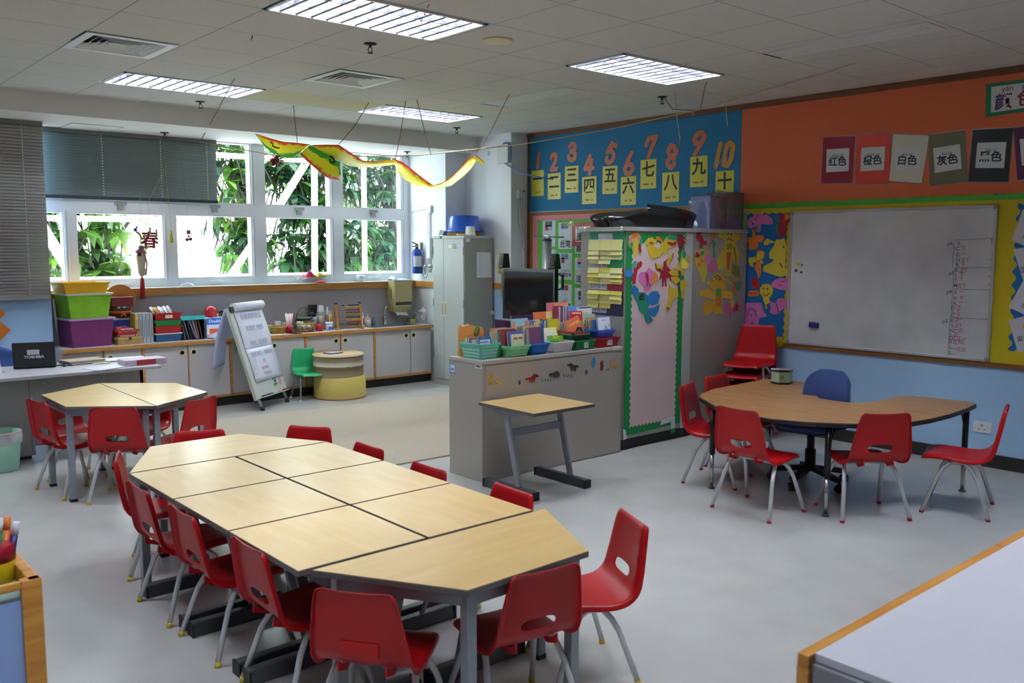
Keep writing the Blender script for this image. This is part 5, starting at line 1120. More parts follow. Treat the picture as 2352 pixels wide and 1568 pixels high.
CUT = [('patchwork butterfly with orange, pink and green wings at the top left of the pink poster', [('#d2bc33', [(5.626, 1.825), (5.674, 1.812), (5.706, 1.781), (5.724, 1.747), (5.698, 1.721), (5.709, 1.657), (5.665, 1.672), (5.646, 1.626), (5.627, 1.623), (5.609, 1.64), (5.612, 1.689), (5.56, 1.692), (5.547, 1.737), (5.554, 1.794)]), ('#d8702a', [(5.575, 1.797), (5.617, 1.823), (5.661, 1.812), (5.666, 1.798), (5.597, 1.772)]), ('#dd6fb0', [(5.554, 1.78), (5.579, 1.791), (5.601, 1.777), (5.598, 1.749), (5.563, 1.746)]), ('#dd6fb0', [(5.653, 1.786), (5.675, 1.795), (5.697, 1.781), (5.667, 1.758)]), ('#2f9a7a', [(5.559, 1.737), (5.594, 1.743), (5.603, 1.72), (5.59, 1.698), (5.56, 1.703)]), ('#2f9a7a', [(5.701, 1.781), (5.724, 1.75), (5.694, 1.723), (5.663, 1.729)]), ('#a52238', [(5.663, 1.726), (5.685, 1.726), (5.706, 1.663), (5.669, 1.675)])], []), ('plain yellow butterfly with red writing at the top of the pink poster', [('#d9b52f', [(5.79, 1.779), (5.852, 1.785), (5.871, 1.768), (5.907, 1.771), (5.899, 1.739), (5.863, 1.715), (5.909, 1.698), (5.921, 1.621), (5.857, 1.607), (5.816, 1.628), (5.783, 1.692), (5.792, 1.712), (5.751, 1.727), (5.764, 1.755)])], [[(5.813, 1.744), (5.836, 1.738), (5.858, 1.744)]]), ('yellow butterfly with orange, green and red wings near the poster top', [('#d3bb35', [(5.888, 1.791), (5.934, 1.795), (5.99, 1.745), (6.026, 1.781), (6.072, 1.808), (6.147, 1.805), (6.177, 1.764), (6.179, 1.722), (6.104, 1.695), (6.057, 1.692), (6.072, 1.644), (6.03, 1.656), (6.008, 1.63), (5.997, 1.665), (5.93, 1.612), (5.905, 1.668), (5.945, 1.709), (5.99, 1.739), (5.907, 1.768)]), ('#d8702a', [(5.897, 1.788), (5.943, 1.792), (5.98, 1.763), (5.99, 1.739), (5.944, 1.754)]), ('#2f9a7a', [(6.036, 1.778), (6.072, 1.808), (6.138, 1.805), (6.172, 1.785), (6.173, 1.761), (6.092, 1.769)]), ('#a52238', [(6.041, 1.748), (6.093, 1.748), (6.112, 1.739), (6.163, 1.758), (6.164, 1.725), (6.103, 1.716), (6.056, 1.727)])], []), ('dark red bird shaped cut-out at the top right of the pink poster', [('#8f1c30', [(6.185, 1.806), (6.243, 1.812), (6.302, 1.777), (6.323, 1.728), (6.264, 1.74), (6.251, 1.713), (6.233, 1.677), (6.214, 1.68), (6.208, 1.71), (6.178, 1.746), (6.186, 1.776)]), ('#3f8f74', [(6.252, 1.812), (6.301, 1.816), (6.311, 1.792), (6.263, 1.791)]), ('#c9b040', [(6.268, 1.776), (6.287, 1.776), (6.318, 1.734), (6.299, 1.731)])], []), ('red figure with a teal wing and a blue wing over the green border', [('#b3203a', [(5.663, 1.571), (5.706, 1.589), (5.724, 1.57), (5.712, 1.542), (5.664, 1.513), (5.652, 1.467), (5.641, 1.398), (5.598, 1.397), (5.609, 1.451), (5.587, 1.469), (5.617, 1.491), (5.62, 1.526), (5.655, 1.537)]), ('#3a9c88', [(5.586, 1.515), (5.585, 1.555), (5.615, 1.586), (5.658, 1.586), (5.65, 1.56), (5.607, 1.526)]), ('#2b86cf', [(5.497, 1.493), (5.517, 1.516), (5.569, 1.521), (5.613, 1.488), (5.583, 1.46), (5.527, 1.459)])], []), ('pink butterfly with one orange wing on the pink poster', [('#d877b4', [(5.805, 1.532), (5.86, 1.504), (5.902, 1.489), (5.935, 1.45), (5.917, 1.415), (5.845, 1.387), (5.833, 1.352), (5.802, 1.33), (5.748, 1.349), (5.743, 1.378), (5.684, 1.42), (5.674, 1.461), (5.7, 1.495), (5.771, 1.497)]), ('#b02a44', [(5.758, 1.486), (5.784, 1.494), (5.803, 1.464), (5.809, 1.406), (5.786, 1.406)]), ('#e28a2c', [(5.87, 1.487), (5.916, 1.477), (5.928, 1.444), (5.899, 1.409), (5.836, 1.384), (5.853, 1.434)])], [[(5.78, 1.398), (5.785, 1.377)], [(5.809, 1.397), (5.823, 1.376)]]), ('large dark red butterfly with yellow wings at the middle of the pink poster', [('#a01c30', [(6.133, 1.656), (6.125, 1.614), (6.052, 1.537), (6.1, 1.506), (6.166, 1.52), (6.221, 1.462), (6.228, 1.407), (6.161, 1.385), (6.094, 1.423), (6.084, 1.441), (6.037, 1.436), (6.049, 1.364), (6.03, 1.367), (6.014, 1.424), (6.002, 1.365), (5.988, 1.362), (5.981, 1.449), (5.945, 1.42), (5.966, 1.491), (5.901, 1.515), (5.886, 1.569), (5.969, 1.544), (5.997, 1.526), (6, 1.573)]), ('#cfb030', [(6.124, 1.653), (6.111, 1.608), (6.048, 1.537), (6.033, 1.567), (6.055, 1.614)]), ('#cfb030', [(5.899, 1.566), (5.959, 1.55), (6.002, 1.502), (5.951, 1.524), (5.91, 1.521)]), ('#d3b12c', [(6.063, 1.489), (6.138, 1.518), (6.191, 1.499), (6.202, 1.453), (6.111, 1.458)]), ('#d3b12c', [(6.093, 1.447), (6.188, 1.454), (6.23, 1.413), (6.171, 1.381), (6.113, 1.41)])], []), ('big blue butterfly with a green body, lowest on the pink poster', [('#2476b8', [(5.59, 1.365), (5.628, 1.39), (5.677, 1.357), (5.687, 1.327), (5.757, 1.325), (5.803, 1.294), (5.847, 1.328), (5.92, 1.332), (5.963, 1.289), (5.941, 1.224), (5.869, 1.209), (5.814, 1.217), (5.806, 1.188), (5.887, 1.191), (5.96, 1.217), (5.943, 1.152), (5.89, 1.113), (5.816, 1.129), (5.881, 1.084), (5.827, 1.063), (5.782, 1.071), (5.753, 1.138), (5.699, 1.17), (5.662, 1.247), (5.613, 1.307)]), ('#238f6c', [(5.687, 1.322), (5.758, 1.319), (5.786, 1.266), (5.807, 1.159), (5.841, 1.068), (5.809, 1.063), (5.762, 1.134), (5.718, 1.151), (5.662, 1.259), (5.617, 1.301), (5.643, 1.294)]), ('#2e2a2c', [(5.696, 1.31), (5.74, 1.314), (5.758, 1.29), (5.714, 1.286), (5.697, 1.246), (5.688, 1.275)])], [[(5.719, 1.267)], [(5.743, 1.27)]]), ('small yellow bee with a long body right of the blue butterfly', [('#d2b436', [(6.081, 1.387), (6.115, 1.35), (6.162, 1.351), (6.201, 1.341), (6.213, 1.286), (6.194, 1.259), (6.146, 1.261), (6.11, 1.199), (6.083, 1.152), (6.046, 1.16), (6.036, 1.178), (6.067, 1.237), (6.075, 1.273), (6.068, 1.345)])], [[(6.054, 1.18)], [(6.075, 1.173)]]), ('flower with green, ochre and bright yellow petals at the right edge of the poster', [('#c4b040', [(6.185, 1.535), (6.231, 1.583), (6.247, 1.68), (6.286, 1.674), (6.312, 1.637), (6.289, 1.601), (6.347, 1.619), (6.372, 1.594), (6.349, 1.564), (6.316, 1.533), (6.273, 1.51), (6.308, 1.466), (6.255, 1.449), (6.234, 1.498), (6.196, 1.505)]), ('#2f9468', [(6.252, 1.677), (6.286, 1.672), (6.307, 1.637), (6.279, 1.604), (6.249, 1.625)]), ('#e8dc5a', [(6.245, 1.592), (6.279, 1.601), (6.339, 1.558), (6.34, 1.527), (6.292, 1.512), (6.243, 1.528)])], []), ('long olive yellow moth low on the right border of the poster', [('#c2ab34', [(6.228, 1.407), (6.276, 1.421), (6.335, 1.392), (6.336, 1.368), (6.298, 1.338), (6.3, 1.295), (6.282, 1.253), (6.252, 1.254), (6.245, 1.315), (6.229, 1.377)])], [])]
for k, (lb, ls, fc) in enumerate(CUT): cutout(lb, ls, Mloc(0, 0, 0) @ FF, -KY0+.006, faces=fc, group='paper cut-outs on the pink poster')
CUT = [('curled dark red worm at the top left of the grey cabinet panel', [('#a3202f', [(6.468, 1.839), (6.523, 1.849), (6.533, 1.834), (6.514, 1.809), (6.55, 1.803), (6.562, 1.76), (6.608, 1.757), (6.604, 1.729), (6.543, 1.723), (6.549, 1.704), (6.524, 1.689), (6.503, 1.71), (6.517, 1.735), (6.481, 1.759), (6.455, 1.778), (6.454, 1.808)])], []), ('thin green dragonfly with orange wings on the grey cabinet panel', [('#2f8f76', [(6.679, 1.776), (6.7, 1.773), (6.722, 1.748), (6.759, 1.736), (6.728, 1.717), (6.725, 1.666), (6.738, 1.61), (6.707, 1.604), (6.709, 1.679), (6.691, 1.742)]), ('#d07030', [(6.661, 1.826), (6.688, 1.81), (6.71, 1.786), (6.7, 1.767), (6.668, 1.779)]), ('#d8702a', [(6.707, 1.845), (6.738, 1.842), (6.745, 1.811), (6.72, 1.779), (6.701, 1.811)]), ('#cf6a2a', [(6.634, 1.742), (6.669, 1.754), (6.686, 1.735), (6.635, 1.707)])], []), ('yellow cone shaped flower bunch with red, green, pink and orange spots', [('#c7b33c', [(6.444, 1.679), (6.605, 1.682), (6.674, 1.654), (6.676, 1.591), (6.622, 1.523), (6.625, 1.467), (6.592, 1.383), (6.551, 1.393), (6.534, 1.437), (6.459, 1.538), (6.442, 1.606)]), ('#a8243a', [(6.459, 1.667), (6.526, 1.63), (6.487, 1.608), (6.441, 1.615)]), ('#2f9468', [(6.51, 1.664), (6.575, 1.673), (6.567, 1.636), (6.536, 1.63)]), ('#d873b0', [(6.587, 1.636), (6.637, 1.654), (6.669, 1.629), (6.672, 1.573), (6.606, 1.542), (6.573, 1.592)]), ('#de7a2c', [(6.512, 1.608), (6.563, 1.592), (6.559, 1.567), (6.524, 1.562)]), ('#de7a2c', [(6.468, 1.562), (6.524, 1.562), (6.525, 1.531), (6.48, 1.531)])], []), ('pale pink fan shape between the yellow cut-outs on the grey panel', [('#c46c9a', [(6.672, 1.579), (6.712, 1.597), (6.767, 1.553), (6.785, 1.495), (6.708, 1.462), (6.654, 1.491), (6.627, 1.523)])], []), ('tall yellow girl with bunches and a red skirt on the grey cabinet panel', [('#c8b136', [(6.774, 1.874), (6.87, 1.85), (6.945, 1.864), (7.033, 1.839), (7.109, 1.847), (7.118, 1.789), (7.048, 1.743), (7.108, 1.646), (7.102, 1.549), (7.057, 1.556), (6.999, 1.621), (6.983, 1.511), (6.986, 1.437), (6.894, 1.442), (6.916, 1.551), (6.865, 1.494), (6.79, 1.495), (6.766, 1.578), (6.825, 1.66), (6.886, 1.73), (6.873, 1.774), (6.777, 1.799)]), ('#7d8f3a', [(6.913, 1.733), (6.988, 1.736), (6.985, 1.685), (6.915, 1.685)]), ('#bf5a28', [(6.911, 1.66), (6.981, 1.659), (6.956, 1.489), (6.924, 1.493)])], [[(6.923, 1.827)], [(6.97, 1.821)], [(6.895, 1.768), (6.937, 1.784), (6.992, 1.765)], [(7.017, 1.711), (7.048, 1.627), (7.057, 1.562)]]), ('green scribbled leaf at the right edge of the grey panel', [('#6f8038', [(7.004, 1.511), (7.025, 1.55), (7.125, 1.522), (7.125, 1.425), (7.063, 1.436), (7.007, 1.459)])], []), ('very large ochre flower figure with an orange skirt, low on the grey panel', [('#cfa32c', [(6.718, 1.452), (6.791, 1.473), (6.873, 1.436), (6.891, 1.378), (6.926, 1.326), (6.852, 1.289), (6.927, 1.306), (7.026, 1.284), (7.029, 1.219), (6.865, 1.238), (6.845, 1.219), (6.859, 1.141), (6.888, 1.095), (6.76, 1.088), (6.743, 1.127), (6.65, 1.087), (6.578, 1.097), (6.574, 1.185), (6.624, 1.227), (6.718, 1.205), (6.749, 1.223), (6.665, 1.239), (6.52, 1.269), (6.518, 1.313), (6.62, 1.332), (6.746, 1.299), (6.692, 1.339), (6.618, 1.379), (6.647, 1.409), (6.711, 1.376)]), ('#5a8a44', [(6.761, 1.327), (6.835, 1.325), (6.844, 1.248), (6.764, 1.254)]), ('#d0782c', [(6.764, 1.248), (6.844, 1.245), (6.842, 1.161), (6.762, 1.165)])], [[(6.762, 1.418)], [(6.805, 1.407)], [(6.719, 1.436), (6.782, 1.446), (6.842, 1.405)]]), ('orange and teal robot with a yellow arm on the grey panel', [('#cf6f30', [(6.989, 1.385), (7.099, 1.386), (7.155, 1.378), (7.136, 1.313), (7.114, 1.294), (7.026, 1.277), (7.029, 1.329)]), ('#c9b040', [(6.889, 1.426), (7.033, 1.362), (7.029, 1.339), (6.89, 1.401)]), ('#2f8f80', [(7.038, 1.374), (7.149, 1.385), (7.145, 1.359), (7.039, 1.355)]), ('#2f8f80', [(7.078, 1.344), (7.139, 1.349), (7.136, 1.297), (7.081, 1.295)]), ('#c49a34', [(7.031, 1.42), (7.114, 1.418), (7.121, 1.392), (7.021, 1.388)])], []), ('pink and red flower with a yellow bud at the bottom right of the grey panel', [('#c85f92', [(6.895, 1.185), (6.954, 1.199), (7, 1.135), (7.086, 1.184), (7.132, 1.155), (7.118, 1.103), (7.046, 1.087), (7.002, 1.102), (7.01, 1.05), (6.977, 1.051), (6.98, 1.103), (6.914, 1.106)]), ('#a8243c', [(7.086, 1.18), (7.127, 1.152), (7.112, 1.11), (7.04, 1.101)]), ('#c9b244', [(6.996, 1.217), (7.052, 1.211), (7.049, 1.159), (7.017, 1.128), (6.987, 1.175)])], [])]
for k, (lb, ls, fc) in enumerate(CUT): cutout(lb, ls, FF, -KY0-.0005, faces=fc, group='paper cut-outs on the grey cabinet panel')
CUT = [('pink elephant like cut-out at the top of the left blue panel', [('#dd6fb2', [(-4.946, 1.944), (-4.916, 1.979), (-4.885, 1.987), (-4.865, 2.022), (-4.804, 2.022), (-4.772, 1.998), (-4.743, 2.014), (-4.676, 1.965), (-4.664, 1.922), (-4.729, 1.914), (-4.795, 1.924), (-4.793, 1.862), (-4.818, 1.843), (-4.849, 1.854), (-4.841, 1.907), (-4.891, 1.881), (-4.939, 1.891)]), ('#2a2f8f', [(-4.899, 1.939), (-4.862, 1.921), (-4.882, 1.912)]), ('#1f7a6a', [(-4.826, 1.92), (-4.814, 1.88), (-4.838, 1.881)]), ('#d8782c', [(-4.838, 1.879), (-4.809, 1.876), (-4.813, 1.854), (-4.847, 1.856)])], [[(-4.831, 1.997)], [(-4.85, 1.964)]]), ('dark red figure with green leaves and an orange balloon, beside the whiteboard top', [('#9e1f3a', [(-4.608, 2.002), (-4.496, 2.016), (-4.489, 1.948), (-4.516, 1.902), (-4.527, 1.803), (-4.625, 1.804), (-4.609, 1.921), (-4.635, 1.934)]), ('#2a8a62', [(-4.659, 1.982), (-4.623, 2.004), (-4.585, 1.929), (-4.62, 1.925)]), ('#2a8a62', [(-4.634, 1.912), (-4.607, 1.92), (-4.606, 1.838), (-4.631, 1.83)]), ('#df8030', [(-4.549, 1.996), (-4.52, 2.016), (-4.49, 1.986), (-4.504, 1.961), (-4.542, 1.949), (-4.558, 1.921), (-4.544, 1.962)])], []), ('orange four petal flower on the left blue panel', [('#e07a24', [(-4.891, 1.864), (-4.87, 1.87), (-4.854, 1.854), (-4.853, 1.81), (-4.776, 1.82), (-4.753, 1.788), (-4.789, 1.748), (-4.825, 1.753), (-4.815, 1.713), (-4.843, 1.682), (-4.905, 1.679), (-4.929, 1.69), (-4.92, 1.744), (-4.962, 1.753), (-4.963, 1.784), (-4.93, 1.797), (-4.883, 1.793)])], []), ('large yellow dinosaur like cut-out on the left blue panel', [('#d3c03c', [(-4.759, 1.757), (-4.724, 1.787), (-4.683, 1.77), (-4.638, 1.756), (-4.624, 1.775), (-4.57, 1.778), (-4.546, 1.792), (-4.514, 1.722), (-4.523, 1.584), (-4.525, 1.519), (-4.483, 1.49), (-4.484, 1.451), (-4.571, 1.431), (-4.651, 1.451), (-4.754, 1.479), (-4.755, 1.528), (-4.656, 1.573), (-4.652, 1.595), (-4.692, 1.599), (-4.699, 1.652), (-4.647, 1.722), (-4.642, 1.743), (-4.692, 1.744), (-4.717, 1.722), (-4.757, 1.726)])], [[(-4.544, 1.707)], [(-4.581, 1.557), (-4.55, 1.519)]]), ('orange and yellow bird standing on the left blue panel', [('#df7a24', [(-4.827, 1.673), (-4.786, 1.679), (-4.747, 1.66), (-4.748, 1.607), (-4.783, 1.581), (-4.777, 1.492), (-4.783, 1.439), (-4.807, 1.407), (-4.819, 1.451), (-4.847, 1.5), (-4.839, 1.562)]), ('#d8bb3e', [(-4.822, 1.66), (-4.76, 1.665), (-4.751, 1.621), (-4.786, 1.589), (-4.827, 1.58), (-4.836, 1.624)]), ('#d8bb3e', [(-4.918, 1.606), (-4.841, 1.615), (-4.834, 1.567), (-4.875, 1.553), (-4.847, 1.518), (-4.9, 1.526), (-4.917, 1.561)]), ('#dcca70', [(-4.786, 1.581), (-4.768, 1.585), (-4.748, 1.546), (-4.789, 1.552)])], []), ('red egg with writing left of the smiling yellow face', [('#c0202f', [(-4.88, 1.401), (-4.854, 1.422), (-4.813, 1.407), (-4.787, 1.359), (-4.794, 1.319), (-4.835, 1.308), (-4.877, 1.334), (-4.889, 1.369)])], [[(-4.874, 1.383), (-4.826, 1.349)]]), ('orange tag left of the smiling yellow figure', [('#dd7426', [(-4.914, 1.274), (-4.892, 1.293), (-4.809, 1.299), (-4.787, 1.27), (-4.802, 1.244), (-4.89, 1.237), (-4.913, 1.247)])], [[(-4.896, 1.266), (-4.823, 1.27)]]), ('smiling yellow round faced figure with black arms on the blue panel', [('#d5b832', [(-4.719, 1.366), (-4.668, 1.354), (-4.641, 1.311), (-4.65, 1.267), (-4.684, 1.234), (-4.671, 1.213), (-4.682, 1.181), (-4.7, 1.176), (-4.69, 1.132), (-4.731, 1.13), (-4.727, 1.175), (-4.749, 1.218), (-4.745, 1.232), (-4.787, 1.279), (-4.784, 1.323), (-4.754, 1.356)])], [[(-4.743, 1.318)], [(-4.702, 1.318)], [(-4.746, 1.267), (-4.72, 1.248), (-4.68, 1.274)], [(-4.749, 1.211), (-4.81, 1.199)], [(-4.673, 1.217), (-4.638, 1.223)], [(-4.72, 1.166), (-4.718, 1.133), (-4.736, 1.127)], [(-4.699, 1.172), (-4.692, 1.137)]]), ('pink oval with scribbles beside the lower whiteboard edge', [('#d873b6', [(-4.663, 1.363), (-4.63, 1.403), (-4.561, 1.425), (-4.497, 1.412), (-4.482, 1.399), (-4.479, 1.33), (-4.517, 1.311), (-4.587, 1.317), (-4.652, 1.337)])], [[(-4.569, 1.383), (-4.521, 1.394)], [(-4.583, 1.348), (-4.558, 1.358)]]), ('pink sheet with a drawn girl at the bottom of the blue panel', [('#d774b4', [(-4.963, 1.154), (-4.93, 1.176), (-4.768, 1.183), (-4.734, 1.094), (-4.703, 1.074), (-4.707, 1.053), (-4.784, 1.038), (-4.784, 0.903), (-4.952, 0.889)]), ('#2a7a5a', [(-4.95, 0.905), (-4.78, 0.922), (-4.779, 0.904), (-4.952, 0.889)])], [[(-4.909, 1.044), (-4.901, 1.112), (-4.865, 1.127), (-4.823, 1.107), (-4.812, 1.05)], [(-4.867, 1.058)], [(-4.9, 0.922), (-4.85, 0.998), (-4.826, 0.923)]]), ('pink bug with a drawn stick girl near the whiteboard bottom corner', [('#cf6fae', [(-4.674, 1.204), (-4.611, 1.185), (-4.593, 1.225), (-4.544, 1.241), (-4.484, 1.213), (-4.482, 1.148), (-4.54, 1.132), (-4.573, 1.095), (-4.627, 1.078), (-4.671, 1.098), (-4.66, 1.143), (-4.673, 1.169)])], [[(-4.601, 1.181), (-4.59, 1.151), (-4.574, 1.103)]])]
for k, (lb, ls, fc) in enumerate(CUT):
    M = Mloc(WX, 0, 0) @ FR; cutout(lb, ls, M, .0085, faces=fc, group='paper cut-outs on the left blue panel')
# goal chart on the cabinet's left side (faces -x): u = -y, v = z
gc = thing('goal_chart', 'coloured goal chart of yellow notes on the left side of the tall cabinet', 'chart', (0, 0, 0))
FS = Mloc(KX0, 0, 0) @ FR
GY0 = [(4.924, 1.835), (5.329, 1.84), (4.931, 1.774), (4.936, 1.621), (4.937, 1.256), (4.919, 1.142), (4.918, 1.529), (4.927, 1.347)]
ya, yb2 = GY0[0][0]+.002, GY0[1][0]-.012
zs = [p[1] for p in GY0]
def gq(name, y0, y1, z0, z1, w, h, th=.0012, par=gc, rough=.6): return obj(name, G().prism([(-y0, z0), (-y1, z0), (-y1, z1), (-y0, z1)], w, w+th, FS), mat(h, rough), par)
Z = {352: 1.836, 465: 1.766, 590: 1.688, 650: 1.65, 710: 1.612, 772: 1.574, 838: 1.532, 890: 1.499, 950: 1.462, 1000: 1.43, 1035: 1.408, 1045: 1.402, 1140: 1.342, 1175: 1.32, 1240: 1.279, 1295: 1.244, 1360: 1.203, 1475: 1.13}
gq('green_sheet', ya, yb2, Z[838], Z[352], .001, '#1f9a6a'); gq('red_sheet', ya, yb2, Z[1140], Z[838], .001, '#a82038'); gq('navy_sheet', ya, yb2, Z[1475], Z[1140], .001, '#2a2650')
ti = gq('title_label', ya+.13, yb2-.10, Z[352]-.085, Z[352]-.018, .0025, '#cfcde0')
text('lettering', 'My Goals in Mandarin Class', .0245, '#6a6872', ti, FS @ Mloc(-(ya+yb2)/2-.015, Z[352]-.055, .0041))
for nm, z0, z1, s_ in (('year_label', Z[838], Z[772], '六年级 P6'), ('year_label', Z[1140]+.003, Z[1045], '五年级 P5'), ('year_label', Z[1475]+.02, Z[1360]-.005, '四年级 P4')):
    l = gq(nm, yb2-.205, yb2+.012, z0, z1, .0026, '#c9c8d8'); text('lettering', s_, .042, '#5a557e', l, FS @ Mloc(-(yb2-.1), (z0+z1)/2, .0042))
rn = random.Random(3); wN = (yb2-ya)/3
for rows, cols in (((Z[465], Z[590], Z[650], Z[710], Z[772]), '#d9d68a'), ((Z[838], Z[890], Z[950], Z[1000], Z[1035]), '#dcd25e'), ((Z[1140]-.003, Z[1175], Z[1240], Z[1295], Z[1360]), '#d8cc58')):
    for r_ in range(len(rows)-1):
        for c_ in range(3):
            if r_ == len(rows)-2 and c_ == 0 and cols != '#dcd25e': continue
            y1 = yb2-(2-c_)*wN+.006; y0 = y1-wN+.002; zt_, zb_ = rows[r_], rows[r_+1]-.012; y0, y1 = y1, y0
            col = cols if rn.random() < .6 else ('#dfdc9a' if cols != '#d8cc58' else '#d9d27a'); tl = rn.uniform(.006, .022)
            w_ = .0025+.0012*(len(rows)-r_)
            g = G()._add([(-y0, zt_, w_), (-y1, zt_, w_), (-y1, zb_, w_+tl), (-y0, zb_, w_+tl), (-y0, zt_, w_+.0009), (-y1, zt_, w_+.0009), (-y1, zb_, w_+tl+.0009), (-y0, zb_, w_+tl+.0009)], [(3, 2, 1, 0), (4, 5, 6, 7), (0, 1, 5, 4), (1, 2, 6, 5), (2, 3, 7, 6), (3, 0, 4, 7)], FS)
            obj('yellow_note', g, mat(col, .6), gc)
# things on top of the tall cabinet
bagm = mat('#0e0f11', .22, spec=.6)
def sack(name, label, cat, c, sx, sy, h, seed, m, prof, z):
    rr = random.Random(seed); ph = [rr.uniform(0, 6) for _ in range(6)]
    def fn(u, v):
        a = 2*PI*u; f = prof(v); r1 = 1+.05*math.sin(5*a+ph[0])+.035*math.sin(9*a+ph[1]+5*v)
        x, y = math.cos(a), math.sin(a); x = math.copysign(abs(x)**.7, x); y = math.copysign(abs(y)**.7, y)
        return (sx*x*f*r1, sy*y*f*r1, h(v, x)+.012*math.sin(7*a+ph[2])*math.sin(PI*v))
    return tag(obj(name, G().grid(fn, 60, 18), m, loc=(c[0], c[1], z), sub=1), label, cat)
BP = [(5.437, 5.1, 1.916), (6.69, 5.1, 1.921), (5.676, 5.1, 2.03), (5.955, 5.1, 2.038), (6.399, 5.1, 2.109), (5.488, 5.1, 1.981)]
bcx = (BP[0][0]+BP[1][0])/2
sack('black_plastic_bag', 'glossy black plastic bag lying on top of the tall cabinet', 'bag', (bcx, 5.16), (BP[1][0]-BP[0][0])/2, .19, lambda v, x: .165*v**.6*(1+.28*max(0, x-.1)-.35*max(0, -x-.55))+.002, 4, bagm, lambda v: max(.001, (1-v**3.2))*(.92+.1*math.sin(PI*v)), KZ+.006)
CP = [(6.384, 5.1, 2.197), (7.284, 5.1, 2.284), (7.302, 5.1, 1.915), (6.755, 5.1, 1.926), (6.809, 5.1, 2.215), (7.096, 5.1, 2.287)]
t = thing('clear_bag', 'clear plastic bag holding a boxed toy on the right end of the tall cabinet', 'bag', (0, 0, 0))
cx0, cx1 = CP[3][0], CP[1][0]
bz = KZ+.006
fm = glass_mat('bag_film', '#e6e6f2', .16, .14, '#c9cbe0')
obj('toy_box', G().box(cx0, 5.0, bz, cx0+.26, 5.22, bz+.30), mat('#5a4650', .5, noise=.3, nscale=9), t); obj('box_side', G().box(cx0-.004, 5.0, bz+.002, cx0, 5.22, bz+.298), mat('#8f97c2', .5), t)
obj('book_stack', G().box(cx0+.27, 4.99, bz, cx1-.02, 5.24, bz+.345), mat('#6c655c', .5, noise=.25, nscale=20), t)
obj('red_picture', G().prism([(cx0+.06, bz+.24), (cx0+.11, bz+.26), (cx0+.2, bz+.12), (cx0+.16, bz+.05)], -4.9995, -4.998, FF), mat('#a84a4a', .5), t); obj('orange_disc', G().lathe([(.0001, 0), (.022, 0), (.022, .001), (.0001, .001)], 16, Mloc(cx0+.10, 4.9985, bz+.255) @ FF), mat('#d07a52', .5), t)
def bagfn(u, v):
    a = 2*PI*u; x, y = math.cos(a), math.sin(a); x = math.copysign(abs(x)**.45, x); y = math.copysign(abs(y)**.6, y)
    w = (cx1-cx0)/2+.01; s_ = 1 if v < .8 else 1-((v-.8)/.2)**1.6*.9
    return ((cx0+cx1)/2+w*x*s_*(1+.02*math.sin(6*a+7*v))-(.12*max(0, -x)*max(0, v-.3) if v < .95 else .03), 5.11+.15*y*s_, bz+.003+.365*v*(1-.10*max(0, -x)))
obj('film', G().grid(bagfn, 48, 14), fm, t)
p = (4.925, 3.85, 1.872)
tag(obj('brass_clip', G().box(-.05, -.02, 0, .05, .02, .012).tube([(.0, 0, .01), (.02, 0, .03), (.05, 0, .012)], .006, 7), mat('#c9b878', .35, metal=.4), loc=(p[0], KY0+.06, KZ+.0035)), 'small brass clip at the front edge of the cabinet top', 'clip')
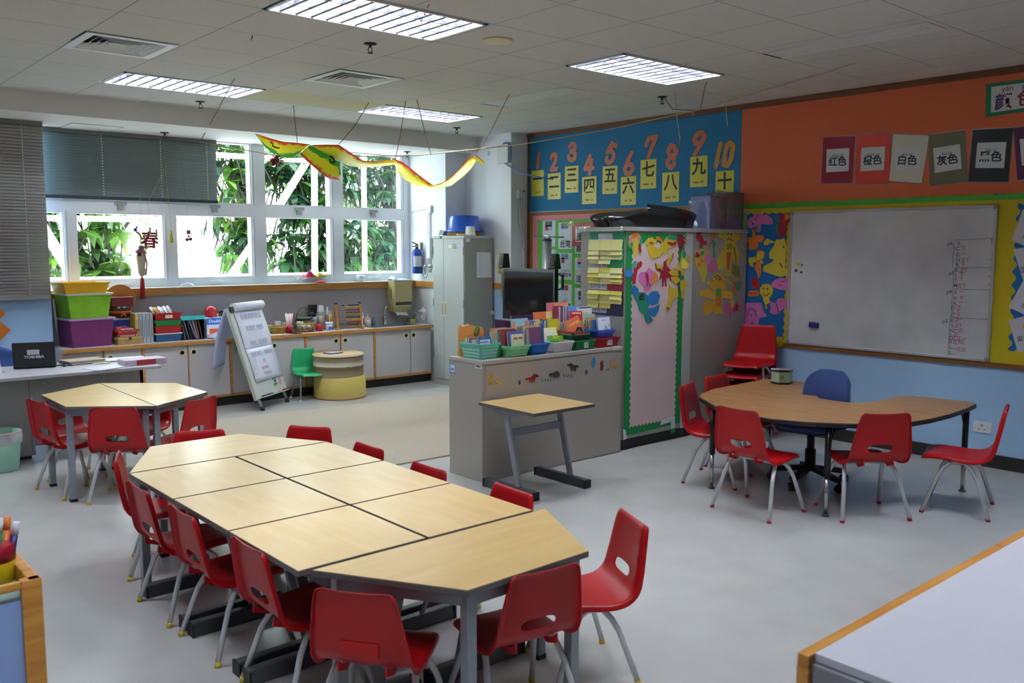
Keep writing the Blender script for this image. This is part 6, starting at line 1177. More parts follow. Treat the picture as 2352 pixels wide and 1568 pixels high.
# ================================================================ BOOK CABINET with stickers
bx0, bx1, by0, by1, bzt = 3.985, 5.475, 4.895, 5.30, .89
t = thing('book_cabinet', 'low beige metal cabinet with animal stickers carrying the book baskets', 'cabinet', (0, 0, 0))
bgm = mat('#a9a49a', .42, noise=.02, nscale=2)
obj('body', G().box(bx0, by0+.008, 0, bx1, by1, bzt-.028), bgm, t, bevel=.004)
obj('top', G().box(bx0-.004, by0, bzt-.03, bx1, by1, bzt), mat('#b3aea4', .35), t, bevel=.004)
obj('back_panel', G().box(bx0+.03, by0+.002, .012, bx1-.04, by0+.009, bzt-.04), bgm, t)
STK = [('yellow rabbit sticker at the left end of the beige cabinet', '#c69a3a', [(4.045, 0.795), (4.055, 0.802), (4.065, 0.777), (4.077, 0.793), (4.083, 0.772), (4.073, 0.746), (4.083, 0.733), (4.065, 0.716), (4.053, 0.732), (4.047, 0.714), (4.035, 0.715), (4.037, 0.745), (4.05, 0.771)]), ('pale yellow bird sticker right of the yellow rabbit', '#c9a552', [(4.097, 0.728), (4.115, 0.743), (4.135, 0.744), (4.135, 0.724), (4.155, 0.714), (4.153, 0.701), (4.125, 0.706), (4.12, 0.719)]), ('red fox sticker on the beige cabinet', '#8f1f2a', [(4.391, 0.724), (4.425, 0.727), (4.452, 0.731), (4.473, 0.743), (4.484, 0.756), (4.495, 0.746), (4.506, 0.75), (4.511, 0.739), (4.533, 0.737), (4.531, 0.725), (4.495, 0.721), (4.49, 0.689), (4.479, 0.688), (4.473, 0.711), (4.466, 0.687), (4.457, 0.692), (4.455, 0.712), (4.447, 0.687), (4.434, 0.69), (4.434, 0.712), (4.395, 0.714)]), ('dark green badger sticker right of the fox', '#3a463c', [(4.635, 0.732), (4.654, 0.742), (4.682, 0.74), (4.71, 0.751), (4.738, 0.747), (4.756, 0.724), (4.747, 0.701), (4.733, 0.702), (4.727, 0.719), (4.72, 0.699), (4.708, 0.704), (4.701, 0.717), (4.697, 0.703), (4.682, 0.707), (4.677, 0.724), (4.649, 0.718)]), ('dark green wolf sticker facing left, high on the beige cabinet', '#34403a', [(4.831, 0.792), (4.858, 0.794), (4.87, 0.803), (4.882, 0.792), (4.893, 0.793), (4.905, 0.78), (4.94, 0.779), (4.966, 0.766), (4.958, 0.756), (4.929, 0.761), (4.927, 0.731), (4.915, 0.733), (4.91, 0.756), (4.894, 0.758), (4.889, 0.735), (4.876, 0.737), (4.874, 0.772), (4.835, 0.784)]), ('blue owl sticker near the right end of the beige cabinet', '#2f86b0', [(5.117, 0.814), (5.129, 0.824), (5.146, 0.816), (5.151, 0.782), (5.142, 0.757), (5.13, 0.741), (5.118, 0.755), (5.107, 0.785)]), ('red rabbit sticker right of the blue owl', '#8f2430', [(5.218, 0.785), (5.225, 0.797), (5.233, 0.777), (5.245, 0.791), (5.241, 0.766), (5.246, 0.744), (5.234, 0.703), (5.221, 0.724), (5.209, 0.708), (5.206, 0.734), (5.216, 0.75), (5.2, 0.769)]), ('yellow bear sticker at the right end of the beige cabinet', '#c49a44', [(5.318, 0.759), (5.343, 0.77), (5.382, 0.765), (5.414, 0.748), (5.431, 0.732), (5.415, 0.72), (5.393, 0.731), (5.385, 0.716), (5.37, 0.733), (5.347, 0.735), (5.338, 0.722), (5.325, 0.737)])]
for lb, c, p in STK:
    q = cen(p); tag(obj('animal_sticker', G().prism([(a-q[0], b-q[1]) for a, b in p], 0, .0012, FF), mat(c, .5), loc=(q[0], by0+.0005, q[1])), lb, 'sticker', 'animal stickers on the beige cabinet')
navy_m = mat('#27305a', .5)
PAW = [[(4.337, 0.7)], [(5.045, 0.714)], [(4.566, 0.702), (4.593, 0.697), (4.621, 0.697), (4.649, 0.696), (4.571, 0.691), (4.601, 0.688), (4.627, 0.687), (4.655, 0.686)], [(4.796, 0.712), (4.825, 0.712), (4.853, 0.707), (4.883, 0.703), (4.804, 0.699), (4.834, 0.698), (4.859, 0.694), (4.889, 0.689)], [(5.292, 0.712), (5.304, 0.712)]]
for k, ps in enumerate(PAW):
    g = G(); q = cen(ps); s_ = .017 if k < 2 else .006
    for a, b in ps:
        x, z = a-q[0], b-q[1]
        g.prism([(x+s_*.55*math.cos(2*PI*i/10), z-.3*s_+s_*.6*math.sin(2*PI*i/10)) for i in range(10)], 0, .0012, FF)
        for d in (-.6, -.2, .2, .6): g.prism([(x+d*s_+s_*.18*math.cos(2*PI*i/6), z+s_*(.75-.5*d*d)+s_*.28*math.sin(2*PI*i/6)) for i in range(6)], 0, .0012, FF)
    tag(obj('paw_print_sticker', g, navy_m if k != 2 else mat('#4a5048', .5), loc=(q[0], by0+.0005, q[1])), ['navy paw print sticker left of the red fox', 'navy paw print sticker left of the blue owl', 'trail of grey paw prints below the green badger', 'trail of navy paw prints right of the green badger', 'tiny pair of navy paw prints right of the red rabbit'][k], 'sticker', 'paw print stickers on the beige cabinet')
SLB = [[(5.288, 0.83), (5.216, 0.837), (5.217, 0.773), (5.289, 0.766)], [(4.984, 0.874), (4.909, 0.879), (4.909, 0.834), (4.984, 0.831)]]
for k, q in enumerate(SLB):
    y0, z0, y1, z1 = min(p[0] for p in q), min(p[1] for p in q), max(p[0] for p in q), max(p[1] for p in q)
    t = thing('stock_label', ['blue edged label on the left end of the beige cabinet', 'white barcode label on the left end of the beige cabinet'][k], 'label', (bx0, (y0+y1)/2, (z0+z1)/2))
    w, h = y1-y0, z1-z0
    obj('paper', G().box(-w/2, -h/2, .0005, w/2, h/2, .0015, FR), mat(['#5aa0cf', '#d8d9da'][k], .5), t)
    obj('print', G().box(-w*.36, -h*.38, .0016, w*.36, h*.38, .0022, FR) if k == 0 else G().box(-w*.35, -h*.3, .0016, w*.35, -h*.02, .0022, FR), mat(['#dfe6ec', '#5a5a66'][k], .5), t)
    if k == 0: obj('marks', G().box(-w*.2, -h*.22, .0023, -w*.05, h*.02, .0028, FR).box(w*.05, -h*.22, .0023, w*.2, h*.02, .0028, FR), mat('#3a4a9a', .5), t)

# ================================================================ BOOK BASKETS on the beige cabinet
BZ = bzt
BK = [(4.131, 5.142, 0.89), (4.288, 4.975, 0.89), (4.535, 4.977, 0.89), (4.74, 4.951, 0.89), (5.023, 4.941, 0.89), (5.324, 4.929, 0.89)]
holes_m = mat('#bfe3d2', .6)
rb = random.Random(11)
COV = ['#c9a78a', '#3f6f9a', '#d8d2c4', '#8f3a3a', '#d9b65a', '#5f8f7a', '#b9c2cc', '#7a4a6a', '#e0cfae', '#3a5a7a', '#cf7a4a', '#a9b8a0']
def book(x, y, z, w, h, th, tilt, h_, label, group, cov=None, roll=0., name='picture_book'):
    """upright book, cover facing the room (-y); tilt leans it back"""
    t = thing(name, label, 'book', (x, y, z), 0, group)
    M = Mrot(-tilt, 'X') @ Mrot(roll, 'Y')
    obj('cover', G().box(-w/2, -.001, 0, w/2, .001, h, M).box(-w/2, th-.001, 0, w/2, th+.001, h, M).box(w/2-.002, -.001, 0, w/2, th+.001, h, M), mat(h_, .4), t)
    obj('pages', G().box(-w/2+.003, .001, .003, w/2-.002, th-.001, h-.003, M), mat('#ddd6c6', .8), t)
    if cov: cov(t, M)
    return t
def book_row(x, y0, y1, z, w, h, n, label, group, last=None, tilt=.12):
    d = (y1-y0)/n
    for k in range(n):
        hh = h*rb.uniform(.88, 1.06); ww = w*rb.uniform(.9, 1.03)
        book(x+rb.uniform(-.006, .006), y0+d*k, z, ww, hh, d*.82, tilt, COV[rb.randrange(len(COV))], label, group)
def cover_art(title, size, col, patches, w, h, tz=.8):
    def f(t, M):
        L = M @ FF
        for nm, c, p in patches: obj('cover_picture', G().prism([(a*w-w/2, b*h) for a, b in p], .0012, .0018, L), mat(c, .45), t)
        if title: text('title', title, size, col, t, L @ Mloc(0, h*tz, .0019), bold=.001)
    return f
circ = lambda cx, cy, r, q=1: [(cx+r*math.cos(2*PI*i/16), cy+r*q*math.sin(2*PI*i/16)) for i in range(16)]
gA, gL, gBl, gW, gG, gR_ = ['books packed in the '+s for s in ('aqua basket', 'light green basket', 'blue basket', 'white tub', 'green bin', 'red bin')]
# aqua basket
p = BK[0]; yc = 5.06
bin_box('book_basket', 'aqua slotted basket at the left end of the beige cabinet', 'basket', (4.09, yc-.0), .15, .20, .185, .25, .115, mat('#5fc4b4', .35), None, 0, holes=4, z=BZ)
book_row(4.095, yc-.06, yc+.09, BZ+.012, .12, .135, 6, 'thin book standing behind the blue framed one in the aqua basket', gA)
book(4.08, yc-.085, BZ+.012, .12, .145, .012, .12, '#2f6fc2', 'blue framed white book at the front of the aqua basket', gA, cover_art('', .02, '#222222', [('p', '#e2e4ea', [(.1, .1), (.9, .1), (.9, .9), (.1, .9)])]+[('l', '#3a3f6a', [(.15+.13*i, .72), (.24+.13*i, .72), (.24+.13*i, .82), (.15+.13*i, .82)]) for i in range(5)], .12, .145))
t = thing('orange_folder', 'orange cat shaped file standing behind the aqua basket', 'file', (4.14, 5.235, BZ))
obj('body', G().prism([(-.11, 0), (.12, 0), (.12, .19), (.10, .21), (.04, .215), (-.02, .235), (-.08, .22), (-.10, .23), (-.11, .2)], -.012, .012, FF), mat('#dd9247', .5), t)
obj('green_handle', G().tube([(.03, -.016, .15), (.03, -.03, .2), (.045, -.035, .22), (.06, -.03, .2), (.06, -.016, .15)], .006, 8), mat('#2c9a58', .4), t)
tag(obj('green_tub', G().frus(.05, .16, .06, .18, 0, .10), mat('#1f8a4a', .4), loc=(4.20, 5.06, BZ), bevel=.004), 'narrow dark green tub squeezed between the aqua and light green baskets', 'tub')
# light green basket
holes_m = mat('#d6dcc4', .6)
bin_box('book_basket', 'light green slotted basket with a penguin book at its front', 'basket', (4.345, 5.04), .18, .22, .225, .27, .085, mat('#6fce8e', .35), None, 0, holes=2, z=BZ)
book_row(4.32, 4.985, 5.13, BZ+.012, .165, .185, 13, 'thin book in the row behind the penguin book, light green basket', gL)
book(4.375, 4.945, BZ+.012, .12, .155, .012, .12, '#d9d6b0', 'cream book with a penguin on its cover in the light green basket', gL, cover_art('妈妈, 爸爸', .019, '#a8323a', [('a', '#23264a', circ(.62, .18, .26, 1.0)), ('b', '#e8e8ea', circ(.62, .12, .17, 1.0))], .12, .155, .78))
book(4.37, 4.965, BZ+.012, .15, .175, .012, .12, '#5a66a8', 'blue rimmed book just behind the penguin book', gL)
# blue basket
holes_m = mat('#2a66b8', .6)
bin_box('book_basket', 'blue basket of upright picture books, third from the left', 'basket', (4.565, 5.03), .14, .20, .175, .25, .085, mat('#2270c9', .35), None, 0, holes=2, z=BZ)
book_row(4.555, 4.95, 5.12, BZ+.012, .13, .19, 13, 'slim book standing in the blue basket', gBl, tilt=.1)
book(4.56, 5.125, BZ+.012, .17, .25, .012, .1, '#8fc0c8', 'taller book with a half sun cover at the back of the blue basket', gBl, cover_art('', .02, '#222222', [('s', '#e39a4a', circ(.5, .62, .2, .6)), ('r', '#d87a6a', [(.05, .7), (.2, .7), (.2, .92), (.05, .92)]), ('r', '#d87a6a', [(.8, .7), (.95, .7), (.95, .92), (.8, .92)]), ('w', '#e6e8ec', [(.05, .42), (.95, .42), (.95, .54), (.05, .54)])], .17, .25))
book_row(4.655, 4.985, 5.14, BZ+.012, .03, .235, 8, 'tall grey book spine at the right end of the blue basket', gBl, tilt=.08)
# white tub
bin_box('book_tub', 'white translucent tub of books in the middle of the beige cabinet', 'tub', (4.81, 5.03), .19, .21, .215, .25, .082, mat('#d4d6d8', .3), None, 0, z=BZ)
obj_ = bpy.data.objects
book(4.80, 4.965, BZ+.03, .15, .10, .02, .35, '#5a9a2e', 'green book with trees and a red roofed house at the front of the white tub', gW, cover_art('三只小猪', .019, '#d9d23a', [('t', '#1f5a3a', circ(.12+.16*i, .5-.24*(i % 2)*0, .065, 1.0)) for i in range(4)]+[('t', '#1f5a3a', circ(.12+.16*i, .2, .065, 1.0)) for i in range(4)]+[('h', '#d8b93a', [(.72, .1), (.94, .1), (.94, .38), (.72, .38)]), ('r', '#c2452a', [(.66, .38), (.83, .62), (1.0, .38)])], .15, .10, .84), roll=.05)
book_row(4.79, 5.01, 5.13, BZ+.02, .16, .13, 6, 'book leaning in the white tub', gW, tilt=.3)
book(4.835, 5.075, BZ+.02, .15, .16, .012, .2, '#e2dcae', 'cream book with an orange house behind the green book, white tub', gW, cover_art('', .02, '#222222', [('h', '#dd7a3a', [(.3, .3), (.5, .75), (.7, .3)])], .15, .16))
book(4.885, 5.10, BZ+.02, .12, .225, .012, .12, '#b9b02a', 'olive yellow book standing at the back right of the white tub', gW, cover_art('快乐', .028, '#d8563a', [], .12, .225, .62), roll=.08)
# green bin and slotted basket
t = bin_box('book_bin', 'dark green bin with a white number label, second from the right', 'bin', (5.065, 5.04), .205, .22, .225, .25, .075, mat('#117a3f', .35), None, 0, z=BZ)
obj('number_label', G().box(-.022, -.125, .015, .024, -.118, .06), mat('#d8dad8', .5), t); text('number', '5', .03, '#55585a', t, FF @ Mloc(.001, .037, .1254))
holes_m = mat('#c9b98a', .6)
t = bin_box('slotted_basket', 'dark green slotted basket with red and blue rim standing in the green bin', 'basket', (5.05, 5.05), .17, .17, .215, .215, .095, mat('#165a42', .4), None, 0, holes=2, z=BZ+.05, rim=0)
obj('red_rim', G().bar((-.108, -.108, .092), (.02, -.108, .085), .012, .012).bar((-.108, -.108, .092), (-.108, .1, .092), .012, .012), mat('#b8242a', .4), t, label='red half of the rim'); obj('blue_rim', G().bar((.02, -.108, .092), (.108, -.108, .10), .012, .012).bar((.108, -.108, .098), (.108, .1, .098), .012, .012), mat('#2c62b8', .4), t, label='blue half of the rim')
book(5.055, 4.99, BZ+.10, .165, .155, .018, .25, '#d86f4c', 'large orange book with a dark arched doorway tilted in the green basket', gG, cover_art('小老鼠打电话', .021, '#e8cf5a', [('a', '#2c3038', [(.35, .05), (.4, .35), (.62, .48), (.88, .38), (.9, .05)]), ('b', '#c9ccd2', [(.52, .06), (.56, .3), (.72, .34), (.8, .06)])], .165, .155, .72), roll=-.30)
book_row(5.05, 5.03, 5.11, BZ+.09, .16, .12, 5, 'book packed behind the orange book in the green basket', gG)
book(5.14, 5.10, BZ+.06, .14, .235, .014, .1, '#c8202f', 'red book with a white rabbit picture behind the orange book', gG, cover_art('小白兔的故事', .018, '#f0d8d0', [('y', '#d8c83a', [(.35, .08), (.95, .08), (.95, .68), (.55, .6)]), ('w', '#e6e8ec', circ(.66, .5, .2, .7))], .14, .235, .92), roll=.06)
# red bin and clear blue tub
t = bin_box('book_bin', 'red bin with a white label at the right end of the beige cabinet', 'bin', (5.335, 5.03), .205, .21, .225, .24, .078, mat('#a5151f', .35), None, 0, z=BZ)
obj('number_label', G().box(-.028, -.121, .018, .028, -.112, .062), mat('#d8d6d6', .5), t); text('number', '1', .03, '#55585a', t, FF @ Mloc(.0, .04, .1212))
bin_box('clear_blue_tub', 'clear blue tub standing in the red bin', 'tub', (5.335, 5.05), .16, .17, .215, .21, .065, glass_mat('clear_blue', '#8fb0ea', .12, .4, '#6f97dc'), glass_mat('clear_blue_rim', '#8fb0ea', .15, .6, '#5f8ad8'), 0, z=BZ+.078)
book(5.355, 4.985, BZ+.10, .15, .145, .014, .15, '#7fa8d8', 'pale blue book with a purple monster in the clear blue tub', gR_, cover_art('小怪兽', .014, '#8aa0b8', [('p', '#e2e2ea', [(.04, .04), (.96, .04), (.96, .96), (.04, .96)]), ('m', '#8a2f96', [(.5, .05), (.48, .3), (.55, .42), (.6, .55), (.66, .42), (.76, .45), (.8, .2), (.9, .05)]), ('c', '#8a5fb0', circ(.85, .5, .06))], .15, .145, .8))
book_row(5.30, 5.02, 5.11, BZ+.09, .10, .14, 8, 'pale book edge left of the purple monster book', gR_, tilt=.1)
book(5.315, 5.125, BZ+.06, .16, .20, .012, .08, '#9fc0b2', 'sea green book behind the purple monster book', gR_, cover_art('', .02, '#222222', [('s', '#c5ddd0', [(.1, .1), (.95, .1), (.95, .8), (.1, .8)]), ('q', '#d8784a', circ(.2, .55, .07)), ('q', '#4a90b8', circ(.8, .5, .1))], .16, .20))
book(5.305, 5.16, BZ+.06, .17, .26, .012, .06, '#d9dad6', 'tallest white book with a navy stripe at the back of the clear blue tub', gR_, cover_art('春天来了', .024, '#9fbf6a', [('p', '#e6cfd0', [(.2, .68), (.95, .68), (.95, .86), (.2, .86)]), ('s', '#27407a', [(.1, .95), (.98, .95), (.98, .99), (.1, .99)])], .17, .26, .76))
# back row
gb2 = 'books in the back row on the beige cabinet'
def back_row(x, y, w, h, n, lb, cols, span):
    for k in range(n): book(x+span*k/n-span/2, y+.002*(k % 2), BZ+.002, .0, .0, .0, 0, '#000000', lb, gb2) if False else None
for k in range(11):
    x = 4.45+.016*k; t = thing('slim_book', 'slim dark purple, red or navy book in the leaning row behind the blue basket', 'book', (x, 5.17, BZ), 0, gb2)
    obj('cover', G().box(-.006, 0, 0, .006, .11, .255-.002*k, Mrot(-.12, 'Y')), mat(['#4a1f4a', '#6a1f3a', '#2a2050', '#7a2a2a', '#3a1a40'][k % 5], .4), t)
book(4.72, 5.27, BZ, .26, .275, .014, .05, '#3f1f48', 'wide dark purple book lying back in the rear row', gb2)
book(4.93, 5.255, BZ, .22, .29, .014, .05, '#dd7340', 'orange book with a yellow corner in the rear row', gb2, cover_art('', .02, '#222222', [('y', '#e2cf8a', [(.6, .8), (1, .8), (1, 1), (.6, 1)])], .22, .29))
for k in range(12):
    x = 4.72+.013*k; t = thing('slim_book', 'slim white or blue book spine in the rear row behind the white tub', 'book', (x, 5.16, BZ), 0, gb2)
    obj('cover', G().box(-.005, 0, 0, .005, .09, .225+.004*(k % 3)), mat(['#d6dae2', '#3f5fa8', '#b8c6d8', '#2c3f7a', '#e4e0dc'][k % 5], .4), t)
book(5.10, 5.265, BZ, .24, .36, .014, .05, '#c96a74', 'pink and orange book standing tallest in the rear row beside the screen', gb2, cover_art('', .02, '#222222', [('o', '#d88a5a', [(.3, .88), (1, .88), (1, .98), (.3, .98)])], .24, .36))
for k in range(8):
    x = 5.03+.014*k; t = thing('slim_book', 'striped magazine edge below the tall pink book in the rear row', 'book', (x, 5.20, BZ), 0, gb2)
    obj('cover', G().box(-.0055, 0, 0, .0055, .06, .335-.006*(k % 3)), mat(['#b85a72', '#d8d4d4', '#5a6a9a', '#8a4a5a', '#cfd2d8'][k % 5], .4), t)
book(5.21, 5.235, BZ, .18, .325, .014, .05, '#5f93cf', 'light blue book with pictures in the rear row, right of the pink one', gb2, cover_art('', .02, '#222222', [('b', '#c8d6e6', [(.1, .68), (.6, .68), (.6, .88), (.1, .88)]), ('d', '#3f6fa8', circ(.35, .78, .1))], .18, .325))
tag(obj('white_tape', G().box(-.05, -.001, -.012, .05, .10, .0015).box(-.05, -.0025, -.03, .05, -.0005, .0), mat('#c9c8c4', .5), loc=(5.40, by0-.001, bzt+.001)), 'strip of pale tape over the right front edge of the beige cabinet top', 'tape')
# ================================================================ SCREEN, STEEL POLE, SPEAKERS
tv_y0, tv_y1, tv_z0, tv_z1, tvx = 6.88, 7.75, .885, 1.465, 6.60
t = thing('television', 'large black flat screen on a stand facing the carpet, behind the book baskets', 'television', (tvx, (tv_y0+tv_y1)/2, 0)); hw = (tv_y1-tv_y0)/2
bkm = mat('#0d0e10', .3)
obj('bezel', G().box(.0, -hw, tv_z0, .05, hw, tv_z1), bkm, t, bevel=.006)
obj('screen', G().box(-.0015, -hw+.035, tv_z0+.04, .002, hw-.035, tv_z1-.035), mat('#08090b', .08, spec=.6), t)
obj('back_housing', G().box(.05, -hw+.08, tv_z0+.05, .12, hw-.08, tv_z1-.06), mat('#141518', .5), t, bevel=.02)
obj('logo_plate', G().box(-.002, -.03, tv_z0+.012, .0, .03, tv_z0+.024), mat('#8f9296', .3, metal=.6), t)
obj('side_bracket', G().bar((.06, -hw-.0, tv_z1-.05), (.06, -hw-.05, tv_z1-.07), .03, .014).bar((.06, -hw-.05, tv_z1-.06), (.06, -hw-.05, tv_z1-.2), .014, .03).bar((.06, -hw-.05, tv_z1-.2), (.06, -hw, tv_z1-.22), .03, .014), bkm, t)
obj('arm', G().box(.12, -.08, 1.1, .335, .08, 1.28), mat('#2a2c30', .5), t)
t = thing('screen_stand', 'brushed steel column behind the screen with a thin cross rod on top', 'stand', (7.0, 7.435, 0))
obj('column', G().lathe([(.055, 0), (.055, 1.775)], 28), mat('#b4b7ba', .35, metal=.7), t); obj('base', G().lathe([(.19, 0), (.19, .02), (.07, .035)], 28), mat('#8f9296', .4, metal=.5), t)
obj('cap', G().lathe([(.056, 1.77), (.056, 1.79), (.03, 1.80)], 24), mat('#3a3c40', .4), t); obj('clamp', G().tube([(0, .05, 1.80), (0, .02, 1.83), (0, -.02, 1.83), (0, -.05, 1.80)], .012, 8), mat('#d4d6d8', .25, metal=.6), t)
obj('cross_rod', G().tube([(0, .26, 1.825), (0, -.27, 1.812)], .0075, 8), mat('#7d848a', .3, metal=.7), t)
for y, lb in ((7.80, 'small black speaker at the left top corner of the screen'), (6.96, 'small black speaker at the right top corner of the screen')):
    t = thing('desk_speaker', lb, 'speaker', (tvx+.06, y, tv_z1+(.0 if y < 7.5 else -.0)), .15 if y < 7.5 else -.2, 'speakers on the screen')
    obj('body', G()._add([(-.05, -.055, 0), (.06, -.055, 0), (.06, .055, 0), (-.05, .055, 0), (-.025, -.04, .165), (.05, -.04, .165), (.05, .04, .165), (-.025, .04, .165)], [(3, 2, 1, 0), (4, 5, 6, 7), (0, 1, 5, 4), (1, 2, 6, 5), (2, 3, 7, 6), (3, 0, 4, 7)]), mat('#121316', .35), t, bevel=.012, seg=3)
    M = Mloc(-.043, 0, .065) @ Mrot(-PI/2-.15, 'Y') @ Mrot(PI, 'X')
    obj('cone', G().lathe([(.0001, -.002), (.02, .002), (.032, .006), (.036, .004)], 22, Mloc(-.042, 0, .065) @ Mrot(-PI/2+.15, 'Y')), mat('#26282c', .5), t); obj('tweeter', G().lathe([(.0001, .004), (.014, .004), (.017, .001)], 18, Mloc(-.030, 0, .128) @ Mrot(-PI/2+.15, 'Y')), mat('#34363b', .4), t)
    if y > 7.5: obj('shelf_clip', G().box(-.03, -.06, -.012, .05, .06, 0).box(.0, -.06, -.10, .02, -.03, 0), mat('#121316', .4), t)
# ================================================================ COLUMN TRIM, FANS, PHONE, LOCKER
struct('trim_5', G().box(COL_X-.012, COL_Y-.012, 1.188, COL_X, RET_Y, 1.262).box(COL_X-.012, COL_Y-.012, 1.188, WX-.03, COL_Y, 1.262), oak)
struct('wall_dado', G().box(COL_X-.004, COL_Y-.004, .1, COL_X, RET_Y, 1.188).box(COL_X-.004, COL_Y-.004, .1, WX-.03, COL_Y, 1.188), blue_wall)
t = thing('steel_locker', 'tall two door grey steel locker in the far corner by the sink', 'locker', (6.51, 8.345, 0)); lw, ld, lh = .632, .44, 1.835
lk = mat('#a6aba8', .4, noise=.02, nscale=3); lks = mat('#8f8e88', .45)
obj('body', G().box(.012, 0, .075, ld, lw, lh-.03), lks, t); obj('top', G().box(-.004, -.003, lh-.032, ld, lw+.003, lh), mat('#aeb1ac', .4), t, bevel=.003)
obj('plinth', G().box(.004, .005, 0, ld-.01, lw-.005, .075), mat('#a09f96', .5), t)
for k, (a, b) in enumerate(((.012, lw*.635), (lw*.635+.005, lw-.012))):
    d = obj('door', G().box(-.002, a, .08, .012, b, lh-.036), lk, t, bevel=.002)
    yy = b-.035 if k == 0 else a+.03
    h_ = obj('recessed_handle', G().box(-.005, yy-.022, .86, -.001, yy+.022, 1.03), mat('#c9c6a8', .4), d); obj('handle_slot', G().box(-.0058, yy-.01, .875, -.005, yy+.008, 1.015), mat('#6d6a55', .5), h_)
    for zz in (.32, .97, 1.6): obj('hinge', G().box(-.004, (a if k == 0 else b)-.006, zz, 0, (a if k == 0 else b)+.006, zz+.10), mat('#565a58', .5), d)
    if k == 0:
        for q in range(3): obj('vent_slot', G().box(-.0035, a+.13, 1.685+.022*q, -.001, a+.21, 1.692+.022*q), mat('#3a3c3c', .6), d)
        obj('card_holder', G().box(-.004, a+.225, 1.69, -.001, a+.29, 1.725), mat('#d8c9a0', .4), d)
tag(obj('stock_label', G().box(0, -.0012, 0, .06, 0, .042), mat('#dfe0e2', .5), loc=(6.535, 8.343, 1.76)), 'white barcode label at the top of the locker side', 'label')
LP_ = [(6.696, 1.639), (6.908, 1.637), (6.927, 1.335), (6.699, 1.336)]
t = thing('notice_sheet', 'printed notice sheets hanging on the side of the steel locker', 'notice', (0, 0, 0))
obj('back_sheet', G().prism([(a+.006, b-.004) for a, b in LP_], -8.343, -8.3415, FF), mat('#c3c7cc', .6), t); obj('front_sheet', G().prism(LP_, -8.3412, -8.340, FF), mat('#cfd3da', .6), t)
g = G(); x0, z1_ = LP_[0]
for k in range(16): g.box(x0+.025, 8.3392, z1_-.03-.016*k, x0+(.085 if k % 4 else .1), 8.340, z1_-.0325-.016*k)
obj('print_lines', g, mat('#8a8fa0', .6), t)
tag(obj('tape_label', G().box(0, -.0012, 0, .07, 0, .045), mat('#b9bab8', .5), loc=(6.90, 8.343, .88)), 'blank pale label low on the locker side near the phone cord', 'label')
lz = 1.835; lcx, lcy = 6.735, 8.63
t = thing('woven_mat', 'flat woven tray under the blue basin on the locker', 'tray', (lcx, lcy, lz))
obj('weave', G().lathe([(.0001, 0), (.19, 0), (.205, .03), (.20, .045), (.0001, .04)], 32, sx=1.0, sy=1.1), mat('#8f6a3f', .7, noise=.3, nscale=60, bump=.8, bscale=120), t)
t = thing('blue_basin', 'blue plastic basin turned upside down on the locker', 'basin', (lcx, lcy, lz+.045))
obj('body', G().lathe([(.222, .0), (.222, .018), (.205, .02), (.178, .18), (.168, .195), (.15, .20), (.0001, .198)], 40), mat('#2058c2', .2), t)
for a in (.55, .55+PI): obj('handle', G().box(-.035, .2, .0, .035, .245, .02, Mrot(a, 'Z')), mat('#2058c2', .25), t, bevel=.006)
t = thing('bath_dipper', 'cream water dipper upside down at the front corner of the locker top', 'dipper', (6.66, 8.415, lz), .3)
cr_ = mat('#d2cfc0', .35)
obj('bowl', G().lathe([(.068, 0), (.068, .012), (.062, .014), (.052, .105), (.046, .112), (.0001, .112)], 28), cr_, t); obj('handle', G().bar((-.06, .01, .01), (-.19, .06, .012), .032, .016), cr_, t, bevel=.006)
tag(obj('folded_paper', G().box(-.04, -.03, 0, .04, .03, .05, Mrot(.4, 'Z') @ Mrot(.35, 'X')), mat('#b9bcc2', .5), loc=(6.56, 8.84, lz+.014)), 'small folded grey paper at the left front of the locker top', 'paper')
tag(obj('basin_cord', G().tube([(6.56, 8.93, lz+.004), (6.60, 8.9, lz+.035), (6.66, 8.86, lz+.03), (6.8, 8.80, lz+.012), (6.93, 8.6, lz+.006)], .004, 6), mat('#6a7076', .5)), 'thin grey cord trailing over the locker top', 'cord')
tag(obj('socket_plug', G().box(-.006, -.02, -.012, 0, .02, .012), mat('#22252a', .5), loc=(6.507, 8.80, lz-.016)), 'small black sticker on the locker top edge', 'sticker')
# phone on the column
t = thing('wall_phone', 'cream wall phone on the column with a dangling curly cord', 'telephone', (COL_X, 8.15, 1.50)); ph = mat('#cdbb82', .4)
obj('base', G().box(-.06, -.055, -.12, 0, .055, .12), ph, t, bevel=.015, seg=3)
obj('handset', G().tube([(-.075, .02, .115), (-.105, .02, .10), (-.10, .02, .06), (-.088, .02, .0), (-.10, .02, -.06), (-.105, .02, -.10), (-.075, .02, -.115)], .022, 12), ph, t, sub=1)
cord = [(-.05+.016*math.cos(2.4*k)-.0, .01+.012*math.sin(2.4*k), -.12-.0042*k) for k in range(70)]
obj('curly_cord', G().tube(cord, .0045, 6), mat('#a9a086', .5), t)
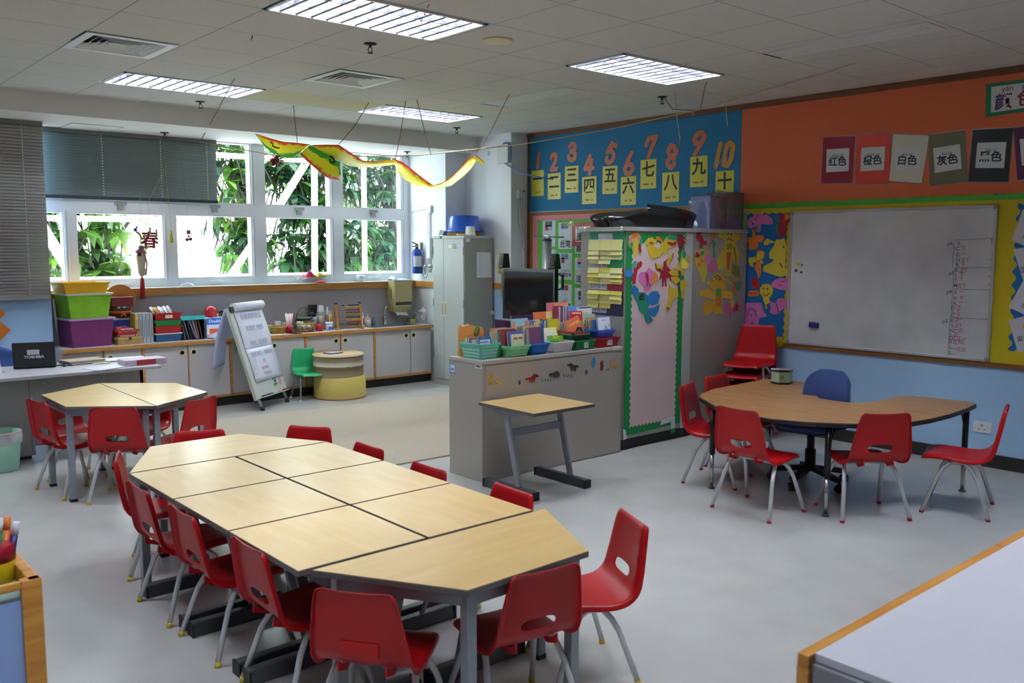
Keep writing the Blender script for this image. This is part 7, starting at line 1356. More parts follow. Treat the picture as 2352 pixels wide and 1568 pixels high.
# grey box with blue cable, junction box and conduit
p = [(6.994, 8.164, 2.803), (6.994, 8.115, 2.799), (6.994, 7.923, 2.561)]
t = thing('wall_box', 'pale grey wall box with a thick blue cable looped behind it, high on the column', 'junction box', (COL_X, p[0][1], p[0][2]))
obj('box', G().box(-.05, -.10, -.11, 0, .10, .11), mat('#cdd0d2', .5), t, bevel=.005)
obj('blue_cable', G().tube([(-.02, .05, .10), (-.02, 0, .125), (-.02, -.08, .12), (-.02, -.12, .08), (-.02, -.125, -.05), (-.02, -.115, -.10), (-.02, -.07, -.105), (-.025, -.02, -.11), (-.03, -.10, -.15), (-.025, -.28, -.23), (-.015, -.5, -.29), (.03, -.70, -.325), (.10, -.72, -.33)], .008, 8), mat('#4a6da8', .5), t)
t = thing('conduit', 'white junction box and bent conduit running down beside the number board', 'conduit', (7.12, COL_Y, 2.33))
wp_ = mat('#cfd2d4', .45)
obj('junction_box', G().box(-.045, -.05, -.05, .045, 0, .05), wp_, t, bevel=.004); obj('cable_gland', G().box(.02, -.056, .03, .06, -.05, .04), mat('#2b2d30', .5), t)
obj('pipe', G().tube([(0, -.018, -.05), (0, -.018, -.25), (.012, -.018, -.36), (.055, -.018, -.48), (.066, -.018, -.6), (.066, -.018, -1.3)], .013, 10), wp_, t); obj('pipe_clip', G().box(.045, -.034, -.66, .088, 0, -.64), wp_, t)
# return wall beside the windows
t = thing('fire_extinguisher', 'blue fire extinguisher hanging on the white wall beside the windows', 'fire extinguisher', (6.6, 9.445, 1.36))
bl = mat('#17489f', .3)
obj('cylinder', G().lathe([(.058, 0), (.062, .006), (.062, .265), (.055, .295), (.03, .315), (.022, .32)], 28), bl, t)
obj('label', G().lathe([(.0625, .09), (.0625, .225)], 28), mat('#c9ced6', .5), t) if False else obj('label', G().grid(lambda u, v: (.0628*math.cos(PI+.2+2.0*u), .0628*math.sin(PI+.2+2.0*u), .09+.135*v), 12, 1), mat('#cfd4da', .5), t)
obj('valve', G().lathe([(.02, .315), (.02, .35), (.026, .355), (.014, .375)], 16), mat('#1a1b1d', .4), t); obj('lever', G().bar((.02, 0, .365), (-.07, -.0, .40), .016, .012).bar((.0, 0, .35), (-.075, 0, .345), .014, .01), mat('#151618', .4), t); obj('gauge', G().lathe([(.0001, 0), (.014, 0), (.014, .01), (.0001, .01)], 14, Mloc(-.02, -.02, .35) @ FF), mat('#c9b23a', .4), t)
obj('wall_hook', G().box(.05, -.012, .30, .076, .012, .40), mat('#7d858a', .4), t)
t = thing('wall_conduit', 'thin white conduit with a switch box on the wall beside the windows', 'conduit', (6.67, 9.245, 2.177))
obj('box', G().box(-.03, -.045, -.05, .006, .045, .045), mat('#d3d8dc', .45), t, bevel=.003); obj('pipe', G().tube([(-.008, 0, -.05), (-.008, 0, -.8)], .009, 8).tube([(-.008, .035, -.05), (-.008, .035, -.8)], .005, 8), mat('#d3d8dc', .45), t)
obj('thin_cable', G().tube([(-.012, .045, 0), (-.012, .35, -.02), (-.012, .62, .0)], .005, 6), mat('#c3c8cc', .45), t); obj('isolator', G().box(-.04, -.04, -.62, .0, .04, -.36), mat('#cfd5da', .45), t, bevel=.004)
t = thing('wall_hook', 'chrome swivel hook on the white wall under the conduit', 'hook', (6.66, 9.289, 1.418))
obj('arm', G().tube([(0.01, -.04, .02), (-.03, -.04, .03), (-.05, 0, .05), (-.05, .012, .0), (-.05, .01, -.06), (-.05, -.02, -.10), (-.05, -.045, -.085), (-.05, -.04, -.06)], .010, 10), ch, t); obj('plate', G().box(-.004, -.07, -.0, .016, -.02, .06), ch, t)
# towel dispenser
dp = [(6.255, 9.42, 1.268), (6.5, 9.42, 1.268), (6.496, 9.42, 0.961), (6.223, 9.42, 0.884)]
t = thing('towel_dispenser', 'cream paper towel dispenser on the wall above the sink', 'dispenser', (dp[1][0]-.27, BS_Y, dp[2][2]-.05))
cm_ = mat('#b3a878', .4)
obj('housing', G().box(0, -.19, .03, .27, 0, .36), cm_, t, bevel=.012, seg=3); obj('lower_lip', G()._add([(0.004, -.185, .035), (.266, -.185, .035), (.266, 0, .035), (.004, 0, .035), (.012, -.13, -.03), (.258, -.13, -.03), (.258, 0, -.03), (.012, 0, -.03)], [(0, 1, 2, 3), (7, 6, 5, 4), (1, 0, 4, 5), (2, 1, 5, 6), (3, 2, 6, 7), (0, 3, 7, 4)]), cm_, t)
obj('window', G().box(.012, -.1925, .055, .258, -.188, .095), mat('#3a3d44', .2), t); obj('side_slot', G().box(-.0015, -.12, .14, .002, -.105, .26), mat('#5a543a', .6), t)
obj('paper_towel', G().grid(lambda u, v: (.05+.17*u+.02*v, -.11-.03*v, -.03-.05*v+.008*math.sin(6*u)), 8, 4), mat('#d3d2d0', .8), t, solid=.002)
tag(obj('white_cloth', G().grid(lambda u, v: (dp[1][0]-.28+.3*u, BS_Y-.19+.17*v, dp[2][2]+.316+.05*math.exp(-((u-.12)/.12)**2)*math.sin(PI*v)+.022*math.sin(PI*u)*math.sin(PI*v)), 22, 10), mat('#cfd2e2', .8), solid=.006), 'crumpled white cloth on top of the towel dispenser', 'cloth')
# sill items
def crumple(name, label, cat, c, sx, sy, h, m, seed):
    rr = random.Random(seed); a, b = rr.uniform(0, 6), rr.uniform(0, 6)
    return tag(obj(name, G().grid(lambda u, v: ((u-.5)*sx, (v-.5)*sy, .004+h*(math.sin(PI*u)*math.sin(PI*v))**.7*(.7+.5*math.sin(5*u+a)*math.cos(4*v+b))), 18, 10), m, loc=c, solid=.004), label, cat)
SI = [(5.164, 9.68, 1.349), (5.321, 9.68, 1.346), (5.29, 9.68, 1.262), (5.887, 9.68, 1.269)]
SI2 = [(5.196, 9.74, 1.347), (5.354, 9.74, 1.344)]
t = thing('sill_catch', 'white lever catch on the window sill frame behind the cloths', 'catch', (5.1, WY-.05, 1.33)); obj('lever', G().box(-.05, -.02, -.01, .05, 0, .008), mat('#e6e9ec', .4), t)
for k, (px_, c, lb) in enumerate(((SI2[0], '#c41f4e', 'magenta cloth caught in the window frame'), (SI2[1], '#b7b83f', 'yellow green cloth caught in the window frame'))):
    crumple('dust_cloth', lb, 'cloth', (px_[0], WY-.075, px_[2]-.01), .15 if k == 0 else .15, .07, .06, mat(c, .8), 20+k)
crumple('cloth_pouch', 'flat crimson pouch on the timber sill', 'pouch', (SI[2][0], BS_Y+.02, 1.268), .15, .09, .035, mat('#c2274a', .7), 31)
t = thing('bowl', 'small patterned white bowl on the window sill', 'bowl', (SI[3][0], 9.66, 1.268))
obj('body', G().lathe([(.03, 0), (.05, .012), (.052, .045), (.044, .075), (.036, .078), (.034, .07), (.045, .045), (.0001, .012)], 26), mat('#d2d6dc', .35), t); obj('pattern', G().ball((.03, -.038, .045), .008, 8).ball((.045, -.022, .03), .006, 8), mat('#6a5a6a', .5), t)
crumple('tangled_thread', 'tangle of clear thread on the sill under the third window bay', 'thread', (3.699, 9.66, 1.268), .16, .05, .05, mat('#c3cad0', .5), 44)

# ================================================================ TEACHER DESK
dz = .70; dx0, dx1, dy0, dy1 = .55, 2.67, 7.62, 8.36
t = thing('teacher_desk', 'long grey teacher desk with a drawer pedestal in front of the blue pier', 'desk', (0, 0, 0))
dkg = mat('#8f8c8b', .5); dkt = mat('#c1bfc4', .35)
obj('desktop', G().box(dx0, dy0, dz-.03, dx1, dy1, dz), dkt, t, bevel=.008, seg=3)
ped = obj('pedestal', G().box(.9, 7.815, .03, 1.715, 8.30, dz-.032), dkg, t); obj('plinth', G().box(.95, 7.84, 0, 1.69, 8.28, .03), mat('#232323', .6), ped)
obj('panel_joint', G().box(1.69, 7.8135, .05, 1.694, 7.8155, dz-.035), mat('#4b4a4a', .6), ped)
obj('modesty_panel', G().box(1.717, 7.83, .10, 2.585, 7.85, dz-.032), dkg, t); obj('side_panel', G().box(2.56, 7.83, .0, 2.585, 8.30, dz-.032), dkg, t)
obj('lock', G().lathe([(.0001, .006), (.012, .005), (.014, 0)], 16, Mloc(1.80, 7.83, dz-.10) @ FF), mat('#b9c0c4', .25, metal=.7), t)
obj('lock_plate', G().box(2.28, 7.826, dz-.13, 2.40, 7.83, dz-.045), mat('#86827a', .5), t)
LT = [(1.65, 8.084, 0.7), (1.95, 8.001, 0.7), (1.522, 7.962, 0.7), (2.099, 8.201, 0.7), (2.199, 7.754, 0.7), (2.538, 7.716, 0.7), (2.506, 8.124, 0.7), (1.633, 8.201, 0.7), (1.995, 7.998, 0.7)]
la, lb_ = Vector(LT[0]), Vector(LT[1]); lw_ = (lb_-la).length; lr = math.atan2(lb_.y-la.y, lb_.x-la.x)
t = thing('laptop', 'open black laptop seen from behind on the teacher desk', 'laptop', ((la.x+lb_.x)/2, (la.y+lb_.y)/2+.03, dz), lr)
blk = mat('#0c0d0f', .35)
obj('base', G().box(-lw_/2, .0, .004, lw_/2, .24, .024), blk, t, bevel=.004)
ML = Mrot(.14, 'X')
ld_ = obj('lid', G().box(-lw_/2, -.012, .02, lw_/2, 0, .222, ML), blk, t, bevel=.004)
text('maker_name', 'TOSHIBA', .031, '#c9ccd0', ld_, ML @ FF @ Mloc(0, .10, .0123), bold=.0012, sx=1.15)
obj('name_sticker', G().box(-.05, -.0135, .12, .04, -.012, .162, ML), mat('#c3c5cc', .6), ld_)
obj('screen', G().box(-lw_/2+.015, .0, .035, lw_/2-.015, .0015, .21, ML), mat('#22262c', .2), ld_)
obj('power_plug', G().tube([(lw_/2-.01, .03, .012), (lw_/2+.03, .015, .012), (lw_/2+.05, .0, .012)], .005, 6).ball((lw_/2+.06, -.005, .014), .014, 10), blk, t)
t = thing('desk_calendar', 'white desk calendar standing at the left edge of the teacher desk', 'calendar', (LT[2][0]-.03, LT[2][1]+.02, dz), .05)
obj('pages', G()._add([(-.12, -.06, 0), (.035, -.06, 0), (.03, -.005, .175), (-.12, -.005, .175), (-.12, -.057, 0), (.035, -.057, 0), (.03, -.002, .175), (-.12, -.002, .175)], [(0, 1, 2, 3), (7, 6, 5, 4), (0, 4, 5, 1), (1, 5, 6, 2), (2, 6, 7, 3), (3, 7, 4, 0)]), mat('#c9c9cf', .6), t)
obj('stand', G()._add([(-.12, .05, 0), (.045, .05, 0), (.03, 0, .175), (-.12, 0, .175), (-.12, .053, 0), (.045, .053, 0), (.03, .003, .175), (-.12, .003, .175)], [(3, 2, 1, 0), (4, 5, 6, 7), (0, 1, 5, 4), (1, 2, 6, 5), (2, 3, 7, 6), (3, 0, 4, 7)]), mat('#b9b3b3', .6), t)
obj('print_band', G().box(-.12, -.028, .12, .03, -.0265, .124), mat('#4a3a6a', .6), t)
def papers(p, label, n, w, d, cols, rz, h=.002, name='paper_sheet', cat='paper'):
    t = thing(name, label, cat, (p[0], p[1], dz), rz); rr = random.Random(n)
    for k in range(n): obj('sheet', G().box(-w/2, -d/2, k*h+.0005, w/2, d/2, (k+1)*h, Mrot(rr.uniform(-.12, .12), 'Z') @ Mloc(rr.uniform(-.02, .02), rr.uniform(-.02, .02), 0)), mat(cols[k % len(cols)], .5), t)
    return t
papers((LT[3][0]+.10, LT[3][1]-.05), 'pile of worksheets and magazines right of the laptop', 6, .30, .21, ['#c9bfae', '#8f7f86', '#c8c8cc', '#6f6f74', '#b7a0a0', '#b39a86'], .1, .006, 'magazine_pile', 'magazines')
papers((LT[3][0]+.20, LT[3][1]-.16), 'pale yellow sticky notes in front of the magazine pile', 3, .13, .06, ['#dcdcae', '#dfdfe6', '#d9d98f'], -.1, .003, 'sticky_notes', 'notes')
papers((LT[4][0]+.05, LT[4][1]-.02), 'loose white papers in the middle of the teacher desk front edge', 3, .30, .21, ['#cfd0de', '#c9cad8', '#d6d7e2'], .35, .0015)
papers((LT[6][0]+.02, LT[6][1]+.06), 'white papers and blue leaflet behind the pink file box', 4, .38, .24, ['#d0d1da', '#c9cad6', '#a9b9d0', '#d8d9de'], -.1, .003)
t = thing('file_box', 'pale pink file box with a red label at the right end of the teacher desk', 'file box', (LT[5][0]+.03, LT[5][1]+.06, dz), lr*.0+.04)
obj('case', G().box(-.175, -.085, 0, .175, .10, .05), mat('#c9b4c8', .35), t, bevel=.006); obj('red_label', G().box(-.08, -.0865, .004, .08, -.0845, .047), mat('#b53538', .5), t)
tag(obj('black_cable', G().tube([(.10*math.cos(a)*(1+.2*math.sin(3*a)), .045*math.sin(a), .006+.012*abs(math.sin(2.5*a))) for a in [k*.35 for k in range(40)]], .0045, 6), blk, loc=(LT[5][0]+.0, LT[5][1]+.16, dz+.012)), 'coiled black cable on the papers by the pink file box', 'cable')
t = thing('blue_chair', 'blue chair back behind the laptop and calendar', 'chair', (1.62, 8.75, 0))
obj('backrest', G().grid(lambda u, v: ((u-.5)*.42*(1-.5*max(0, v-.5)**1.5), .02*math.sin(PI*v), .46+.40*v-.10*max(0, v-.6)*abs(u-.5)*4), 14, 12), mat('#3b5a9c', .7), t, solid=.03)
obj('seat', G().box(-.22, -.02, .40, .22, .40, .45), mat('#3b5a9c', .7), t, bevel=.02)
obj('column', G().tube([(0, .2, .05), (0, .2, .40)], .03, 12), dkp, t); obj('foot_ring', G().lathe([(.22, 0), (.24, .03), (.05, .06), (.03, .06)], 20, Mloc(0, .2, 0)), dkp, t)
# orange good fortune papers on the pier
for k, (zc, xc, lb) in enumerate(((1.205-.115, 1.60, 'upper orange diamond paper on the blue pier, cut by the left edge'), (.905, 1.65, 'lower orange diamond paper with a red character on the blue pier'))):
    t = thing('fortune_paper', lb, 'paper', (0, 0, 0), 0, 'orange diamond papers on the pier')
FP = [(1.876, 1.076), (1.911, 0.918), (1.832, 1.136), (1.825, 1.005), (1.815, 0.809)]
for o_, k in ((bpy.data.objects['fortune_paper'], 0), (bpy.data.objects['fortune_paper.001'], 1)):
    xr, zr = FP[k]; hd = .215
    o_.location = (xr-hd, 9.415, zr)
    obj('diamond', G().prism([(-hd, 0), (0, -hd), (hd, 0), (0, hd)], .001, .003, FF), mat('#e07a1f', .5), o_)
    text('character', '福', .24, '#b5251c', o_, FF @ Mloc(-.0, 0, .0035), bold=.004)
# waste bin
wp2 = (1.432, 7.573, 0)
t = thing('waste_bin', 'pale green perforated bin with a white liner at the left edge', 'bin', (wp2[0], wp2[1], 0))
obj('bucket', G().lathe([(.105, 0), (.108, .006), (.135, .30), (.131, .30), (.10, .008), (.0001, .006)], 32), mat('#9fd6bc', .4), t)
g = G()
for r_ in range(9):
    for k in range(26):
        a = 2*PI*(k+.5*(r_ % 2))/26; rr_ = .1065+.027*(.03+.019*r_)/.3+.0004; z = .03+.019*r_
        g._add([(rr_*math.cos(a+d1), rr_*math.sin(a+d1), z+d2) for d1, d2 in ((-.03, -.004), (.03, -.004), (.03, .004), (-.03, .004))], [(0, 1, 2, 3)])
obj('perforations', g, mat('#5c8a78', .6), t)['kind'] = 'stuff'
obj('liner', G().grid(lambda u, v: ((.1365+.004*math.sin(9*2*PI*u)*(1-v)+.006*math.sin(PI*v))*math.cos(2*PI*u), (.1365+.004*math.sin(9*2*PI*u)*(1-v)+.006*math.sin(PI*v))*math.sin(2*PI*u), .215+.09*v+.012*math.sin(5*2*PI*u)*(1-v)), 48, 6), mat('#cfd6d6', .35), t)
obj('liner_ring', G().tube([(.138*math.cos(2*PI*k/32), .138*math.sin(2*PI*k/32), .295) for k in range(32)], .004, 6, closed=True), mat('#d48fa0', .5), t)
tz = zk+.0012
t = thing('biscuit_tin', 'pale green hexagonal tin with red flowers and a tilted white lid on the brown table', 'tin', (6.275, 3.905, tz), .3)
hx6 = lambda r: [(r*math.cos(PI/3*i), r*math.sin(PI/3*i)) for i in range(6)]
obj('body', G().prism(hx6(.083), .012, .10), mat('#a9c9a6', .35), t, bevel=.004); obj('base_band', G().prism(hx6(.086), 0, .016), mat('#2a2320', .4), t)
obj('lid', G().prism(hx6(.09), 0, .016, Mloc(0, 0, .105) @ Mrot(.13, 'Y') @ Mrot(-.05, 'X')), mat('#c9cbca', .35), t, bevel=.004); obj('lid_rim', G().prism(hx6(.087), -.012, .0, Mloc(0, 0, .107) @ Mrot(.13, 'Y') @ Mrot(-.05, 'X')), mat('#2a2f4a', .4), t)
g = G()
for fx, fz, r in ((-.03, .055, .022), (.018, .04, .018), (.03, .075, .012)):
    for i in range(5):
        a = 2*PI*i/5; g.prism([(fx+.0*r, fz), (fx+r*math.cos(a-.3)*.6, fz+r*math.sin(a-.3)*.6), (fx+r*math.cos(a), fz+r*math.sin(a)), (fx+r*math.cos(a+.3)*.6, fz+r*math.sin(a+.3)*.6)], .0718, .0726+.0001*i, Mrot(-PI/6-.35, 'Z') @ FF)
obj('flowers', g, mat('#a5332f', .5), t)
# ================================================================ DRUM STOOLS, GREEN CHAIR, EASEL
dc = (5.105, 8.86)
def stripe_mat():
    m = mat('#d8c27b', .6, alpha=.999); nt = m.node_tree; b = nt.nodes['Principled BSDF']; b.inputs['Alpha'].default_value = 1
    tc = nt.nodes.new('ShaderNodeTexCoord'); sp = nt.nodes.new('ShaderNodeSeparateXYZ'); nz = nt.nodes.new('ShaderNodeTexNoise'); nz.inputs['Scale'].default_value = 28
    ad = nt.nodes.new('ShaderNodeMath'); ad.operation = 'MULTIPLY_ADD'; ad.inputs[1].default_value = .045
    cr = nt.nodes.new('ShaderNodeValToRGB'); cr.color_ramp.interpolation = 'LINEAR'; e = cr.color_ramp.elements
    e[0].position = 0.0; e[0].color = lin('#a79b7c'); e[1].position = .45; e[1].color = lin('#6f5a38')
    for p_, c_ in ((.40, '#5f4a2c'), (.49, '#5a4628'), (.495, '#b9b59a'), (.58, '#b7b29a'), (.74, '#6a5533'), (.97, '#5f4a2a')):
        q = e.new(p_); q.color = lin(c_)
    mr = nt.nodes.new('ShaderNodeMapRange'); mr.inputs['From Min'].default_value = 0; mr.inputs['From Max'].default_value = .25
    nt.links.new(tc.outputs['Object'], sp.inputs[0]); nt.links.new(tc.outputs['Object'], nz.inputs['Vector'])
    nt.links.new(sp.outputs[2], mr.inputs['Value'])
    nt.links.new(nz.outputs['Fac'], ad.inputs[0]); nt.links.new(mr.outputs['Result'], ad.inputs[2]); nt.links.new(ad.outputs[0], cr.inputs['Fac']); nt.links.new(cr.outputs['Color'], b.inputs['Base Color'])
    return m
t = thing('drum_stool', 'pale yellow round drum stool on the floor by the green chair', 'stool', (dc[0], dc[1], 0))
obj('drum', G().lathe([(.0001, .0), (.292, 0), (.294, .01), (.292, .245), (.285, .252), (.0001, .252)], 48), mat('#c9b560', .55, noise=.06, nscale=5), t)
obj('foot_rim', G().lathe([(.2945, 0), (.296, .004), (.2945, .012)], 48), mat('#8f3a3a', .5), t)
t = thing('drum_stool', 'brown and cream striped drum stool stacked on the yellow one', 'stool', (dc[0]-.015, dc[1], .252))
obj('drum', G().lathe([(.0001, .0), (.28, 0), (.282, .01), (.282, .235)], 48), stripe_mat(), t)
obj('wooden_top', G().lathe([(.282, .232), (.287, .238), (.284, .248), (.268, .252), (.0001, .252)], 48), mat('#a98a5a', .5, noise=.08, nscale=12), t); obj('worn_rim', G().lathe([(.2825, .225), (.2885, .235), (.286, .245)], 48), mat('#c9c6b2', .5), t)
t = thing('tablet', 'small purple framed tablet lying on the striped drum stool', 'tablet', (dc[0]-.09, dc[1]-.02, .504), .25)
obj('case', G().box(-.095, -.065, 0, .095, .065, .012), mat('#4f2f7a', .4), t, bevel=.008); obj('screen', G().box(-.072, -.047, .012, .072, .047, .0135), mat('#c3c9dc', .2), t)
grn = mat('#0f9a5a', .4)
gc_ = chair('green_chair', .80, grn, '#dadada', False, 'green plastic chair beside the drum stools and easel', 'chair', False, '#7d868c')
gc_.location = (4.77, 8.93, 0); gc_.rotation_euler = (0, 0, math.atan2(-.99, -.12)-PI/2)
# easel
L_, R_ = Vector((4.011, 8.581, 0)), Vector((4.496, 8.922, 0)); dd = (R_-L_).normalized(); nn = Vector((dd.y, -dd.x, 0)); ew = (R_-L_).length
t = thing('flipchart_easel', 'white flip chart easel with handwritten paper in front of the window cabinets', 'easel', tuple(L_), math.atan2(dd.y, dd.x))
# local frame: x along the board, y away from the room (backwards), z up
back, top = .345, 1.075; sl = Vector((0, back, top)); su = sl.normalized(); EL = sl.length
EM = Matrix(((1, 0, 0, 0), (0, su.y, -su.z, 0), (0, su.z, su.y, 0), (0, 0, 0, 1)))    # u across, v up the slope, w towards the room
obj('board', G().box(-.03, .13, -.012, ew+.03, EL-.03, .012, EM), mat('#c6cac3', .35), t, bevel=.004)
obj('left_rail', G().box(-.045, .12, -.016, -.02, EL-.01, .018, EM), mat('#b4b8ae', .35), t)
gm = mat('#8d9690', .35, metal=.5)
for x in (.03, ew-.03):
    lg = obj('front_leg', G().tube([(x, 0, .02), tuple(EM @ Vector((x, .25, -.02)))], .015, 10), gm, t)
    obj('foot', G().lathe([(.022, 0), (.024, .004), (.022, .045), (.0001, .045)], 14, Mloc(x, 0, 0)), black_plastic, lg)
rf = Vector((3.90, 9.287, 0))-L_; rx, ry = rf.dot(dd), -rf.dot(nn)
lg = obj('rear_leg', G().tube([(rx, ry-.03, .02), (rx, back+.02, top-.02)], .016, 10), gm, t); obj('foot', G().lathe([(.024, 0), (.024, .05), (.0001, .05)], 14, Mloc(rx, ry-.03, 0)), black_plastic, lg)
obj('knob', G().ball((-.03, .04, .10), .022, 10), black_plastic, t)
obj('clamp', G().box(-.03, EL-.06, .012, .03, EL-.005, .04, EM), mat('#2f3432', .4), t)
pp = mat('#d0d3e0', .6)
obj('paper_roll', G().tube([tuple(EM @ Vector((.04, EL-.015, .03))), tuple(EM @ Vector((ew+.02, EL-.015, .03)))], .045, 18), pp, t)
sheet1 = obj('upper_sheet', G().grid(lambda u, v: tuple(EM @ Vector((.04+(ew-.03)*u, EL-.04-.46*v, .016+.012*math.sin(PI*v)))), 4, 8), pp, t, solid=.0015)
obj('lower_sheet', G().grid(lambda u, v: tuple(EM @ Vector((.045+(ew-.035)*u, EL-.47-.36*v, .018+.006*math.sin(PI*v)+.004*v))), 4, 8), mat('#d3d6e3', .6), t, solid=.0015)
ht = mat('#8f93b0', .7); g = G()
for k, (s_, v, sz) in enumerate((('你喜欢吃什么', .13, .07), ('我喜欢_吃的', .26, .065), ('你的__是我的', .42, .06), ('我喜欢吃一碗面条', .54, .055), ('牛', .63, .05), ('你喜欢吃', .76, .04))):
    g_text(g, s_, sz, EM @ Mloc(.045+ew/2-.02, EL-v, .0335 if v < .47 else .0275))
obj('handwriting', g, ht, t)
g_text(g2 := G(), '爸爸妈妈', .035, EM @ Mloc(ew/2, EL-.70, .0285)); obj('red_handwriting', g2, mat('#b98a9c', .7), t)
obj('turned_back_sheet', G().grid(lambda u, v: (.02+.40*u-.05*v, back+.06+.13*v+.03*math.sin(PI*v), top-.02-.58*v-.06*v*(1-u)), 6, 10), mat('#b9bfe0', .6), t, solid=.0015)
for k, (x, v, c, r) in enumerate(((.44, .24, '#1f8f62', .016), (.40, .235, '#1f8f62', .017), (.425, .205, '#2a2f9a', .016), (.40, .165, '#1f8f62', .016), (.425, .17, '#232a7a', .015), (.445, .17, '#a9c93a', .016), (.41, .155, '#d8dad8', .012))):
    obj('magnet', G().lathe([(.0001, .008), (r*.8, .008), (r, .004), (r, 0)], 14, EM @ Mloc(x, v+.06, .012)), mat(c, .4), t)
obj('stamp_card', G().box(.50, .21, .012, .55, .30, .0135, EM), mat('#b99a9c', .5), t)
obj('pen_tray', G().box(.04, .125, .012, ew, .135, .05, EM), mat('#b9bdb8', .4), t)
for k, (x, c) in enumerate(((.12, '#23262a'), (.24, '#2a2f7a'), (.34, '#d5d7da'), (.44, '#d8b23a'), (.53, '#8a2a4a'))): tag(obj('marker_pen', G().tube([(-.05, 0, 0), (.05, 0, 0)], .008, 8), mat(c, .4), loc=tuple(t.matrix_world @ Vector((0, 0, 0))) ), ['black', 'blue', 'white', 'yellow', 'purple'][k]+' marker pen on the tray of the flip chart easel', 'marker', 'marker pens on the easel tray')
EW = Matrix.Translation(L_) @ Mrot(math.atan2(dd.y, dd.x), 'Z') @ EM
for k, o_ in enumerate([o for o in C.objects if o.name.startswith('marker_pen')]):
    o_.location = EW @ Vector(((.10, .22, .33, .43, .53)[k], .145, .032)); o_.rotation_euler = (0, 0, math.atan2(dd.y, dd.x))
# ================================================================ HANGING THINGS
tw = mat('#b9a582', .8); rdw = mat('#7a4a42', .6); clr = mat('#c9cdd0', .4)
def string(name, label, pts, r, m, cat='string'): return tag(obj(name, G().tube(pts, r, 5), m), label, cat)
string('clothes_line', 'long cream string stretched from the right wall to the window blind', [(6.587, 2.2, 3.308), (6.379, 2.3, 3.223), (6.26, 3.6, 3.011), (6.391, 4.9, 2.888), (6.257, 5.8, 2.8), (6.055, 6.8, 2.732), (5.616, 8, 2.68), (4.593, 9, 2.663), (3.867, 9.6, 2.826)], .006, tw)
string('red_wire', 'thin red wire hanging from the ceiling to the wide blind', [(2.59, 5.509, 3.045), (2.934, 6.4, 3.069), (3.316, 7.6, 3.025), (3.536, 8.4, 2.935), (3.856, 9.55, 2.821)], .0045, rdw)
string('red_wire', 'thin red wire from the big ceiling light down to the cream string', [(3.004, 4.16, 3.045), (3.484, 5, 3.085), (4.154, 6, 3.172), (4.756, 6.8, 3.066), (5.206, 7.3, 2.841), (5.681, 7.85, 2.678)], .0042, rdw)
string('red_wire', 'thin red wire looping down from the ceiling in front of the number board', [(4.199, 2.877, 3.045), (4.782, 3.3, 3.107), (5.379, 3.8, 3.15), (5.894, 4.3, 3.147), (6.107, 4.6, 3.03), (6.445, 4.9, 2.901), (6.394, 4.95, 2.894), (6.311, 5.1, 2.91), (6.317, 5.2, 3.016)], .004, rdw)
string('white_thread', 'white thread dangling over the paper numeral eight', [(6.283, 5.066, 3.045), (6.991, 5.6, 2.989), (7.053, 5.6, 2.753), (7.012, 5.6, 2.582), (6.902, 5.6, 2.458)], .0038, clr)
string('white_thread', 'white thread dangling over the paper numeral ten', [(6.677, 4.806, 3.045), (7.239, 5.2, 2.977), (7.29, 5.2, 2.777), (7.257, 5.2, 2.589), (7.109, 5.2, 2.469)], .0038, clr)
for a, lb in (((6.395, 7.75, 2.766), 'small paper clip hanging on the string beside the kite tail'),):
    tag(obj('paper_clip', G().tube([(0, 0, 0), (.012, 0, -.01), (.012, 0, -.05), (0, 0, -.058), (-.01, 0, -.048), (-.01, 0, -.015), (0, 0, -.008), (.006, 0, -.015), (.006, 0, -.045)], .0018, 6), mat('#6f8ab0', .3, metal=.5), loc=a), lb, 'paper clip')
string('line_hook', 'white hook of string on the line in front of the number board', [(6.383, 4.95, 2.885), (6.402, 4.95, 2.846), (6.427, 4.95, 2.856), (6.401, 4.95, 2.887)], .002, clr, 'hook')
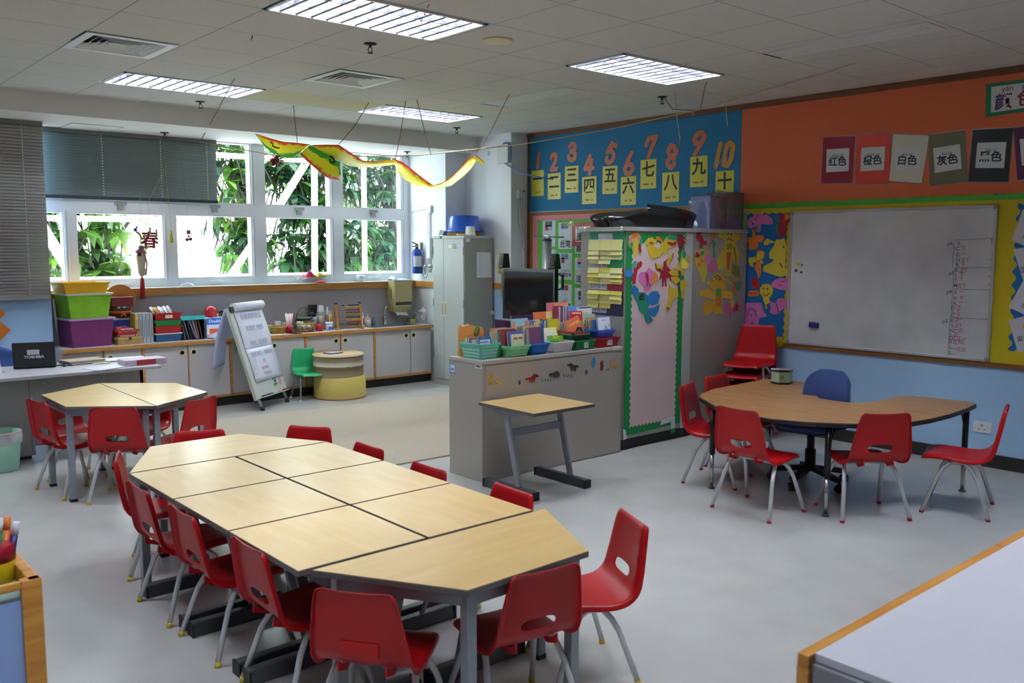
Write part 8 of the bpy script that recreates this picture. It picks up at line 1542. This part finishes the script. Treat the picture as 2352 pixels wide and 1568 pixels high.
# dragon kite: painted cloth, wings and a long folded tail
KY = 7.4
t = thing('dragon_kite', 'yellow, red and green dragon kite hanging on strings across the windows', 'kite', (3.952, 7.4, 2.628))
KL = -Vector(t.location)
def kite_mat(tip):
    m = bpy.data.materials.new('painted_silk'); m.use_nodes = True; nt = m.node_tree; b = nt.nodes['Principled BSDF']; b.inputs['Roughness'].default_value = .45
    at_ = nt.nodes.new('ShaderNodeUVMap'); at_.uv_map = 'cloth'
    sp = nt.nodes.new('ShaderNodeSeparateXYZ'); nt.links.new(at_.outputs[0], sp.inputs[0])
    nz = nt.nodes.new('ShaderNodeTexNoise'); nz.inputs['Scale'].default_value = 6; nz.inputs['Detail'].default_value = 3; nt.links.new(at_.outputs[0], nz.inputs['Vector'])
    ad = nt.nodes.new('ShaderNodeMath'); ad.operation = 'MULTIPLY_ADD'; ad.inputs[1].default_value = .5
    nt.links.new(nz.outputs['Fac'], ad.inputs[0]); nt.links.new(sp.outputs[1], ad.inputs[2])
    cr = nt.nodes.new('ShaderNodeValToRGB'); e = cr.color_ramp.elements
    e[0].position = .0; e[0].color = lin('#c9331c'); e[1].position = 1; e[1].color = lin(tip)
    for p_, c_ in ((.36, '#cf3a1c'), (.42, '#e8892a'), (.46, '#e6d522'), (.95, '#d9d62a')):
        q = e.new(p_); q.color = lin(c_)
    nt.links.new(ad.outputs[0], cr.inputs['Fac']); nt.links.new(cr.outputs['Color'], b.inputs['Base Color'])
    tl = nt.nodes.new('ShaderNodeBsdfTranslucent'); nt.links.new(cr.outputs['Color'], tl.inputs['Color'])
    mx = nt.nodes.new('ShaderNodeMixShader'); mx.inputs['Fac'].default_value = .45; out = nt.nodes['Material Output']
    nt.links.new(b.outputs[0], mx.inputs[1]); nt.links.new(tl.outputs[0], mx.inputs[2]); nt.links.new(mx.outputs[0], out.inputs['Surface'])
    return m
km, km2 = kite_mat('#3f9a34'), kite_mat('#dcd42a')
def cloth(name, rows, parent, nv=6, sag=.0, flip=False):
    """ribbon between an upper and a lower rail of 3-D points"""
    g = G(); vs = []; uv = []; n = len(rows)
    for i, (a, b) in enumerate(rows):
        a, b = Vector(a)+KL, Vector(b)+KL
        for j in range(nv+1):
            f = j/nv; p = a.lerp(b, f); p.y += sag*math.sin(PI*f); vs.append(tuple(p)); uv.append((i*.35, (1-f) if flip else f))
    fs = [(i*(nv+1)+j, i*(nv+1)+j+1, (i+1)*(nv+1)+j+1, (i+1)*(nv+1)+j) for i in range(n-1) for j in range(nv)]
    g._add(vs, fs, smooth=True); o = obj(name, g, km if 'wing' in name else km2, parent)
    l = o.data.uv_layers.new(name='cloth')
    for p in o.data.polygons:
        for li in p.loop_indices: l.data[li].uv = uv[o.data.loops[li].vertex_index]
    return o
KP = [((3.458, 7.35, 2.673), (3.462, 7.35, 2.668)), ((3.595, 7.38, 2.65), (3.496, 7.25, 2.549)), ((3.737, 7.4, 2.63), (3.564, 7.15, 2.463)), ((3.884, 7.42, 2.634), (3.7, 7.15, 2.472)), ((4.018, 7.42, 2.629), (3.87, 7.3, 2.548))]
cloth('left_wing', KP, t, 8, .02)
KP = [((4.008, 7.4, 2.622), (3.849, 7.3, 2.524)), ((4.079, 7.36, 2.577), (3.855, 7.2, 2.459)), ((4.151, 7.32, 2.542), (3.928, 7.15, 2.383)), ((4.214, 7.3, 2.488), (4.002, 7.12, 2.317)), ((4.257, 7.3, 2.477), (4.054, 7.12, 2.302)), ((4.25, 7.3, 2.425), (4.147, 7.14, 2.3)), ((4.26, 7.3, 2.364), (4.155, 7.15, 2.304))]
cloth('right_wing', KP, t, 8, .02, True)
KP = [((4.029, 7.42, 2.625), (4.072, 7.3, 2.558)), ((4.189, 7.42, 2.64), (4.132, 7.25, 2.517)), ((4.302, 7.4, 2.645), (4.167, 7.2, 2.478)), ((4.439, 7.4, 2.577), (4.303, 7.25, 2.444)), ((4.55, 7.38, 2.515), (4.443, 7.3, 2.443)), ((4.711, 7.38, 2.516), (4.614, 7.32, 2.454)), ((4.829, 7.38, 2.541), (4.779, 7.34, 2.478)), ((4.919, 7.38, 2.551), (4.876, 7.34, 2.496))]
cloth('neck_cloth', KP, t, 6, .02)
KP = [((4.919, 7.38, 2.551), (4.889, 7.36, 2.501)), ((4.996, 7.36, 2.522), (4.815, 7.2, 2.412)), ((5.104, 7.34, 2.447), (4.895, 7.18, 2.337)), ((5.214, 7.32, 2.371), (5.029, 7.2, 2.295)), ((5.313, 7.3, 2.311), (5.213, 7.25, 2.288)), ((5.429, 7.3, 2.349), (5.331, 7.22, 2.281)), ((5.563, 7.32, 2.419), (5.458, 7.2, 2.313)), ((5.699, 7.34, 2.522), (5.616, 7.2, 2.415)), ((5.81, 7.36, 2.62), (5.742, 7.24, 2.498)), ((5.916, 7.38, 2.658), (5.859, 7.3, 2.593))]
cloth('tail', KP, t, 6, .03)
KP = [((5.916, 7.38, 2.658), (5.859, 7.3, 2.588)), ((5.963, 7.36, 2.625), (5.923, 7.32, 2.582)), ((6, 7.34, 2.588), (5.965, 7.32, 2.545))]
cloth('tail_tip', KP, t, 4, .01)
h0 = Vector((3.535, 7.15, 2.437))+KL
hd_ = obj('head', G().ball(tuple(h0), .038, 14, sz=.9).ball(tuple(h0+Vector((-.035, -.02, -.005))), .022, 10).ball(tuple(h0+Vector((-.03, -.02, -.035))), .018, 10).ball(tuple(h0+Vector((.0, -.03, .028))), .014, 8), mat('#7a1f1c', .4), t)
for k in range(11):
    a = 2*PI*k/11; obj('mane_spike', G().tube([tuple(h0+Vector((.035*math.cos(a)+.02, .01, .035*math.sin(a)))), tuple(h0+Vector((.075*math.cos(a)+.03, .02, .06*math.sin(a))))], .009, 6, r2=.001), mat('#b07a1f' if k % 2 else '#8f2a1c', .45), hd_)
obj('claw_print', G().tube([tuple(Vector(p)+KL) for p in [(4.037, 7.1, 2.504), (4.073, 7.1, 2.484), (4.079, 7.1, 2.452), (4.061, 7.1, 2.446), (4.035, 7.1, 2.449), (4.034, 7.1, 2.472)]], .008, 6).tube([tuple(Vector(p)+KL) for p in [(3.481, 7.12, 2.585), (3.504, 7.12, 2.569), (3.499, 7.12, 2.552), (3.532, 7.12, 2.541), (3.561, 7.12, 2.539)]], .006, 6), mat('#23221c', .5), t)
g = G()
for a, b in (((4.12, 7.921, 3.045), (3.878, 7.4, 2.638)), ((4.576, 7.309, 3.045), (4.305, 7.4, 2.651)), ((5.277, 6.108, 3.045), (5.918, 7.38, 2.659)), ((4.779, 6.995, 3.045), (4.913, 7.38, 2.549))):
    obj('hanging_string', G().tube([tuple(Vector(a)+KL), tuple((Vector(a)*.5+Vector(b)*.5)+KL+Vector((0, 0, -.03))), tuple(Vector(b)+KL)], .0035, 5), rdw, t)
# window ornaments
OY_ = 9.45
oc = [(3.245, 9.45, 1.761), (3.29, 9.45, 2.041), (3.151, 9.45, 1.652), (3.141, 9.45, 1.481), (3.132, 9.45, 1.269), (3.47, 9.45, 1.814), (3.653, 9.45, 1.81), (3.18, 9.45, 1.834), (3.257, 9.45, 1.864)]
t = thing('spring_ornament', 'red cut-out of the Chinese character for spring hanging before the window', 'ornament', oc[0])
text('character', '春', .185, '#8f1f33', t, FF @ Mloc(0, -.005, 0), bold=.006); obj('thread', G().tube([(0, 0, .06), (.0, 0, .20), (.03, .1, .40), (.30, .15, .85)], .002, 5), tw, t)
obj('paper_chain', G().tube([(-.13, 0, .09), (-.10, 0, .07), (-.085, 0, .03), (-.06, 0, .02), (-.045, 0, .06)], .011, 6).tube([(.07, 0, .12), (.075, 0, .06), (.06, 0, .02)], .010, 6), mat('#8f9a4a', .6), t); obj('black_bead', G().ball((-.14, 0, .11), .018, 10).ball((-.125, 0, .135), .01, 8), mat('#23262a', .5), t)
obj('green_card', G().box(.0, -.002, .07, .018, .002, .14), mat('#7fae3a', .6), t); obj('lower_beads', G().tube([(.01, 0, -.10), (.008, 0, -.16), (.012, 0, -.22)], .004, 6), mat('#5a5a4a', .5), t)
t = thing('lion_ornament', 'white lion dance head ornament with a long red tassel hanging before the window', 'ornament', oc[2])
wl_ = mat('#c9c2ae', .7)
obj('head', G().ball((0, 0, 0), .05, 16, sx=1.15, sy=.8, sz=.7), wl_, t); obj('upper_lip', G().tube([(-.06, -.03, -.01), (-.03, -.045, .015), (.01, -.045, -.01), (.05, -.03, -.02)], .009, 8), mat('#a83236', .5), t)
obj('mouth', G().ball((-.03, -.035, -.03), .022, 10), mat('#2a1a1a', .5), t); obj('brow', G().ball((.0, -.03, .04), .022, 10, sx=1.6), mat('#55565e', .5), t); obj('ear', G().bar((.05, 0, .02), (.085, 0, .06), .012, .02), mat('#c9b54a', .5), t)
obj('body_cloth', G().lathe([(.012, -.26), (.03, -.22), (.034, -.15), (.045, -.06), (.035, -.01)], 16, None, 0, True, 1.2, .7), wl_, t); obj('red_stripe', G().tube([(.03, -.02, -.03), (.05, -.02, -.12), (.035, -.02, -.24)], .008, 6), mat('#a14a3c', .5), t)
obj('tassel', G().lathe([(.004, -.26), (.02, -.285), (.022, -.31), (.026, -.49), (.0001, -.49)], 14), mat('#a3101c', .6), t); obj('thread', G().tube([(0, 0, .03), (.02, .02, .3), (.05, .1, .62)], .0018, 5), tw, t)
tag(obj('yellow_ornament', G().lathe([(.004, .06), (.014, .0), (.022, -.04), (.024, -.065), (.0001, -.08)], 14, None, 0, True, 1, .4).tube([(0, 0, .06), (0, .1, .8)], .0012, 4), mat('#c9b81f', .5), loc=oc[5]), 'yellow spoon shaped ornament hanging in front of a window post', 'ornament')
tag(obj('bead_ornament', G().ball((-.018, 0, -.035), .02, 10).ball((.02, 0, -.03), .02, 10).ball((0, 0, .0), .014, 8).box(-.018, -.006, .02, .022, .006, .065).tube([(0, 0, .06), (0, .1, .8)], .0012, 4), mat('#7a3a3a', .45), loc=oc[6]), 'small dark red bead ornament hanging in the third window bay', 'ornament')
# ================================================================ FOREGROUND CABINETS
t = thing('low_cabinet', 'white topped low cabinet with a timber edge in the bottom right foreground', 'cabinet', (1.835, 1.075, 0)); zc = .75
am = wood('#b9772a', '#cf9440', (1.5, 14, 14), .35)
obj('top', G().box(.028, -1.6, zc-.02, 2.6, -.028, zc), mat('#c6c4cb', .4), t)
obj('timber_edge', G().box(0, -.03, zc-.03, 1.166, 0, zc+.001).box(1.17, -.03, zc-.03, 2.6, 0, zc+.001), am, t, bevel=.003); obj('corner_post', G().box(0, -.03, 0, .03, 0, zc-.03), am, t)
obj('end_panel', G().box(.012, -1.6, .02, .028, -.03, zc-.022), mat('#85848a', .5), t); obj('front_panel', G().box(.03, -.02, .02, 2.6, -.008, zc-.032), mat('#8f8e94', .5), t); obj('base', G().box(.05, -1.55, 0, 2.55, -.05, .02), kick, t)
t = thing('tray_cabinet', 'blue panelled cabinet with a timber lipped tray top at the left foreground edge', 'cabinet', (.603, 2.77, 0))
lam_b = mat('#8fa6d6', .5)
obj('body', G().box(-.86, .012, .02, -.012, .44, zc-.06), lam_b, t); obj('base', G().box(-.82, .05, 0, -.05, .40, .02), kick, t)
obj('corner_post', G().box(-.052, -.001, 0, .001, .03, zc), am, t); obj('front_rim', G().box(-.87, 0, zc-.024, -.052, .018, zc), am, t, bevel=.003); obj('side_rim', G().box(-.032, 0, zc-.06, 0, .45, zc), am, t, bevel=.003); obj('back_rim', G().box(-.87, .43, zc-.06, -.032, .45, zc), am, t)
obj('tray_floor', G().box(-.86, .018, zc-.058, -.032, .43, zc-.05), mat('#7f9a92', .5), t)
tag(obj('purple_lace', G().prism([(.0, .30), (.004, .12), (.02, .11), (.02, .17), (.012, .3)], zc-.07, zc-.035), mat('#8f6aa8', .7), loc=(.603, 2.77, 0)), 'strip of purple lace on the outer rim of the left foreground cabinet', 'lace')
cp = (0.508, 2.906, 0.7)
t = thing('pen_cup', 'yellow and red pen cup in the tray at the left foreground edge', 'cup', (.525, 2.975, zc-.05))
obj('cup', G().lathe([(.052, 0), (.055, .004), (.056, .115), (.053, .115), (.05, .006), (.0001, .006)], 32), mat('#c9a814', .4), t); obj('red_band', G().lathe([(.0565, .066), (.0572, .116), (.054, .118)], 32), mat('#a3152a', .35), t)
for k, (x, y, tx, ty, c, cc, L2) in enumerate(((.0, -.02, .02, .0, '#1f7a45', '#d8dcd2', .19), (.02, .0, .045, .02, '#d8742a', '#d8742a', .185), (.03, -.02, .06, -.02, '#2a2170', '#cfd0d6', .175), (-.02, .0, -.01, .02, '#2f5fa8', '#d8dce6', .18), (.035, .01, .055, .03, '#c2355a', '#c2355a', .14), (-.03, -.02, -.05, -.02, '#8f2a2a', '#d8d8d8', .18))):
    a, b = Vector((x, y, .01)), Vector((tx, ty, L2)); q = a.lerp(b, .78)
    tag(obj('marker_pen', G().tube([tuple(a), tuple(q)], .009, 10).tube([tuple(q), tuple(b)], .0098, 10, m=1), [mat(c, .4), mat(cc, .4)], loc=(.525, 2.975, zc-.05)), ['green marker with a white cap', 'orange pencil', 'dark blue marker with a white cap', 'blue marker with a pale cap', 'short pink pencil', 'dark red marker'][k]+' in the yellow and red pen cup', 'marker', 'pens in the foreground cup')
